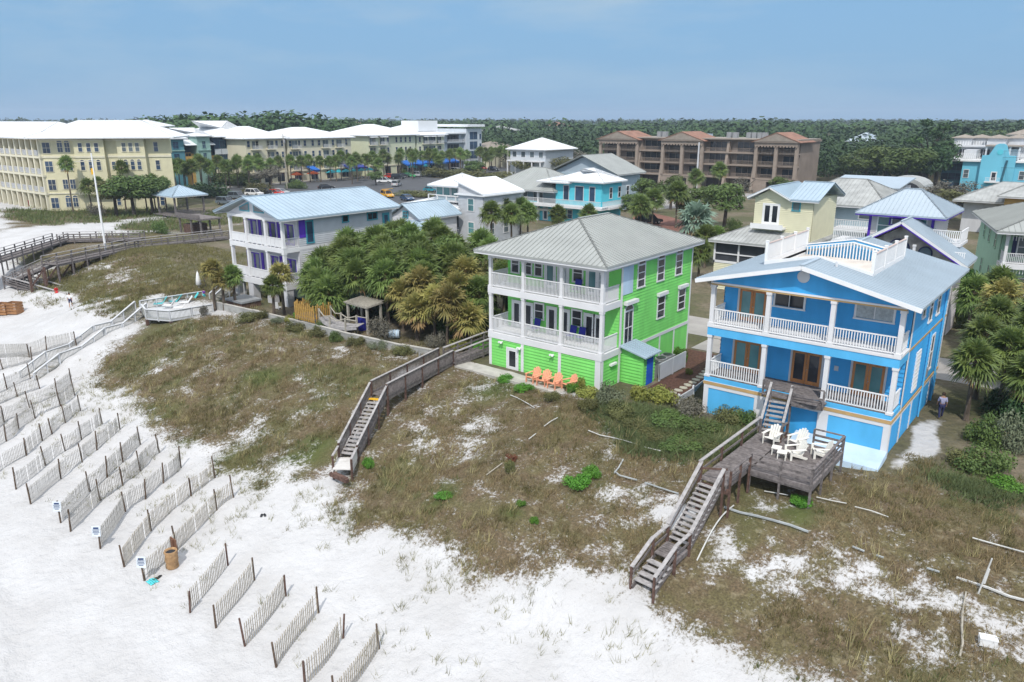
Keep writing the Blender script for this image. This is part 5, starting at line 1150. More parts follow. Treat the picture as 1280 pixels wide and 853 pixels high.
# white tower house
H=thing('house','white and grey house with a glazed upper tower room and white roofs','house',(-83,92,0))
simplewall(H,-81.4,-76.3,88.6,98,-.5,7.7,'greysiding'); simplewall(H,-92.6,-81.4,91.2,98,-.5,5.2,'tealgrey'); simplewall(H,-88.2,-81.4,90.6,96,6.0,8.35,'tealgrey',lap=0)
b=MB(); b.box(-82.,-75.8,88.2,98.4,7.3,7.5); b.prism([(-76.0,88.2,7.7),(-82.,88.2,9.6),(-82.,88.2,9.4),(-76.,88.2,7.5)],(0,10.2,0)); b.build('side_roof',M['roofwhite'],H)
b=MB(); b.prism([(-81.4,88.6,7.7),(-76.3,88.6,7.5),(-81.4,88.6,9.3)],(0,.1,0)); b.build('gable_wall',M['whitehouse'],H)
hip(H,-89.2,-80.6,89.6,97,8.45,10.2,'roofwhite','y',hipl=3.6,sp=.7); hip(H,-94.,-80.9,88.4,98.6,5.15,6.4,'roofwhite','x',hipl=4.8,sp=.7)
for a in (-87.3,-85.7,-84.0,-82.3): window(H,Face('y-',90.6),a,6.75,1.3,1.35,'white','glasst',(1,1))
b=MB(); b.box(-89.,-81.4,89.6,90.6,5.9,6.05)
for x in (-89,-87,-85,-83,-81.5): b.box(x-.08,x+.08,89.6,89.75,6.,6.9)
b.box(-89,-81.4,89.62,89.72,6.85,6.95);b.build('parapet',M['white'],H)
for x in (-92.8,-90.4,-88.0,-85.6,-83.2,-81.6): column(H,x,89.1,0,5.1,.3)
for a in (-91.5,-89.1,-86.7,-84.3): window(H,Face('y-',91.2),a,1.8,1.9,2.4,'white','glassm',(2,1))
b=MB(); b.box(-93,-81.5,88.9,91.2,1.2,1.5); b.build('porch_floor',M['white'],H)
window(H,Face('y-',88.6),-78.8,5.0,1.1,1.8,'white','glasst'); window(H,Face('y-',88.6),-78.8,1.5,1.1,1.7,'white','glasst')
for y in (90.5,94.): window(H,Face('x+',-76.3),y,4.8,1.1,1.7,'white','glassm'); window(H,Face('x+',-76.3),y,1.4,1.1,1.7,'white','glassm')
# cottage with blue roof
H=thing('house','small white cottage with blue metal gable roofs behind the palm thicket','house',(-86,82,0))
L_=atY(489,275,79).x; R_=atY(524,268,79).x
simplewall(H,L_,R_,79,87,-.3,4.6,'whitehouse'); hip(H,L_-.6,R_+.6,78.4,87.6,4.6,6.6,'roofsteel','y',gable=True,sp=.6)
b=MB(); b.prism([(L_,79.02,4.55),(R_,79.02,4.55),((L_+R_)/2,79.02,6.25)],(0,.1,0)); b.build('gable_wall',M['whitehouse'],H); window(H,Face('y-',78.98),(L_+R_)/2+.2,4.6,.9,.8,'tealtrim','glassm',(2,2))
b=MB(); b.prism([(R_-2.6,76.0,3.0),(R_+3.8,76.0,3.0),(R_+3.8,79,4.2),(R_-2.6,79,4.2)],(0,0,.12)); seams(b,(R_-2.6,76,3.12),(R_+3.8,76,3.12),(R_+3.8,79,4.32),(R_-2.6,79,4.32),.5); b.build('porch_roof',M['roofsteel'],H)
for x in (R_-2.4,R_,R_+1.8,R_+3.6): column(H,x,76.3,-.3,3.1,.2)
# turquoise house
H=thing('house','turquoise house with white hip roof, wrap balcony and a grey side wing','house',(-84,122,0))
ye=atX(776.,250,-73.6).y
simplewall(H,-83.7,-73.6,118,ye,3.3,7.8,'turq'); simplewall(H,-83.7,-73.6,118,ye,-.5,3.0,'turq')
hip(H,-84.6,-72.7,117.2,ye+.8,7.85,9.9,'roofwhite','y',hipl=6.,sp=.7); hip(H,-87.5,-80,116.9,124,7.5,8.3,'roofwhite','x',hipl=3,sp=.7)
b=MB(); b.box(-89.8,-72.2,115.6,118,3.0,3.4); b.box(-73.6,-71.9,118,ye,3.0,3.4); b.build('balcony_deck',M['white'],H)
rail(H,(-89.6,115.8,3.4),(-72.4,115.8,3.4),1.1,'white',.25,.06); rail(H,(-72.1,115.9,3.4),(-72.1,ye,3.4),1.1,'white',.25,.06)
for a,w_ in ((-81.3,1.1),(-78.4,1.7),(-75.6,1.1)): window(H,Face('y-',118),a,4.3,w_,2.5,'whitegrey','bluepane' if 0 else 'glassb',(1,1))
for y in (121,124,127): window(H,Face('x+',-73.6),y,4.8,.8,1.8,'white','glassd')
for a in (-88.,-86.,-82.,-80.4,-76.): (door if a in(-88.,-86.) else window)(H,Face('y-',118),a,.1 if a in (-88.,-86.) else .9,1.0,2.3 if a in (-88.,-86.) else 1.5,'white','glassb')
simplewall(H,-99.,-83.8,120.2,130,-.5,5.7,'tealgrey'); simplewall(H,-90,-83.8,118.0,120.2,-.5,2.95,'turq')
hip(H,-100.6,-83.2,116.6,131,5.75,9.5,'roofgrey','x',hipl=7,sp=.6)
b=MB(); b.box(-98.8,-84,117.4,120.2,1.9,2.3); b.build('porch_floor',M['white'],H)
for x in (-98.6,-95,-91.4,-87.6): column(H,x,117.7,-.4,5.7,.35)
for a,c,mm in ((-98.4,-95.2,'turq'),(-94.8,-91.6,'turq'),(-91.2,-87.8,'turq')):
    b=MB(); b.box(a,c,117.6,117.68,2.4,3.5); b.box(a,c,117.55,117.73,3.5,3.6); b.build('railing',M[mm],H)
for a in (-96.9,-93.2,-89.4): window(H,Face('y-',120.2),a,2.6,2.2,2.4,'white','glassm',(2,1))
H=thing('house','grey roofed house peeking over the turquoise one','house',(-88,142,0)); simplewall(H,-100,-84.,140,150,0,7.6,'tealgrey'); hip(H,-101,-83,139,151,7.6,11.3,'roofgrey','y',gable=True,sp=.8); b=MB(); b.prism([(-100,140.05,7.5),(-84,140.05,7.5),(-92,140.05,11)],(0,.1,0)); b.build('gable_wall',M['roofblue'],H)
# yellow cottage
H=thing('house','pale yellow cottage with french door, grey metal roof and dark screened porch','house',(-30,88,0))
simplewall(H,-32.3,-25.9,84,92,5.2,10.3,'cottage'); simplewall(H,-35.4,-26.5,81.2,92,-.4,3.2,'cottage')
hip(H,-33.,-28.2,83.3,92.6,10.25,11.5,'roofsteel','y',gable=True,sp=.45); hip(H,-28.4,-25.2,83.4,92.7,10.3,11.9,'roofsteel','x',gable=True,sp=.45)
b=MB(); b.beam((-33,83.27,10.2),(-30.6,83.27,11.42),.06,.22); b.beam((-30.6,83.27,11.42),(-28.2,83.27,10.2),.06,.22); b.build('bargeboard',M['cleanwhite'],H)
b=MB(); b.prism([(-32.3,83.96,10.2),(-28.7,83.96,10.2),(-30.5,83.96,11.3)],(0,.1,0)); b.build('gable_wall',M['cottage'],H)
hip(H,-36.,-25.4,80.5,92.5,5.6,7.4,'greyrust','x',hipl=4,sp=.45)
door(H,Face('y-',84),-30.4,7.35,1.7,2.2,'cleanwhite','glassd',None,2); b=MB(); b.box(-32.2,-28.6,82.8,84,6.95,7.15); b.box(-32.2,-28.6,82.8,82.9,7.15,7.5); b.build('sill_deck',M['cleanwhite'],H)
window(H,Face('y-',84),-27.7,9.1,.7,.8,'tealtrim','glassm',(1,1))
b=MB(); b.box(-35.3,-26.6,81.25,81.35,3.2,5.45); b.box(-35.3,-35.2,81.4,90,3.2,5.45); b.build('screen',M['screen'],H)
b=MB()
for x in (-35.4,-32.6,-29.6,-26.6): b.box(x-.09,x+.09,81.1,81.28,3.0,5.5)
b.box(-35.4,-26.6,81.12,81.24,4.0,4.12); b.box(-35.5,-26.5,81.1,81.3,3.0,3.25); b.build('porch_frame',M['white'],H)
# grey house
H=thing('house','long grey house with a wide weathered metal hip roof behind the cottage','house',(-28,105,0))
simplewall(H,-32.6,-22.8,100,112,-.3,8.4,'tealgrey'); hip(H,-34.4,-21.8,98.8,113,8.5,11.2,'greyrust','x',hipl=4.5,sp=.5); window(H,Face('y-',100),-29.4,6.9,1.3,1.2,'white'); window(H,Face('y-',100),-24.6,6.9,1.3,1.2,'white','glassm')
b=MB(); b.box(-27.4,-23.,96.5,100,5.6,5.9); b.build('balcony_deck',M['white'],H); rail(H,(-27.3,96.6,5.9),(-23.1,96.6,5.9),1.1,'white',.25,.06)
H=thing('house','white flat roofed house right behind the long grey one','house',(-28.6,117,0)); simplewall(H,-33,-24.2,113,121,-.3,9.6,'whitehouse',lap=0); b=MB(); b.prism([(-33.4,112.5,9.6),(-23.8,112.5,9.6),(-23.8,121.5,10.5),(-33.4,121.5,10.5)],(0,0,.15)); b.build('roof',M['roofblue'],H); window(H,Face('y-',113),-28,7.6,1.3,1.2)
# purple trimmed house
H=thing('house','white house with violet trim, square tower and blue metal roofs behind the blue house','house',(-15,82,0))
simplewall(H,-19.,-13.4,79,86,-.3,10,'pinkwhite',lap=.25); hip(H,-20.1,-12.3,77.9,87.,10.05,12.1,'roofblue','x',hipl=3.2,sp=.38,soff='purple')
b=MB(); f=Face('y-',79); 
for a in (-18.9,-13.5): f.box(b,a-.12,a+.12,5,9.9,.04,.1)
f.box(b,-19,-13.4,9.7,9.95,.04,.09); b.build('violet_trim',M['purple'],H)
for a in (-17.6,-14.6): window(H,f,a,8.1,1.1,1.5,'cleanwhite','glasst'); 
for a in (-16.7,-15.5): window(H,f,a,9.05,.8,.45,'purple','glassm',(1,1))
simplewall(H,-20.,-10.6,75.2,79,-.3,6.4,'pinkwhite',lap=.25)
b=MB(); b.prism([(-19.8,75.15,6.4),(-10.6,75.15,6.4),(-15.2,75.15,9.4)],(0,.2,0)); b.build('gable_wall',M['gableshade'],H,label='gable wall in the front wing, shade put into its brown grey colour')
hip(H,-20.7,-9.6,74.2,79.6,6.5,9.9,'roofblue','y',gable=True,sp=.38)
b=MB(); b.beam((-15.15,74.15,9.72),(-9.6,74.15,6.32),.06,.3); b.beam((-15.15,74.15,9.72),(-20.7,74.15,6.32),.06,.3); b.build('bargeboard',M['cleanwhite'],H); b=MB(); b.beam((-15.15,74.14,9.58),(-9.6,74.14,6.18),.06,.1); b.beam((-15.15,74.14,9.58),(-20.7,74.14,6.18),.06,.1); b.build('violet_edge',M['purple'],H)
for a,z,r in ((-15.3,6.9,.95),(-13.1,6.75,.6)):
    b=MB(); n=10; b.prism([(a+r*math.cos(math.pi*i/n),75.1,z+.4+r*math.sin(math.pi*i/n)) for i in range(n+1)]+[(a-r,75.1,z-.6),(a+r,75.1,z-.6)],(0,.04,0)); w_=b.build('window',M['navy'],H,label='arched window in the brown gable'); b=MB(); r2=r-.12; b.prism([(a+r2*math.cos(math.pi*i/n),75.06,z+.4+r2*math.sin(math.pi*i/n)) for i in range(n+1)]+[(a-r2,75.06,z-.48),(a+r2,75.06,z-.48)],(0,.03,0)); b.build('pane',M['glassm'],w_)
column(H,-13.9,74.5,4,7.9,.22)
b=MB(); b.box(-13.4,-10.9,78.2,82.,7.5,7.75); b.box(-12.,-10.,76.,79.,6.1,6.3); b.build('balcony_deck',M['white'],H)
rail(H,(-13.3,78.3,7.75),(-11.,78.3,7.75),1.15,'cleanwhite',.16,.07); rail(H,(-11.,78.4,7.75),(-11.,81.9,7.75),1.15,'cleanwhite',.16,.07); rail(H,(-11.9,76.1,6.3),(-10.1,76.1,6.3),1.05,'cleanwhite',.16,.07)
b=MB(); b.box(-22.2,-19.2,78.5,82.5,6.8,7.05); b.build('balcony_deck',M['white'],H); rail(H,(-22.1,78.6,7.05),(-19.1,78.6,7.05),1.1,'cleanwhite',.16,.07)
# pale green house at the right
H=thing('house','pale sea green three storey house with white porches at the right edge','house',(-8.2,85.2,0),R(15),None,local=True)
fS=Face('x-',0.)
b=MB(); b.box(0,11,2.2,16,-.3,8.4); siding(b,fS,2.2,16,0,8.4,.2); siding(b,Face('y-',2.2),0,11,-.3,8.4,.2); b.build('wall',M['greenhouse'],H)
b=MB(); b.box(0,11,.1,2.2,-.3,.9); siding(b,Face('y-',.1),0,11,-.3,.9,.2); b.build('base_wall',M['greenhouse'],H)
hip(H,-1.,12,-.9,17,8.5,10.9,'roofgrey','y',hipl=6.4,sp=.5)
b=MB(); b.box(-.1,11.1,-.1,2.2,.95,1.35); b.box(-.1,11.1,-.1,2.2,4.85,5.3); b.box(-.05,11.05,-.05,.2,8.1,8.45); b.build('balcony_deck',M['white'],H)
for x in (.15,3.7,7.3,10.85):
    for z0,z1 in ((1.35,4.85),(5.3,8.1)): column(H,x,.15,z0,z1,.25)
for z in (1.35,5.3): rail(H,(.3,.15,z),(10.8,.15,z),1.05,'white',.15,.05); rail(H,(.12,.3,z),(.12,2.1,z),1.05,'white',.15,.05)
b=MB()
for i in range(22): b.box(.3+.25*i,.36+.25*i,.12,.18,7.55,8.1); b.box(.3+.25*i,.36+.25*i,.12,.18,4.4,4.85)
b.build('porch_frieze',M['white'],H)
for z in (1.4,5.35):
    window(H,Face('y-',2.2),2.,z+.5,1.1,1.7,'white','glassm'); b=MB(); Face('y-',2.2).box(b,.95,1.3,z+.4,z+2.3,.04,.1); Face('y-',2.2).box(b,2.7,3.05,z+.4,z+2.3,.04,.1); b.build('purple_shutter',M['navy'],H)
for y,z in ((5,6.2),(9,6.2),(12.5,6.2),(6.,2.6),(11,2.6)): window(H,fS,y,z,.9,1.5,'greenhouse','glasst')
H=thing('house','house with a broad weathered grey hip roof below the turquoise hotel','house',(-20,150,0)); a=P(1205,243,5.5); simplewall(H,a.x+1.5,a.x+15,a.y-9,a.y+4,-.3,5.4,'whitehouse',lap=0); hip(H,a.x,a.x+17,a.y-11,a.y+5,5.4,8.2,'greyrust','x',hipl=6,sp=.6)
H=thing('house','olive yellow house with pale roof at the right edge under the turquoise hotel','house',(-8,128,0)); a=P(1262,247,6.); simplewall(H,a.x,a.x+10,a.y-6,a.y+6,-.3,6.6,'ochre',lap=0); hip(H,a.x-1,a.x+11,a.y-7,a.y+7,6.7,8.2,'greyrust','x',hipl=3,sp=.6)
# ------------------------------------------------------------------ brown condominium
yc=200.
bl=atY(748.5,200,yc).x; br=atY(996,200,yc).x
U=lambda u:atY(u,205,yc).x
H=thing('apartment_block','brown four storey apartment block with terracotta gables, balconies and arched ground floor','apartment block',((bl+br)/2,yc+8,0))
fl=[0,3.6,6.9,10.1,13.1]
b=MB(); b.box(bl+.2,br-.2,yc+2.6,yc+18,0,13.1); b.box(bl-.1,br+.1,yc+2.0,yc+18.3,12.9,13.4); b.build('wall',M['brownbld'],H)
b=MB(); b.box(bl,br,yc+.4,yc+2.6,3.35,3.65); b.box(bl,br,yc+.6,yc+2.6,6.65,6.95); b.box(bl,br,yc+.6,yc+2.6,9.85,10.15); b.build('floor_slab',M['browntrim'],H)
b=MB(); b.box(bl,br,yc+.8,yc+17.6,13.41,13.7); b.build('roof',M['rooftan'],H)
bays=[(748.8,797),(826,878),(942,996.5)]; rec=[(797,826),(878,906),(912,942)]
for i,(u0,u1) in enumerate(bays):
    a0,a1=U(u0),U(u1); m_=(a0+a1)/2; f=Face('y-',yc)
    for x in (a0+.4,m_,a1-.4): b=MB(); b.box(x-.42,x+.42,yc-.3,yc+.5,3.5,12.2); b.build('column',M['browntrim'],H)
    b=MB(); f.box(b,a0,a1,12.0,12.9,-.6,.5)
    for k in range(14): x=a0+(a1-a0)*(k+.5)/14; f.box(b,x-.18,x+.18,11.7,12.0,.1,.7)
    b.build('beam',M['browntrim'],H)
    b=MB(); f.box(b,a0,m_-1.9,0,3.4,-.4,.2); f.box(b,m_+1.9,a1,0,3.4,-.4,.2); f.box(b,a0,a1,3.35,3.7,-.4,.3); f.box(b,m_-1.9,m_+1.9,2.9,3.34,-.4,.19); b.build('arcade',M['browntrim'],H)
    b=MB(); n=8; b.prism([(m_+1.9*math.cos(math.pi*k/n),yc+.5,1.5+1.45*math.sin(math.pi*k/n)) for k in range(n+1)]+[(m_-1.9,yc+.5,0),(m_+1.9,yc+.5,0)],(0,.1,0)); b.build('arch_shade_panel',M['browndark'],H)  # solid dark panel, archway shade put into its colour
    z0=12.9; r=MB(); r.prism([(a0-.6,yc-.9,z0),(a1+.6,yc-.9,z0),(m_,yc-.9,z0+2.3)],(0,.6,0)); r.build('gable',M['browntrim'],H)
    r=MB(); r.prism([(a0+1.3,yc-.98,z0+.3),(a1-1.3,yc-.98,z0+.3),(m_,yc-.98,z0+1.8)],(0,.09,0)); r.build('gable_panel',M['rooftan'],H)
    hip(H,a0-.7,a1+.7,yc-1.,yc+11,z0+.1,z0+2.5,'roofred','y',gable=True,sp=0,dosoff=False)
    for j in (1,2,3):
        for c in ((a0+m_)/2,(m_+a1)/2):
            window(H,Face('y-',yc+2.6),c,fl[j]+.3,(a1-a0)*.30,2.2,'browntrim','glassd',(2,1))
        if j<4: rail(H,(a0+.8,yc+.3,fl[j]+.05),(a1-.8,yc+.3,fl[j]+.05),1.1,'browntrim',.3,.06)
for i,(u0,u1) in enumerate(rec):
    a0,a1=U(u0),U(u1); f=Face('y-',yc+.7)
    for j in (1,2,3):
        window(H,Face('y-',yc+2.6),(a0+a1)/2,fl[j]+.2,(a1-a0)*.75,2.5,'browntrim','glassd',(3,1)); rail(H,(a0+.2,yc+.8,fl[j]+.05),(a1-.2,yc+.8,fl[j]+.05),1.1,'browntrim',.3,.06)
    for a,s in ((a0,1),(a1,-1)) if i==0 else ((a1,-1),): 
        b=MB(); b.hexa([(a-.35,yc-1.,0),(a+.35,yc-1.,0),(a+.35,yc+2.6,0),(a-.35,yc+2.6,0)],[(a-.35,yc+1.6,13.),(a+.35,yc+1.6,13.),(a+.35,yc+2.6,13.),(a-.35,yc+2.6,13.)]); b.build('buttress',M['browntrim'],H)
    b=MB(); f.box(b,a0+.4,a1-.4,0,3.0,-1.8,-1.7); b.build('arch_shade_panel',M['browndark'],H)  # dark sheet before the back wall, ground floor shade as colour
for k,u in enumerate((805,812,836,893,901,918,925,932,938)):
    x=U(u); b=MB(); b.box(x-.6,x+.6,yc+8,yc+9.4,13.7,15.2); b.build('rooftop_unit',M['acgrey'],H)
b=MB(); b.box(U(828)-2,U(828)+7,yc+11,yc+17,13.7,14.6); b.build('rooftop_hut',M['roofblue'],H)
# ------------------------------------------------------------------ yellow hotel at the left
bpy.context.view_layer.update()
H=thing('hotel','pale yellow four storey hotel with white hip roof and rows of white balconies','hotel',(-177.3,65.5,0),R(-40),None,local=True)
fl=[0,3.75,7.5,11.25,15.]; BL=25.5
b=MB(); b.prism([(0,0,0),(0,BL,0),(-17,BL-14,0),(-17,0,0)],(0,0,14.9)); b.box(-3,1.1,6.9,12.7,3.7,14.6); b.box(-3,1.1,15.2,20.6,3.7,14.6); b.build('wall',M['yellowh'],H)
f=Face('x+',0.); f2=Face('x+',1.1)
for a0,a1,ff in ((0,6.88,f),(12.72,15.18,f),(20.62,BL,f),(6.9,12.7,f2),(15.2,20.6,f2)):
    for q in ((10.9,11.3,0,.16),(14.3,14.6,0,.14)): b=MB(); ff.box(b,a0,a1,*q); b.build('cornice_band',M['creamtrim'],H)
for a0,a1 in ((0,6.8),(20.7,BL)): b=MB(); f.box(b,a0,a1,3.5,3.75,0,.16); b.build('cornice_band',M['creamtrim'],H)
for j in range(4):
    for y in (4.,5.4): window(H,f,y,fl[j]+.8,.95,1.9,'creamtrim','glassb',(2,2),arch=j in (0,3))
    window(H,f,1.4,fl[j]+.6,1.4,2.1,'creamtrim','glassb',(2,2))
    for y in (22.6,): window(H,f,y,fl[j]+.8,.8,1.9,'creamtrim','glassb',(1,2))
    if j<3: window(H,f,13.9,fl[j]+1.,.7,1.5,'creamtrim','glassb',(1,2))
    if j:
        for y in (8.2,9.8,11.3): window(H,f2,y,fl[j]+.9,.75,1.7,'creamtrim','glassb',(1,2),arch=j==2)
        for y in (16.6,17.9,19.2): window(H,f2,y,fl[j]+.9,.75,1.7,'creamtrim','glassm' if j==3 else 'glassb',(1,2),arch=j==2)
b=MB(); f2.box(b,6.6,13.,3.4,3.72,-3.2,.2); b.build('bay_ledge',M['creamtrim'],H)
def wingA(o): o.rotation_euler=(0,0,R(40)); return o
b=MB(); b.box(-58,-.5,2.2,16,0,14.9); wingA(b.build('wall',M['yellowh'],H))
for j in range(4):
    b=MB(); b.box(-58,.4,-.25,2.2,fl[j+1]-.45,fl[j+1]); wingA(b.build('balcony_deck',M['creamtrim'],H))
    for k in range(14):
        x=-.1-3.1*k; b=MB(); b.box(x-.3,x+.3,-.2,.45,fl[j],fl[j+1]-.45); wingA(b.build('column',M['creamtrim'],H))
        wingA(door(H,Face('y-',2.2),x-1.2,fl[j]+.05,1.2,2.5,'creamtrim','glassd'))
        if j: wingA(rail(H,(x-.3,.0,fl[j]),(x-2.8,.0,fl[j]),1.2,'whitegrey',.22,.09))
        if k%2==1: b=MB(); b.box(x-.12,x+.12,.5,2.2,fl[j],fl[j+1]-.45); wingA(b.build('party_wall',M['yellowh'],H))
hip(H,-14,2.4,-1.6,BL+1.4,15.05,18.4,'roofwhite','y',hipl=8,sp=1.3)
wingA(hip(H,-60,.8,-1.4,17,15.0,18.1,'roofwhite','x',hipl=9,sp=1.3))
d_=ray(183,157); k_=205/(d_[0]*fwx+d_[1]*fwy); p_=H.matrix_basis.inverted()@Vector((d_[0]*k_,d_[1]*k_,0)); 
b=MB(); b.box(p_.x-4.5,p_.x+4.5,p_.y-4.5,p_.y+4.5,10,17.); b.build('tower_wall',M['yellowh'],H); hip(H,p_.x-5.8,p_.x+5.8,p_.y-5.8,p_.y+5.8,17.,18.5,'roofwhite','y',hipl=5.4,sp=1.2)
p_=P(38,258,0); p_=H.matrix_basis.inverted()@Vector((p_.x,p_.y,0)); b=MB(); b.lathe((p_.x,p_.y,0),[(.5,0),(.6,.3),(.6,1.2),(.35,1.4)],10); b.build('terrace_seat',M['redcloth'],H)
# ------------------------------------------------------------------ street row of hotels, facades on x=-204
XF=-204.
Yu=lambda u:atX(u,205,XF).y
def row_hotel(label,u0,u1,wallm,depth,eave,ridge,wins,bal,groups=None,name='hotel',floors=4,roofm='roofwhite',xf=XF,hipl=None,shade=False):
    y0,y1=atX(u0,205,xf).y,atX(u1,205,xf).y; t=thing(name,label,'hotel',(xf-depth/2,(y0+y1)/2,0))
    b=MB(); b.box(xf-depth,xf,y0,y1,0,eave); b.build('wall',M[wallm],t)
    hip(t,xf-depth-1.2,xf+1.2,y0-1.2,y1+1.2,eave+.1,ridge,roofm,'y',hipl=hipl or min(depth*.5,(y1-y0)*.45),sp=1.5)
    f=Face('x+',xf); fh=eave/floors
    for j in range(1,floors):
        for q in wins:
            y=y0+(y1-y0)*q; window(t,f,y,fh*j+.9,.9,1.7,'creamtrim','glassb',(1,2),.15)
        for q in bal:
            y=y0+(y1-y0)*q; window(t,f,y,fh*j+.25,2.2,2.3,'creamtrim','glassm',(2,1),.15); b=MB(); b.box(xf,xf+1.3,y-1.7,y+1.7,fh*j,fh*j+.2); bb=b.build('balcony',M['creamtrim'],t)
            rail(bb,(xf+1.25,y-1.65,fh*j+.2),(xf+1.25,y+1.65,fh*j+.2),1.1,'whitegrey',.22,.06)
            if shade and j==floors-1: b=MB(); b.prism([(xf,y-1.8,fh*j+3.2),(xf+1.5,y-1.8,fh*j+2.7),(xf+1.5,y+1.8,fh*j+2.7),(xf,y+1.8,fh*j+3.2)],(0,0,.1)); b.build('balcony_hood',M['roofwhite'],bb)
    n=max(3,int((y1-y0)/5))
    for k in range(n):
        y=y0+(y1-y0)*(k+.5)/n; window(t,f,y,.3,2.6,2.6,'creamtrim','glassd',(2,1),.2,name='shop_window')
    b=MB(); f.box(b,y0,y1,fh-.3,fh+.1,0,.25); b.build('cornice_band',M['creamtrim'],t); b=MB(); f.box(b,y0,y1,eave-.4,eave-.003,0,.2); b.build('cornice_band',M['creamtrim'],t)
    return t,y0,y1
row_hotel('cream stucco hotel with white roof and grey iron balconies, left of the street row',309,358,'cream',22,13.2,16.6,(.07,.28,.55,.78,.93),(.24,.62))
row_hotel('cream stucco hotel with long white roof in the middle of the street row',361,440,'cream',22,13.0,16.2,(.04,.17,.26,.38,.48,.7,.92),(.11,.58,.8))
t,ya,yb2=row_hotel('pale green hotel with white hip roof and small hooded bays, right in the street row',462,520,'palegreenbld',24,13.4,17.,(.12,.40,.58,.68,.78,.88),(.07,.28),shade=True)
t,yc1,yd1=row_hotel('pale green hotel block with a raised white roof box beside the modern block',522,556,'palegreenbld',26,13.2,16.6,(.1,.62),(.3,.5,.8),shade=True)
b=MB(); b.box(-216,-207,yc1+4,yc1+14,14.5,18.2); b.build('roof_box',M['roofwhite'],t)
# modern block
y0,y1=Yu(557),Yu(600); H=thing('apartment_block','white modern block with glazed corner bay and balconies at the end of the street row','apartment block',(-212,(y0+y1)/2,0))
ym=y0+(y1-y0)*.55
b=MB(); b.box(-224,-205.5,y0,ym,0,13.4); b.box(-224,-203,ym,y1,0,15.2); b.build('wall',M['modern'],H)
b=MB(); b.box(-225,-203.2,y0-.5,ym+.3,13.4,13.9); b.box(-225,-201.8,ym-.4,y1+.6,15.9,16.8); b.build('roof',M['roofwhite'],H)
for j in range(4):
    window(H,Face('x+',-205.5),(y0+ym)/2+.5,3.4*j+.4,(ym-y0)*.6,2.4,'modern','glassd',(4,1)); b=MB(); b.box(-205.5,-203.6,y0+1,ym-.2,3.4*j-.05,3.4*j+.15); bb=b.build('balcony',M['modern'],H)
    if j: rail(bb,(-203.7,y0+1.1,3.4*j+.15),(-203.7,ym-.3,3.4*j+.15),1.,'whitegrey',.25,.06)
    window(H,Face('x+',-203),ym+(y1-ym)*.45,3.6*j+.4,(y1-ym)*.5,2.8,'modern','glassb',(2,1))
    window(H,Face('x+',-203),ym+(y1-ym)*.9,3.6*j+.4,(y1-ym)*.12,2.0,'modern','glassb',(1,1))
# teal, ochre and navy hotel
Xt=-214.; Yt=lambda u:atX(u,200,Xt).y
H=thing('hotel','hotel of teal, ochre, sea foam and navy blocks under white roofs behind palms','hotel',(Xt-8,Yt(260),0))
segs=[(211,232,'tealhotel',0,13.4),(232,246,'ochre',-1.4,9.0),(246,262,'seafoam',1.2,14.0),(262,269,'ochre',-1.4,9.0),(269,310,'navyhotel',0,13.6)]
for u0,u1,m,d,h in segs:
    y0,y1=Yt(u0),Yt(u1); b=MB(); b.box(Xt-20,Xt+d,y0,y1,0,h); b.build('wall',M[m],H); f=Face('x+',Xt+d); n=max(1,int((y1-y0)/4.2))
    for j in range(1,4):
        if h<10 and j==3: continue
        for k in range(n):
            y=y0+(y1-y0)*(k+.5)/n; window(H,f,y,3.3*j+.7,1.6 if m!='seafoam' else 1.,1.9,'tealdark' if m=='navyhotel' else m,'glassb' if m!='ochre' else 'glassd',(2,2))
    if m=='ochre':
        b=MB(); f.box(b,y0+.1,y1-.1,6.4,8.3,0,1.2); b.build('balcony',M['ochre'],H); b=MB(); b.prism([(Xt+1.,y0,11.4),(Xt+1.,y1,11.4),(Xt-4,y1,13.2),(Xt-4,y0,13.2)],(0,0,.15)); b.build('hood_roof',M['roofwhite'],H); b=MB(); b.box(Xt-18,Xt-3,y0,y1,9,13.2); b.build('upper_wall',M['navyhotel'],H)
    if m=='navyhotel':
        for k in range(4): y=y0+(y1-y0)*(k+.5)/5.; b=MB(); f.box(b,y-1.,y+1.,8.6,10.2,.1,.35); b.build('shade_panel',M['modern'],H)
        b=MB(); f.box(b,y0,y1,3.2,4.2,0,.5); b.build('terrace_wall',M['creamtrim'],H)
    if m in('tealhotel','seafoam'): b=MB(); f.box(b,y0,y1,9.9,10.2,0,.3); b.build('cornice_band',M['seafoam'],H)
hip(H,Xt-22,Xt+1.,Yt(211)-1,Yt(232)+1,13.5,16,'roofwhite','y',hipl=6,sp=1.4); hip(H,Xt-24,Xt+2.,Yt(244),Yt(264),14.1,16.2,'roofwhite','y',hipl=7,sp=1.4); hip(H,Xt-24,Xt+1.5,Yt(266),Yt(318),13.8,18.2,'roofwhite','y',hipl=13,sp=1.4)
# far roofs between
def farhouse(label,u0,u1,v,yv,h,rh,wallm,roofm,ridge='x',d=14,wins=3,name='house',cat='house',group=None):
    p0=atY(u0,v,yv);p1=atY(u1,v,yv); t=thing(name,label,cat,((p0.x+p1.x)/2,yv+d/2,0),0,group); b=MB(); b.box(p0.x,p1.x,yv,yv+d,0,h); b.build('wall',M[wallm],t); hip(t,p0.x-1.2,p1.x+1.2,yv-1.2,yv+d+1.2,h,h+rh,roofm,ridge,sp=1.2)
    for k in range(wins):
        x=p0.x+(p1.x-p0.x)*(k+.5)/wins; window(t,Face('y-',yv),x,h-2.6,(p1.x-p0.x)/wins*.45,1.7,'white','glassm',(1,1))
    return t
farhouse('tan roofed low building right of the modern white block',585,612,185,238,7.6,2.6,'cream','rooftan','x',16,2)
t=farhouse('white two storey house with a bright white hip roof above the street palms',638,682,190,206,9.2,3.6,'modern','roofwhite','x',16,4)
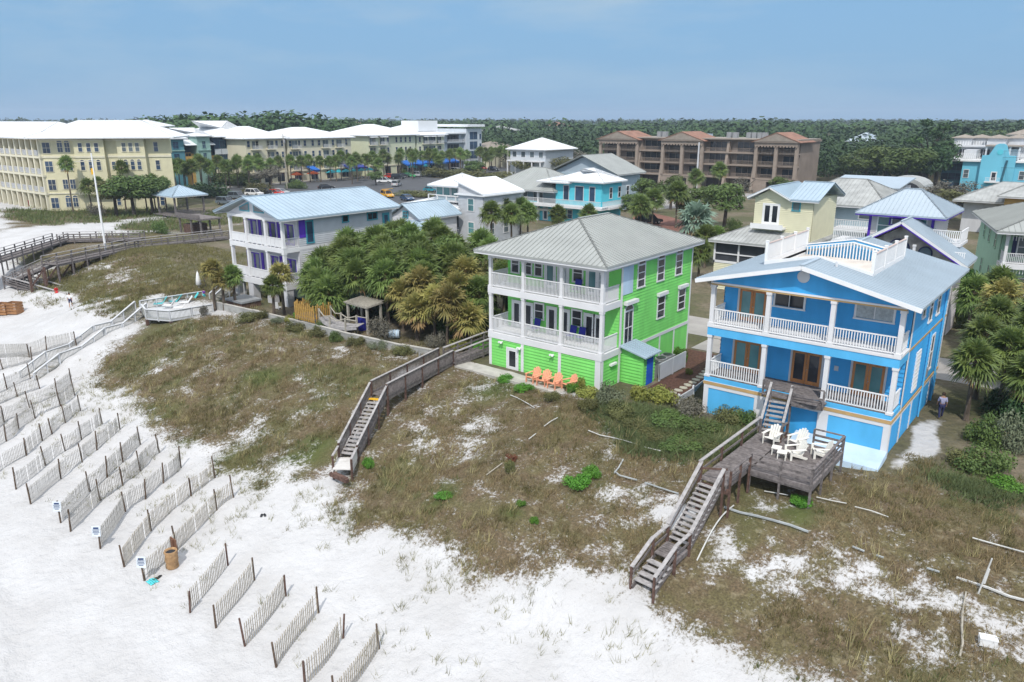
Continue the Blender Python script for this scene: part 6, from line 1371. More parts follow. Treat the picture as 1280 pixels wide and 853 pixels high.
b=MB(); b.box(t.location.x-7,t.location.x+7,203.5,206,5.2,5.5); b.build('balcony_deck',M['white'],t); rail(t,(t.location.x-7,203.7,5.5),(t.location.x+7,203.7,5.5),1.1,'white',.4,.08)
for k in range(5): column(t,t.location.x-6.8+3.4*k,203.8,0,5.2,.35)
farhouse('long grey roofed apartment building far behind the cream hotels',436,470,166,330,12.,4.,'greysiding','greyrust','x',20,5,'apartment_block','apartment block')
farhouse('far grey block among the pines behind the modern building',603,625,163,390,12.,3.,'brownbld','greyrust','x',20,4,'apartment_block','apartment block')
farhouse('far house with a red brown roof showing above the forest',680,697,160,520,14,3.,'cream','roofred','x',16,3)
farhouse('white roofed house in the forest right of the brown apartments',1062,1092,168,300,11.2,3.,'whitehouse','roofblue','x',14,3)
farhouse('far red roofed building above the cream hotel roofs',434,441,160,420,15.5,1.5,'cream','roofred','x',12,2)
# grey shed and lodge between trees
t=thing('barn','small dark barn with a curved grey roof among the trees','barn',(-48,152,0)); a=P(1126,232,4.); b=MB(); n=10
b.prism([(a.x+5*math.cos(math.pi*i/n),a.y,3.4+2.4*math.sin(math.pi*i/n)) for i in range(n+1)]+[(a.x-5.4,a.y,3.2),(a.x+5.4,a.y,3.2)],(0,10,0)); b.build('roof',M['greyrust'],t); b=MB(); b.box(a.x-4.6,a.x+4.6,a.y+.2,a.y+9.6,0,3.3); b.build('wall',M['browndark'],t); b=MB(); b.box(a.x-3,a.x+3,a.y-.03,a.y+.2,0,3.2); b.prism([(a.x+4*math.cos(math.pi*i/n),a.y-.05,3.25+1.7*math.sin(math.pi*i/n)) for i in range(n+1)],(0,.06,0)); b.build('door',M['dark'],t)
# ------------------------------------------------------------------ turquoise terraced hotel on the right
Yq=240.; Q=lambda u:atY(u,220,Yq).x
H=thing('hotel','turquoise hotel with a pointed gable and white roof terraces at the right','hotel',(-20,Yq+10,0))
a0,a1=Q(1201),14.; b=MB(); b.box(a0,a1,Yq,Yq+30,-1,7.8)
g0,g1=Q(1224),Q(1267); gm=Q(1246); n=12; b.box(g0,g1,Yq-1.2,Yq,-1,8.2)
b.prism([(x,Yq-1.2,z) for x,z in ((g0,8.2),(g0+.1,9.5),(g0+1.6,9.6),(gm-1.2,12.2),(gm-.5,12.55),(gm+.5,12.55),(gm+1.2,12.2),(g1-1.6,9.6),(g1-.1,9.5),(g1,8.2))],(0,.6,0)); b.build('wall',M['turqbld'],H)
b=MB(); b.box(Q(1174),a0,Yq+3,Yq+20,-1,7.4); b.build('shade_painted_wing',M['tealdark'],H)  # the shade on this wing is put into its dark teal colour
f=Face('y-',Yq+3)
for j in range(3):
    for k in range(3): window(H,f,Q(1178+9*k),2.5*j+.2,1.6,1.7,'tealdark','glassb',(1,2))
b=MB(); b.box(Q(1172),g0-.02,Yq-.8,Yq+30,7.8,8.25); b.build('cornice',M['cleanwhite'],H); b=MB(); b.box(g1+.02,a1+1,Yq-.8,Yq+30,7.8,8.25); b.build('cornice',M['cleanwhite'],H)
rail(H,(Q(1174),Yq-.6,8.25),(g0-.3,Yq-.6,8.25),1.6,'cleanwhite',.45,.12); rail(H,(g1+.3,Yq-.6,8.25),(a1,Yq-.6,8.25),1.6,'cleanwhite',.45,.12)
b=MB(); b.box(Q(1180),a1,Yq+12,Yq+30,8.3,11.2); b.box(Q(1196),Q(1212),Yq+5,Yq+12,8.3,10.6); b.box(Q(1250),Q(1264),Yq+6,Yq+12,8.3,11.); b.build('upper_floor',M['whitegrey'],H)
b=MB(); b.box(Q(1178),a1,Yq+11,Yq+31,11.2,11.6); b.build('terrace_roof',M['whitegrey'],H); b=MB(); b.box(Q(1222),Q(1268),Yq+4.5,Yq+13,11.62,11.95); b.build('terrace_canopy',M['rooftan'],H)
for u in (1224,1238,1254,1266): b=MB(); b.box(Q(u)-.2,Q(u)+.2,Yq+4.8,Yq+5.2,8.2,11.62); b.build('canopy_post',M['whitegrey'],H)
rail(H,(Q(1180),Yq+11.2,11.6),(Q(1221),Yq+11.2,11.6),1.3,'cleanwhite',.6,.14)
for k in range(5): window(H,Face('y-',Yq+12),Q(1184+9*k),8.5,1.5,2.1,'whitegrey','glassd',(2,1))
for u,q in ((1183,0),(1202,4),(1226,2),(1250,6)): b=MB(); b.box(Q(u)-2.2,Q(u)+2.2,Yq+17+q,Yq+22+q,11.6,13.6); bb=b.build('stair_hut',M['whitegrey'],H); hip(bb,Q(u)-3,Q(u)+3,Yq+16.4+q,Yq+22.6+q,13.6,14.5,'rooftan','x',sp=0,dosoff=False)
f=Face('y-',Yq-1.2); door(H,f,gm-.6,2.9,1.2,2.4,'white','glassd'); b=MB(); b.box(gm-2.4,gm+1.2,Yq-2.6,Yq-1.2,2.6,2.85); bb=b.build('balcony',M['white'],H); rail(bb,(gm-2.3,Yq-2.5,2.85),(gm+1.1,Yq-2.5,2.85),1.1,'white',.3,.07)
b=MB(); b.prism([(gm+.7*math.cos(6.283*i/14),Yq-1.28,10.4+.7*math.sin(6.283*i/14)) for i in range(14)],(0,.06,0)); b.build('round_vent',M['turq'],H)
for u in (1207,1277): window(H,Face('y-',Yq),Q(u),3.6,1.1,2.,'white','glassm',(1,2))
b=MB(); b.tube((Q(1251)+.2,Yq-1.45,1.),(Q(1251)+1,Yq-1.45,8.4),.25); b.build('drain_pipe',M['tealdark'],H)
farhouse('pale house with a flat tan roof right behind the turquoise hotel',1262,1300,175,300,14.,2.,'cream','rooftan','x',14,3)
# ------------------------------------------------------------------ poles and wires
def upole(u,vt,vb,label,xarm=True,m='woodpale',r=.16):
    p=P(u,vb,0); 
    d=ray(u,vt); t_=p.y/d[1]; h=HC+d[2]*t_; t=thing('utility_pole',label,'utility pole',(p.x,p.y,0),0,None,local=True); b=MB(); b.tube((0,0,-.3),(0,0,h),r,r*.7,8); b.build('pole',M[m],t)
    if xarm: b=MB(); b.beam((-1.2,0,h-.7),(1.2,0,h-.7),.12,.14); b.build('crossarm',M[m],t); b=MB(); b.lathe((.45,.0,h-2.4),[(.2,0),(.25,.1),(.25,.8),(.1,.95)],8); b.build('transformer',M['acgrey'],t)
    return Vector((p.x,p.y,h-.6))
w1=upole(635,180,218,'wooden utility pole left of the white roofed house'); w2=upole(670,174,209,'wooden utility pole in front of the white roofed house'); upole(870,178,238,'pale metal pole in front of the brown apartments',False,'whitegrey',.3)
w3=upole(1010,186,223,'utility pole right of the brown apartments'); w4=upole(1022,178,213,'leaning pale utility pole by the junction'); w5=upole(1033,166,197,'far wooden utility pole at the forest edge'); upole(359,168,236,'tall wooden pole in front of the cream hotels')
w6=Vector((Q(1290),232.,11.))
def wire(a,c,lab,sag=.5):
    b=MB(); pts=[a.lerp(c,i/10)-Vector((0,0,sag*4*(i/10)*(1-i/10))) for i in range(11)]; b.path(pts,.035,4); tag(recenter(b.build('power_line',M['dark']),a),lab,'power line')
wire(w1,w2,'power line between the two poles by the white roofed house'); wire(w2,Vector((U(748),198,13.)),'power line running from the pole to the brown apartments')
for q,(dz) in enumerate((0,-1.6,-4.2)): wire(w4+Vector((0,0,dz)),w6+Vector((0,0,dz)),'%s of three power lines crossing before the big trees'%('top','middle','lowest')[q] if 0 else '%s of three power lines crossing in front of the forest'%('topmost','middle one','lowest')[q])
# ------------------------------------------------------------------ forest (one mass far off)
def forest(name,n,sector,rr,hr,seed,cards,csz,label,keep=None,m='pineleaf',base=None):
    r=np.random.RandomState(seed); az=r.uniform(*sector,n); d=np.sqrt(r.uniform(rr[0]**2,rr[1]**2,n)); a=YAW-az
    x=-np.sin(a)*d; y=np.cos(a)*d; 
    if keep is not None: k=keep(x,y); x,y=x[k],y[k]
    n=len(x); h=r.uniform(*hr,n)*(.75+.5*fbm(x,y,60,3)); wd=h*r.uniform(.22,.42,n); rv=r.uniform(0,1,n); gz_=0 if base is None else base(x,y)
    K=n*cards; i=np.repeat(np.arange(n),cards); dd=r.normal(0,1,(K,3)); dd/=np.linalg.norm(dd,axis=1)[:,None]; rad=r.uniform(.55,1.08,K); kind=(r.uniform(0,1,n)<.5)[i]
    c=np.empty((K,3)); lob=r.uniform(-.5,.5,(K,3))*.6
    c[:,0]=x[i]+(dd[:,0]*rad+lob[:,0]*.6)*wd[i]; c[:,1]=y[i]+(dd[:,1]*rad+lob[:,1]*.6)*wd[i]; zz=.60+.40*dd[:,2]*rad; c[:,2]=(h*np.ones(n))[i]*zz+(gz_*np.ones(n))[i]
    nm=dd+np.array([0,0,.5])+r.normal(0,.4,(K,3)); nm/=np.linalg.norm(nm,axis=1)[:,None]; A=np.cross(nm,r.normal(0,1,(K,3))); A/=np.linalg.norm(A,axis=1)[:,None]; B=np.cross(nm,A); s=(csz*r.uniform(.6,1.4,K)*np.clip(h[i]/12,.6,1.6))[:,None]
    V=np.stack([c-A*s-B*s*.2,c+B*s*.6,c+A*s+B*s*.2,c-B*s*.6],1).reshape(-1,3); rn=np.clip(.65*rv[i]+.35*r.uniform(0,1,K),0,1)
    o=mobj(name,fastmesh(name,V,np.arange(K*4).reshape(-1,4),M[m],rn)); tag(o,label,'forest',kind='stuff'); return o
kp=lambda x,y:~((x>-238)&(x<-100)&(y<245))&~((x>-130)&(x<-66)&(y>190)&(y<225))&~((x>-48)&(x<14)&(y>232)&(y<278))
forest('near_wood',2600,(R(-4),R(40)),(250,420),(6.5,14),5,110,.62,'dark green pine and oak wood behind the town',lambda x,y:kp(x,y)&(y>228),'leafdark')
forest('middle_wood',5200,(R(-26),R(40)),(420,900),(8,18.5),6,60,1.0,'pine forest stretching back to the horizon',None,'pineleaf')
forest('far_wood',6500,(R(-40),R(40)),(900,2600),(9,20),7,34,1.9,'hazy forest along the far horizon',None,'pineleaf')
forest('ridge_wood',420,(R(-25),R(-9.5)),(330,420),(12.5,19),8,170,.75,'pine wood on the rise behind the cream hotels',lambda x,y:x<-205,'pineleaf',base=lambda x,y:1.5*np.exp(-((np.arctan2(x,y)*57.3+54)/6)**2))
forest('tall_pines',230,(R(-24),R(38)),(300,900),(12.5,17.5),12,90,.8,'taller pines standing up out of the far forest',lambda x,y:kp(x,y)&(y>228),'pineleaf')
# ------------------------------------------------------------------ palms of the garden thicket
rr=random.Random(5)
spots=[(-62.3,50.5,6.2),(-60.4,48.6,5.6),(-58.4,51.2,6.6),(-59.6,54.5,6.6),(-57.0,47.0,5.0),(-55.4,49.6,6.3),(-56.2,53.6,6.8),(-53.4,47.6,5.2),(-52.4,51.0,6.4),(-54.0,56.2,6.4),(-51.0,54.6,6.2),(-50.0,49.0,5.4),(-61.2,45.8,3.6),(-58.8,45.0,3.0),(-48.8,52.2,5.8),(-48.2,57.0,5.8),(-63.,47.9,4.4),(-57.5,58.5,6.6),(-61.3,57.5,6.4),(-64.2,54,5.0),(-46.8,55.,5.4),(-51.5,59.5,6.0),(-46.,59.5,5.2),(-64,59.5,5.6)]
for i,(x,y,h) in enumerate(spots+[(x+1.5,y-1.1,h*.88) for x,y,h in spots]): palm(x,y,h,2.35+.5*((i*7)%5)/5,'green cabbage palm in the dense thicket beside the white house','g','palms in the dense garden thicket',seed=i)
spy=[(-47.6,46.5,4.6,'y'),(-46.2,44.6,2.7,'y'),(-45.0,45.6,3.4,'y'),(-44.2,47.8,4.4,'y'),(-43.2,45.3,3.8,'y'),(-42.6,48.4,4.0,'g'),(-42.2,51.6,5.0,'g'),(-41.6,46.,2.4,'y'),(-45.6,50.2,5.2,'y'),(-49.4,46.,3.4,'y'),(-43.8,54.6,5.2,'g'),(-41.4,55.,4.6,'g')]
for i,(x,y,h,k) in enumerate(spy): palm(x,y,h,2.3,'yellowing palm with dry fronds in the grove left of the green house' if k=='y' else 'green palm in the grove left of the green house',k,'yellowing grove palms' if k=='y' else 'green grove palms',seed=50+i)
p=P(452,376,2.); palm(p.x,p.y,2.4,1.7,'silvery blue green fan palm in front of the thicket','s',None,z0=-.2)
for i,(u,v,h,cr,lab) in enumerate(((269,388,4.3,1.7,'first tall palm by the white deck, bare trunk leaning left'),(281,389,3.3,1.6,'short yellowish palm second in the row by the hot tub'),(295,388,3.7,1.65,'third palm in the row before the hot tub'),(344,402,3.6,1.6,'palm standing on the red brick patio, nearer one'),(356,398,4.5,1.7,'taller palm behind its neighbour on the brick patio'))):
    p=P(u,v,-.3); palm(p.x,p.y,h,cr,lab,'y' if i in (0,1,4) else 'g','palms before the white house',z0=-.4,seed=90+i)
for i,(x,y,h,w) in enumerate(((-61,49,3.6,6),(-57,50,4.2,7),(-53,50,4.,7),(-49,51,3.6,6),(-55,55,4.6,8),(-46,49,2.8,5),(-60,55,4.2,7),(-43.5,51,2.6,5))): bush(x,y,h,w,'bush' if i%2 else 'bushd','green shrubbery filling the gaps beneath the thicket palms','undergrowth of the palm thicket',z0=0)
for i,(x,y,h,w,k) in enumerate(((-55.5,51.6,8.2,6.5,'oak'),(-50.5,52.6,7.8,6.,'oak'),(-59.5,52.8,8.,6.,'olive'),(-47.,58.,7.4,6.,'oak'),(-44.6,52.6,6.8,5.,'olive'))): tree(x,y,h,w,k,'rounded leafy tree rising among the thicket palms, %s from the white house'%ORDN[[1,2,0,3,4][i]],group='leafy trees of the palm thicket',ch=.8)
for i,(x,y,h,w,k) in enumerate(((-63.5,40.5,.9,2.2,'busho'),(-60.8,40.4,.7,1.8,'bushg'),(-58.,40.6,.9,2.4,'busho'),(-54.8,40.6,.8,2.,'busho'),(-52.3,40.8,1.,1.8,'bush'),(-49.8,40.8,.8,2.2,'busho'),(-47.2,41.,.9,2.,'bushg'),(-44.6,41.3,.9,2.2,'busho'))): bush(x,y,h,w,k,'low dune plant growing against the sea wall, %s from the white deck'%ORDN[i],'plants along the sea wall')
# low growth in the grove
def ub(u,v,h,w,kind,label,group=None,d=None,name='bush'):
    p=G(u,v); return bush(p.x,p.y,h,w,kind,label,group,name=name,d=d)
for i,(u,v,h,w,k,lab) in enumerate(((600,440,1.3,2.2,'bushb','green shrub where the walkway meets the grove'),(575,437,1.2,2.4,'bushy','yellow green shrub under the grove palms'),(545,432,1.5,2.4,'busht','brown dry shrub under the grove palms'),(478,424,2.0,3.2,'busht','tall brown dry brush by the garden canopy'),(378,400,1.1,2.2,'bushb','leafy green shrub below the picket platform'),(405,412,1.0,2.4,'bush','dark leafy shrub behind the sea wall'),(365,404,.9,1.8,'bushy','yellow green shrub by the brick patio'),(310,402,1.0,2.2,'busho','tan grass clump by the sea wall'),(256,395,1.2,1.2,'leaf' if 0 else 'busht','tan grass clump at the white deck corner'),(430,395,1.6,2.6,'bush','green shrub under the curved garden bridge'),(460,395,1.5,2.4,'bushg','grey green shrub under the canopy'))):
    ub(u,v,h,w,k,lab)
# shrubs of the dune and the house fronts
for i,(u,v,h,w,k,lab) in enumerate(((762,505,1.7,2.7,'bushg','grey green dome shrub before the green house corner'),(735,497,.9,2.0,'bushy','yellow green flowering plant left of the grey dome shrub'),(715,490,.8,1.3,'bushb','small leafy plant beside the fourth coral chair'),(727,484,.9,.8,'bushy','pale yellow bloom by the coral chairs'),(800,500,1.2,2.2,'bushy','yellow green spiky shrub below the blue shed door'),(828,502,1.2,2.4,'bushy','yellow green shrub right of the blue shed door'),(775,520,1.1,2.2,'busho','olive shrub below the grey dome shrub'),(790,532,.6,2.4,'busho','dark green low shrub below the yellow shrubs'),(735,512,.8,1.8,'busho','olive plant tuft right of the coral chairs'),(690,500,.6,1.6,'busho','low olive plants in front of the coral chairs'),
 (655,488,.55,1.8,'bushb','low green plants at the patio edge'),(632,476,.6,1.6,'bushb','bright plants by the paving slab'),
 (860,522,1.3,2.8,'busht','grey brown bush at the corner of the blue house'),(840,530,.7,3.4,'bush','low green bush left of the grey brown bush'),(875,545,.75,3.6,'bush','low green mat before the blue panel'),(912,528,1.0,3.0,'busho','olive dome bush under the left blue panel'),(820,548,.5,3.,'busho','olive bush low on the slope before the blue house'),(855,560,.5,3.,'bush','green mound in the grass left of the walkway'),(930,530,1.1,2.2,'bush','green bush by the upper walkway rail'),(890,560,.45,2.6,'busho','olive mound by the walkway rail'),
 (740,596,.75,1.5,'bushb','bright green flowering shrub patch, upper end'),(722,608,.8,1.9,'bushb','bright green flowering shrub patch, lower end'),(460,583,.7,1.1,'bushb','round bright green shrub beside the green house stairs'),(651,632,.4,.7,'bushb','small bright green clump below the flowering shrub'),(668,653,.4,.65,'bushb','lowest small green clump on the dune'),(555,622,.35,1.3,'bushb','loose green clump on the middle dune'),(637,590,.8,.9,'busho','olive tuft under the rust coloured bush'),
 (640,578,.8,.75,'rust','rust red dead bush on the middle dune'),(1000,630,.5,1.5,'bushb','green clump under the deck edge'),
 (1232,590,1.5,3.4,'bush','round green bush at the right dune edge'),(1205,580,1.0,2.6,'busho','olive grass mound beside the sandy path'),(1255,610,.7,2.2,'bushb','bright low plants at the right edge'),(1255,560,2.4,3.0,'bushg','tall speckled shrub under the right hand palms'),(1225,555,2.0,2.6,'bush','leafy shrub beside the walking person'),(1275,540,2.4,3.,'bushd','dark shrub at the right edge under the palms'))):
    if k=='rust':
        p=G(u,v); o=mobj('bush',leaf_mesh('foliage',lobes_round(3,8),700,.07,M['rust'],3)); o.location=(p.x,p.y,p.z+.2); o.scale=(.5,.5,.5); tag(o,lab,'bush')
    else: ub(u,v,h,w,k,lab)
# palms and shrubs right of the blue house
for i,(x,y,h,cr,k) in enumerate(((-5.6,53.6,4.0,2.0,'g'),(-4.2,56.5,4.4,2.1,'g'),(-2.6,54.2,3.6,2.1,'g'),(-5.8,58.5,4.6,2.0,'g'),(-3.4,60.8,4.8,2.1,'g'),(-1.5,58.2,4.4,2.1,'g'),(-5.9,63.6,5.,2.,'g'),(-3.6,66,5.2,2.1,'g'),(-1.2,63.5,4.8,2.,'y'),(-6.2,69.5,5.2,2.2,'y'),(-4.,71.5,5.4,2.2,'y'),(-1.6,69.,5.,2.1,'g'),(.8,60.5,4.2,2.,'y'),(1.2,66,4.6,2.,'y'),(-8.6,73,4.6,2.2,'g'),(-7.2,76.5,5.,2.2,'g'),(.2,55,3.2,1.9,'y'),(2.,51.,3.,2.,'g'))):
    palm(x,y,h,cr,'cabbage palm in the grove right of the blue house, %s from the front'%ORDN[i],k,'palms right of the blue house',seed=130+i)
for i,(x,y,h,w,k,lab) in enumerate(((-3.,57.,1.8,5,'bushd','dark undergrowth below the front right palms'),(-3.,64.5,2.,6,'bushd','dark undergrowth in the middle of the right palm grove'),(-3.,71,2.2,6,'bushd','dark undergrowth at the back of the right palm grove'),(-9.8,84.5,3.2,5,'bushb','bright green bush between the violet and sea green houses'),(-11.,92,4.5,6,'bushb','tall bright green bush behind the violet house'),(-8.5,79,2.4,4,'bush','green bush below the violet house balcony'))):
    bush(x,y,h,w,k,lab)
# ------------------------------------------------------------------ trees between the houses
def tp(u,v,h,w,kind,label,z=0,**k):
    p=P(u,v,z); return tree(p.x,p.y,h,w,kind,label,**k)
for i,(u,v,h,w,k,lab) in enumerate(((1155,236,17.5,15,'pine','tallest pine standing over the forest left of the turquoise hotel'),(1168,238,13,13,'dark','dark oak below the tallest pine'),(1105,233,13.5,20,'dark','broad dark oak in the middle of the big trees'),(1080,236,11.5,17,'oak','green oak at the left of the big trees'),(1130,240,12,17,'oak','green oak right of the broad dark oak'),(1148,238,11,14,'dark','dark tree under the pine'),(1205,205,15.5,16,'pine','pine behind the turquoise hotel terraces'),(1185,200,14.5,16,'dark','dark tree left behind the turquoise hotel'),(1262,200,17.,22,'dark','rounded dark tree behind the right hotel roof'),(1235,203,14.5,18,'oak','green tree behind the right hotel roof'),
 (1190,262,6.5,14,'twig','wide leafless brush below the turquoise hotel'),(1225,268,6,13,'twig','pale leafless brush right of the wide one'),(1170,275,6.2,13,'olive','olive brush tree behind the violet house'),(1205,285,5.6,11,'twig','leafless brush above the violet house roof'),(1150,268,5,9,'twig','small leafless brush by the barn'),
 (810,268,7.6,8.5,'oak','green tree right of the turquoise house'),(795,282,6.,8.,'oak','round green tree before the turquoise house'),(838,262,7.2,7.6,'oak','green tree by the red path'),(858,282,6.6,9,'bushtree' if 0 else 'oak','leafy tree in the middle of the round garden bed'),(905,285,8.,9.5,'oak','largest green tree in the round garden bed'),(925,262,7.2,7,'twig','leafless tree before the brown apartments'),(885,270,6,6,'oak','green tree left in the garden bed'),(975,248,5.5,7,'oak','green tree before the right end of the brown apartments'),(788,245,5.8,7,'oak','tree at the left foot of the brown apartments'),
 (338,240,7.4,11,'twig','wide grey leafless tree in front of the cream hotel'),(146,270,8.,10,'olive','olive tree below the yellow hotel'),(168,270,8.4,12,'oak','broad green tree below the yellow hotel'),(192,269,7.8,10,'oak','green tree at the yellow hotel corner'),(470,232,4.,6,'oak','small tree by the cafe terrace'),(592,226,6.5,9,'oak','round tree before the modern white block'),(720,215,8.5,16,'twig','grey brush before the brown apartments'),(700,222,7.,14,'olive','olive trees behind the turquoise house roof'),(745,222,6.4,12,'olive','olive brush left of the brown apartments'),(655,222,6,12,'olive','olive brush under the white roofed house'))):
    if k in ('pine',): tp(u,v,h,w,k,lab,ch=.62)
    else: tp(u,v,h,w,k,lab,ch=.78)
for i,(u,v,h,w,k,lab) in enumerate(((200,292,2.4,5,'bush','round dark bush beside the boardwalk below the pavilion'),(262,246,4.,22,'bushd','dark hedge left of the parked cars'),(290,232,4.,26,'bush','long green hedge behind the parked cars'),(325,243,3.,14,'busho','olive hedge behind the white car'),(245,228,4.4,20,'bush','green hedge by the playground'),(370,236,2.6,10,'bush','hedge at the car park entrance'),(520,246,1.6,16,'busho','low planting on the car park island'),(560,222,3.4,30,'busho','olive hedge along the road before the modern block'),(610,228,3.8,30,'busho','olive hedge right of the road'),(500,217,2.,12,'bush','planting by the cafe terrace'),(1150,300,3.,7,'bushb','bright green hedge behind the violet house'),(660,262,3.4,5.,'bush','dark bush before the turquoise house left corner'),(122,270,3.,8,'busht','dry brush below the yellow hotel wall'),(880,298,2.2,5,'bushg','low grey green planting in the garden bed'),(920,290,2.4,5,'bush','dark planting at the right of the garden bed'))):
    p=P(u,v,0); bush(p.x,p.y,h,w,k,lab,z0=0,d=w*.45)
p=P(868,295,0); palm(p.x,p.y,2.6,4.2,'large silvery fan palm in the round garden bed','s',None,z0=0)
for i,(u,v,h,cr,k) in enumerate(((845,285,6.2,3.,'g'),(868,258,6.4,2.6,'g'),(897,250,7.,2.8,'g'),(815,285,5.0,2.8,'g'),(800,290,4.4,2.8,'g'),(1042,300,4.4,2.8,'g'),(735,300,4.2,2.2,'g'),(697,297,3.8,2.2,'g'),(640,310,5.,2.4,'g'),(615,312,5.4,2.5,'g'),(660,302,4.6,2.4,'g'),(628,300,5.6,2.4,'g'),(880,335,4.0,2.4,'g'),(872,350,3.4,2.3,'g'),(893,330,3.6,2.2,'g'),(650,298,5.,2.4,'g'))):
    p=P(u,v,0); palm(p.x,p.y,h,cr,'cabbage palm between the houses of the second row, %s by distance list'%ORDN[i] if 0 else 'cabbage palm between the second row houses and the green house roof' if u<760 else 'cabbage palm around the red path and garden bed' if u<900 and v<300 else 'cabbage palm near the yellow cottage and side street',k,'palms of the second row' if u<760 else 'palms by the garden bed' if u<900 and v<300 else 'palms by the cottage',z0=0,seed=170+i)
# street palms
sp=[]
for i in range(40):
    y=104+3.65*i+random.Random(i).uniform(-.9,.9); sp.append((-196.5+random.Random(i+70).uniform(-1.2,1.2),y))
for i,(x,y) in enumerate(sp): palm(x,y,random.Random(i).uniform(5.8,7.6),2.7,'tall street palm before the hotels, %s from the left'%ORDN[i],'g','street palms before the hotels',z0=0,seed=200+i,low=True)
for i,(u,v,h) in enumerate(((222,243,7.),(231,238,6.4),(243,240,6.6),(252,234,7.4),(262,236,6.4),(275,232,6.8),(288,236,6.2),(300,232,7.),(312,236,6.4),(325,232,7.2))):
    p=P(u,v,0); palm(p.x,p.y,h,2.9,'palm clustered by the playground, %s from the yellow hotel'%ORDN[i],'g','playground palms',z0=0,seed=260+i,low=True)
for i,(u,v,h,cr) in enumerate(((92,266,10.,2.4),(116,268,5.6,2.6),(128,267,6.,2.2),(158,264,9.,2.3),(184,266,5.8,2.4),(195,265,6.2,2.5),(209,266,5.8,2.4))):
    p=P(u,v,0); palm(p.x,p.y,h,cr,'palm against the yellow hotel wall, %s from the left'%ORDN[i],'g','palms at the yellow hotel',z0=0,seed=280+i,low=True)
for i in range(22):
    y=150+4.2*i+random.Random(i+500).uniform(-1.4,1.4); palm(-189.5+random.Random(i+570).uniform(-5,2) if i%3 else -181.5,y,random.Random(i+40).uniform(5.6,7.4),2.7,'street palm on the car park side of the road, %s from the left'%ORDN[i],'g','palms along the car park side',z0=0,seed=600+i,low=True)
# moist coastal air
hz_=MB(); hz_.box(-3650,2550,-1550,3650,-12,60); m=bpy.data.materials.new('haze'); m.use_nodes=True; nt=m.node_tree; nt.nodes.clear(); o_=nt.nodes.new('ShaderNodeOutputMaterial'); pv=nt.nodes.new('ShaderNodeVolumePrincipled'); pv.inputs['Color'].default_value=(.72,.84,1,1); pv.inputs['Density'].default_value=.00025; pv.inputs['Anisotropy'].default_value=.2; nt.links.new(pv.outputs[0],o_.inputs['Volume'])
hzo=hz_.build('haze',m); hzo['kind']='stuff'; hzo['label']='pale blue coastal haze thinning the far forest'; hzo['category']='haze'
# ------------------------------------------------------------------ cars
def car_proto(paint,suv):
    r=bpy.data.objects.new('parked_car',None); col.objects.link(r); ORG[r]=(0,0,0)
    L2,W2=2.3,.92; hb,hr=(.95,1.75) if suv else (.86,1.42)
    side=[(-L2,.35),(-L2,.75),(-L2+.1,hb),(L2-.95 if not suv else L2-1.0,hb),(L2-.1,hb-.14),(L2,.6),(L2,.35)]
    b=MB(); b.prism([(x,-W2,z) for x,z in side],(0,2*W2,0)); b.build('body',M[paint],r)
    if suv: rf=[(-L2+.12,hb),(-L2+.35,hr),(.45,hr),(1.15,hb)]
    else: rf=[(-L2+.35,hb),(-1.35,hr),(.25,hr),(1.15,hb)]
    b=MB(); b.hexa([(rf[0][0],-W2+.06,hb),(rf[3][0],-W2+.06,hb),(rf[3][0],W2-.06,hb),(rf[0][0],W2-.06,hb)],[(rf[1][0],-W2+.2,hr-.07),(rf[2][0],-W2+.2,hr-.07),(rf[2][0],W2-.2,hr-.07),(rf[1][0],W2-.2,hr-.07)]); b.build('windows',M['glassd'],r)
    b=MB(); b.box(rf[1][0]-.03,rf[2][0]+.03,-W2+.17,W2-.17,hr-.072,hr); 
    for s in (-1,1):
        for x0_,x1_ in ((rf[0][0],rf[1][0]),(rf[3][0],rf[2][0]),(-.35,-.35)): b.beam((x0_,s*(W2-.06),hb),(x1_,s*(W2-.2),hr-.05),.09,.05)
    b.build('roof',M[paint],r)
    for x in (-1.4,1.42):
        for s in (-1,1):
            b=MB(); b.tube((x,s*(W2-.2),.34),(x,s*(W2+.02),.34),.35,.35,14); w_=b.build('wheel',M['tire'],r); b=MB(); b.tube((x,s*(W2+.0),.34),(x,s*(W2+.03),.34),.2,.2,10); b.build('rim',M['chrome'],w_)
    for s in (-1,1):
        b=MB(); b.box(L2-.06,L2+.012,s*.62-.2,s*.62+.2,.62,.76); b.build('headlight',M['cleanwhite'],r); b=MB(); b.box(-L2-.012,-L2+.05,s*.68-.16,s*.68+.16,.68,.86); b.build('tail_light',M['lampred'],r)
    return r
CP={}
def car(u,v,paint,suv,rot,label,sc=1.,loc=None):
    p=loc or P(u,v,0)
    if (paint,suv) not in CP:
        r=car_proto(paint,suv); CP[paint,suv]=r; r.location=(p[0],p[1],.035); r.rotation_euler=(0,0,rot); r.scale=(sc,)*3; r['label']=label
    else: r=dup(CP[paint,suv],(p[0],p[1],.035),rot,sc,label)
    r['category']='car'; r['group']='parked and passing cars'; return r
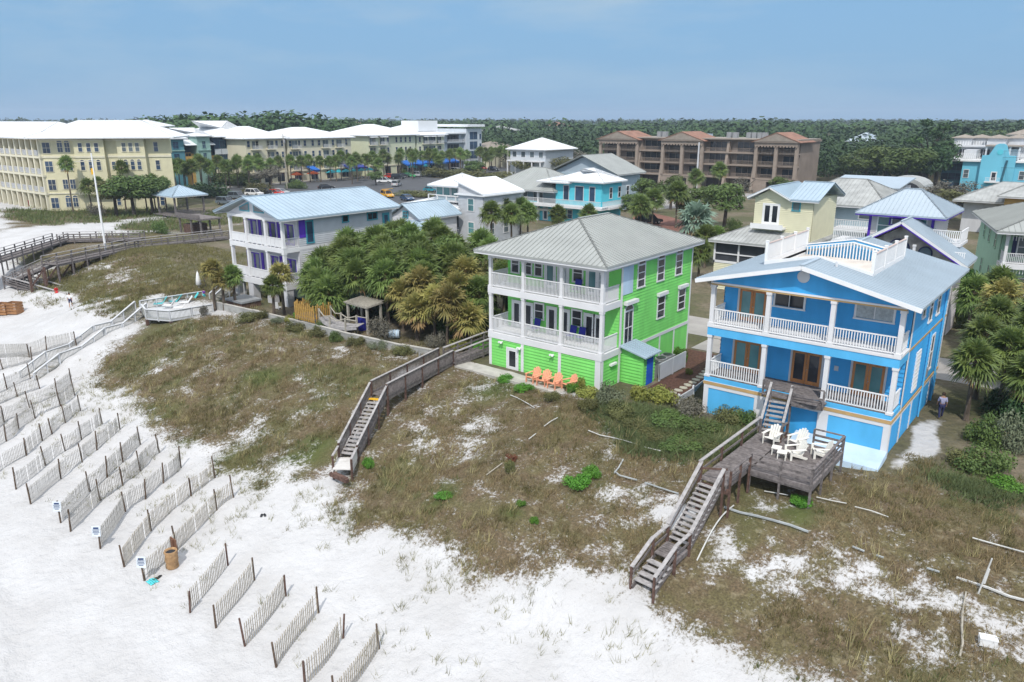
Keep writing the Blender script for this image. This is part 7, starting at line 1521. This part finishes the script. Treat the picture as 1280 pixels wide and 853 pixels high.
for u,v,pt,suv,rot,lab in ((283,256,'c_grey',True,.3,'grey blue van parked by the hedge near the pavilion'),(297,249,'c_grey',True,.35,'grey estate car behind the grey blue van'),(318,245,'c_white',True,.3,'white car parked under the olive hedge'),(334,244,'c_black',True,.3,'dark car right of the white parked car'),(351,243,'c_silver',False,.3,'silver car at the end of the hedge row'),(345,244,'c_red',False,.3,'red car between the dark and silver parked cars'),(408,237,'c_black',False,R(60),'dark sedan driving past the cafe'),(371,231,'c_black',True,0.2,'black pickup in front of the orange parasol'),(481,229,'c_white',True,R(30),'white car turning at the junction'),(496,233,'c_silver',True,R(120),'silver car waiting at the junction'),(489,223,'c_red',False,R(20),'red car behind the white one at the junction'),(498,224,'c_black',True,R(30),'black car by the green one'),(505,222,'c_black',False,R(30),'black sedan left of the green car'),(511,222,'c_green',False,R(30),'bright green car by the blue awning'),(523,221,'c_silver',True,R(20),'silver car below the blue awning'),(484,247,'c_yellow',True,R(-20),'yellow off road car with boards on its roof'),(471,249,'c_blue',False,R(-20),'dark blue car left of the yellow one'),(509,251,'c_blue',False,R(-20),'dark blue car right of the yellow one'),(540,240,'c_teal',False,R(10),'teal car behind the white tower house'),(571,216,'c_white',True,R(10),'white car before the modern block'),(580,215,'c_grey',False,R(10),'grey car right of the white one'),(602,212,'c_red',True,R(-10),'red pickup right of the modern block'),(617,214,'c_black',True,R(-10),'black car right of the red pickup'),(812,280,'c_black',True,R(60),'black car at the end of the red path')):
    car(u,v,pt,suv,rot,lab)
car(0,0,'c_blue',False,R(90),'dark blue car parked on the driveway between green and blue houses',loc=(-21.9,60.6))
yj=CP['c_yellow',True]; b=MB(); b.beam((-2,-.3,1.85),(2.2,.5,2.3),.5,.08); b.build('surfboard',M['yellow'],yj)
# ------------------------------------------------------------------ cafe parasols, awnings, playground
def parasol(x,y,m,label,r=1.7,h=2.7):
    t=thing('parasol',label,'parasol',(x,y,0),0,'cafe parasols',local=True); b=MB(); b.tube((0,0,0),(0,0,h),.05); b.build('pole',M['whitegrey'],t); b=MB(); b.lathe((0,0,h-.75),[(r,0),(r*.98,.06),(r*.5,.5),(.06,.85)],8); b.build('canopy',M[m],t); b=MB(); b.lathe((0,0,0),[(.4,0),(.4,.1),(.1,.15)],10); b.build('base',M['c_grey'],t)
for u,m,lab in ((371,'orange','orange parasol behind the black pickup'),(392,'orange','orange parasol right of the first orange one'),(415,'cafeteal','teal parasol nearest the orange ones'),(424,'cafeteal','teal parasol second from the orange ones'),(433,'cafeteal','teal parasol third from the orange ones'),(443,'cafeteal','teal parasol fourth from the orange ones'),(452,'cafeteal','teal parasol fifth from the orange ones'),(462,'cafeteal','teal parasol last before the junction'),(516,'cafeteal','teal parasol below the left of the blue awning'),(533,'cafeteal','teal parasol below the middle of the blue awning')):
    y=atX(u,220,-199.5).y; parasol(-199.5,y,m,lab,2.1 if m=='orange' else 1.9,3.1)
def awning(u0,u1,m,label,z=3.4):
    y0,y1=atX(u0,210,-203.6).y,atX(u1,210,-203.6).y; b=MB(); b.prism([(-203.7,y0,z+1.2),(-199.6,y0,z),(-199.6,y0,z-.5),(-199.7,y0,z-.5),(-203.7,y0,z+.8)],(0,y1-y0,0)); t=thing('awning',label,'awning',(-202,(y0+y1)/2,0)); b.build('canopy',M[m],t)
    n=max(2,int((y1-y0)/4))
    for i in range(n+1): y=y0+.1+(y1-y0-.2)*i/n; b=MB(); b.box(-199.75,-199.63,y-.05,y+.05,0,z-.4); b.build('post',M['whitegrey'],t)
awning(500,542,'cafeblue','long bright blue cafe awning before the pale green hotel, left part'); awning(543,565,'cafeblue','bright blue cafe awning, shorter right part'); awning(428,450,'cafenavy','dark blue cafe awning behind the teal parasols'); awning(383,391,'cafeblue','small blue awning above the orange parasols')
for u,v,m,lab,k in ((259,223,'orange','orange pointed playground roof among the palms','r'),(290,222,'yellow','yellow pointed playground roof among the palms','r'),(282,222,'cafeblue','blue playground tower between orange and yellow roofs','b'),(237,224,'yellow','small yellow playground roof nearest the hotel','r')):
    p=P(u,v+6,0); t=thing('play_tower',lab,'play tower',(p.x,p.y,0),0,None,local=True); b=MB(); 
    if k=='r': b.lathe((0,0,4.2),[(2.2,0),(1.2,.8),(.2,2.2)],6)
    else: b.box(-1.6,1.6,-1.2,1.2,3.,6.)
    b.build('roof' if k=='r' else 'cabin',M[m],t)
    for sx in (-1.1,1.1):
        for sy in (-1,1): b=MB(); b.box(sx-.1,sx+.1,sy-.1,sy+.1,0,4.3 if k=='r' else 3.); b.build('post',M['cafeblue'],t)
    b=MB(); b.box(-1.2,1.2,-1.1,1.1,1.5,1.7); b.build('platform',M['wood'],t)
# path with stepping stones and the low retaining fence beside the green house
b=MB(); b.poly([(-24.5,46.3,.03),(-21.9,45.8,.03),(-22.0,50,.03),(-22.8,55.5,.03),(-24.2,57,.03),(-26.6,57,.03),(-26.6,52.5,.03),(-24.5,52.3,.03)]); o=b.build('mulch_path',M['mulch']); o['kind']='structure'
rr=random.Random(9)
for i in range(13):
    y=46.4+.72*i; x=-22.35-.012*(i-3)**2-.1; n=7; b=MB(); b.prism([(x+.34*math.cos(6.28*k/n+i)*rr.uniform(.8,1.1),y+.26*math.sin(6.28*k/n+i)*rr.uniform(.8,1.1),.02) for k in range(n)],(0,0,.07)); tag(recenter(b.build('stepping_stone',M['stone']),(x,y,.02)),'pale stepping stone on the mulch path, %s from the dune'%ORDN[i],'stepping stone','stepping stones beside the green house')
t=thing('picket_fence','low grey white fence edging the sunken path beside the green house','fence',(-22,50,0)); pts=[(-21.75,45.7),(-21.75,48),(-21.95,50.5),(-22.5,53.2),(-23.6,55.6)]
for p,q in zip(pts,pts[1:]): b=MB(); b.beam((*p,-.42),(*q,-.42),.08,1.15); b.build('panel',M['whitegrey'],t)
for p in pts: b=MB(); b.box(p[0]-.07,p[0]+.07,p[1]-.07,p[1]+.07,-1.2,.35); b.build('post',M['cleanwhite'],t)
bush(-25.6,53.4,1.6,1.6,'bushb','bright leafy plant at the end of the condenser screen',z0=0.); bush(-23.6,51.,.5,.8,'bushy','yellow flowering plant on the mulch path',z0=.03)
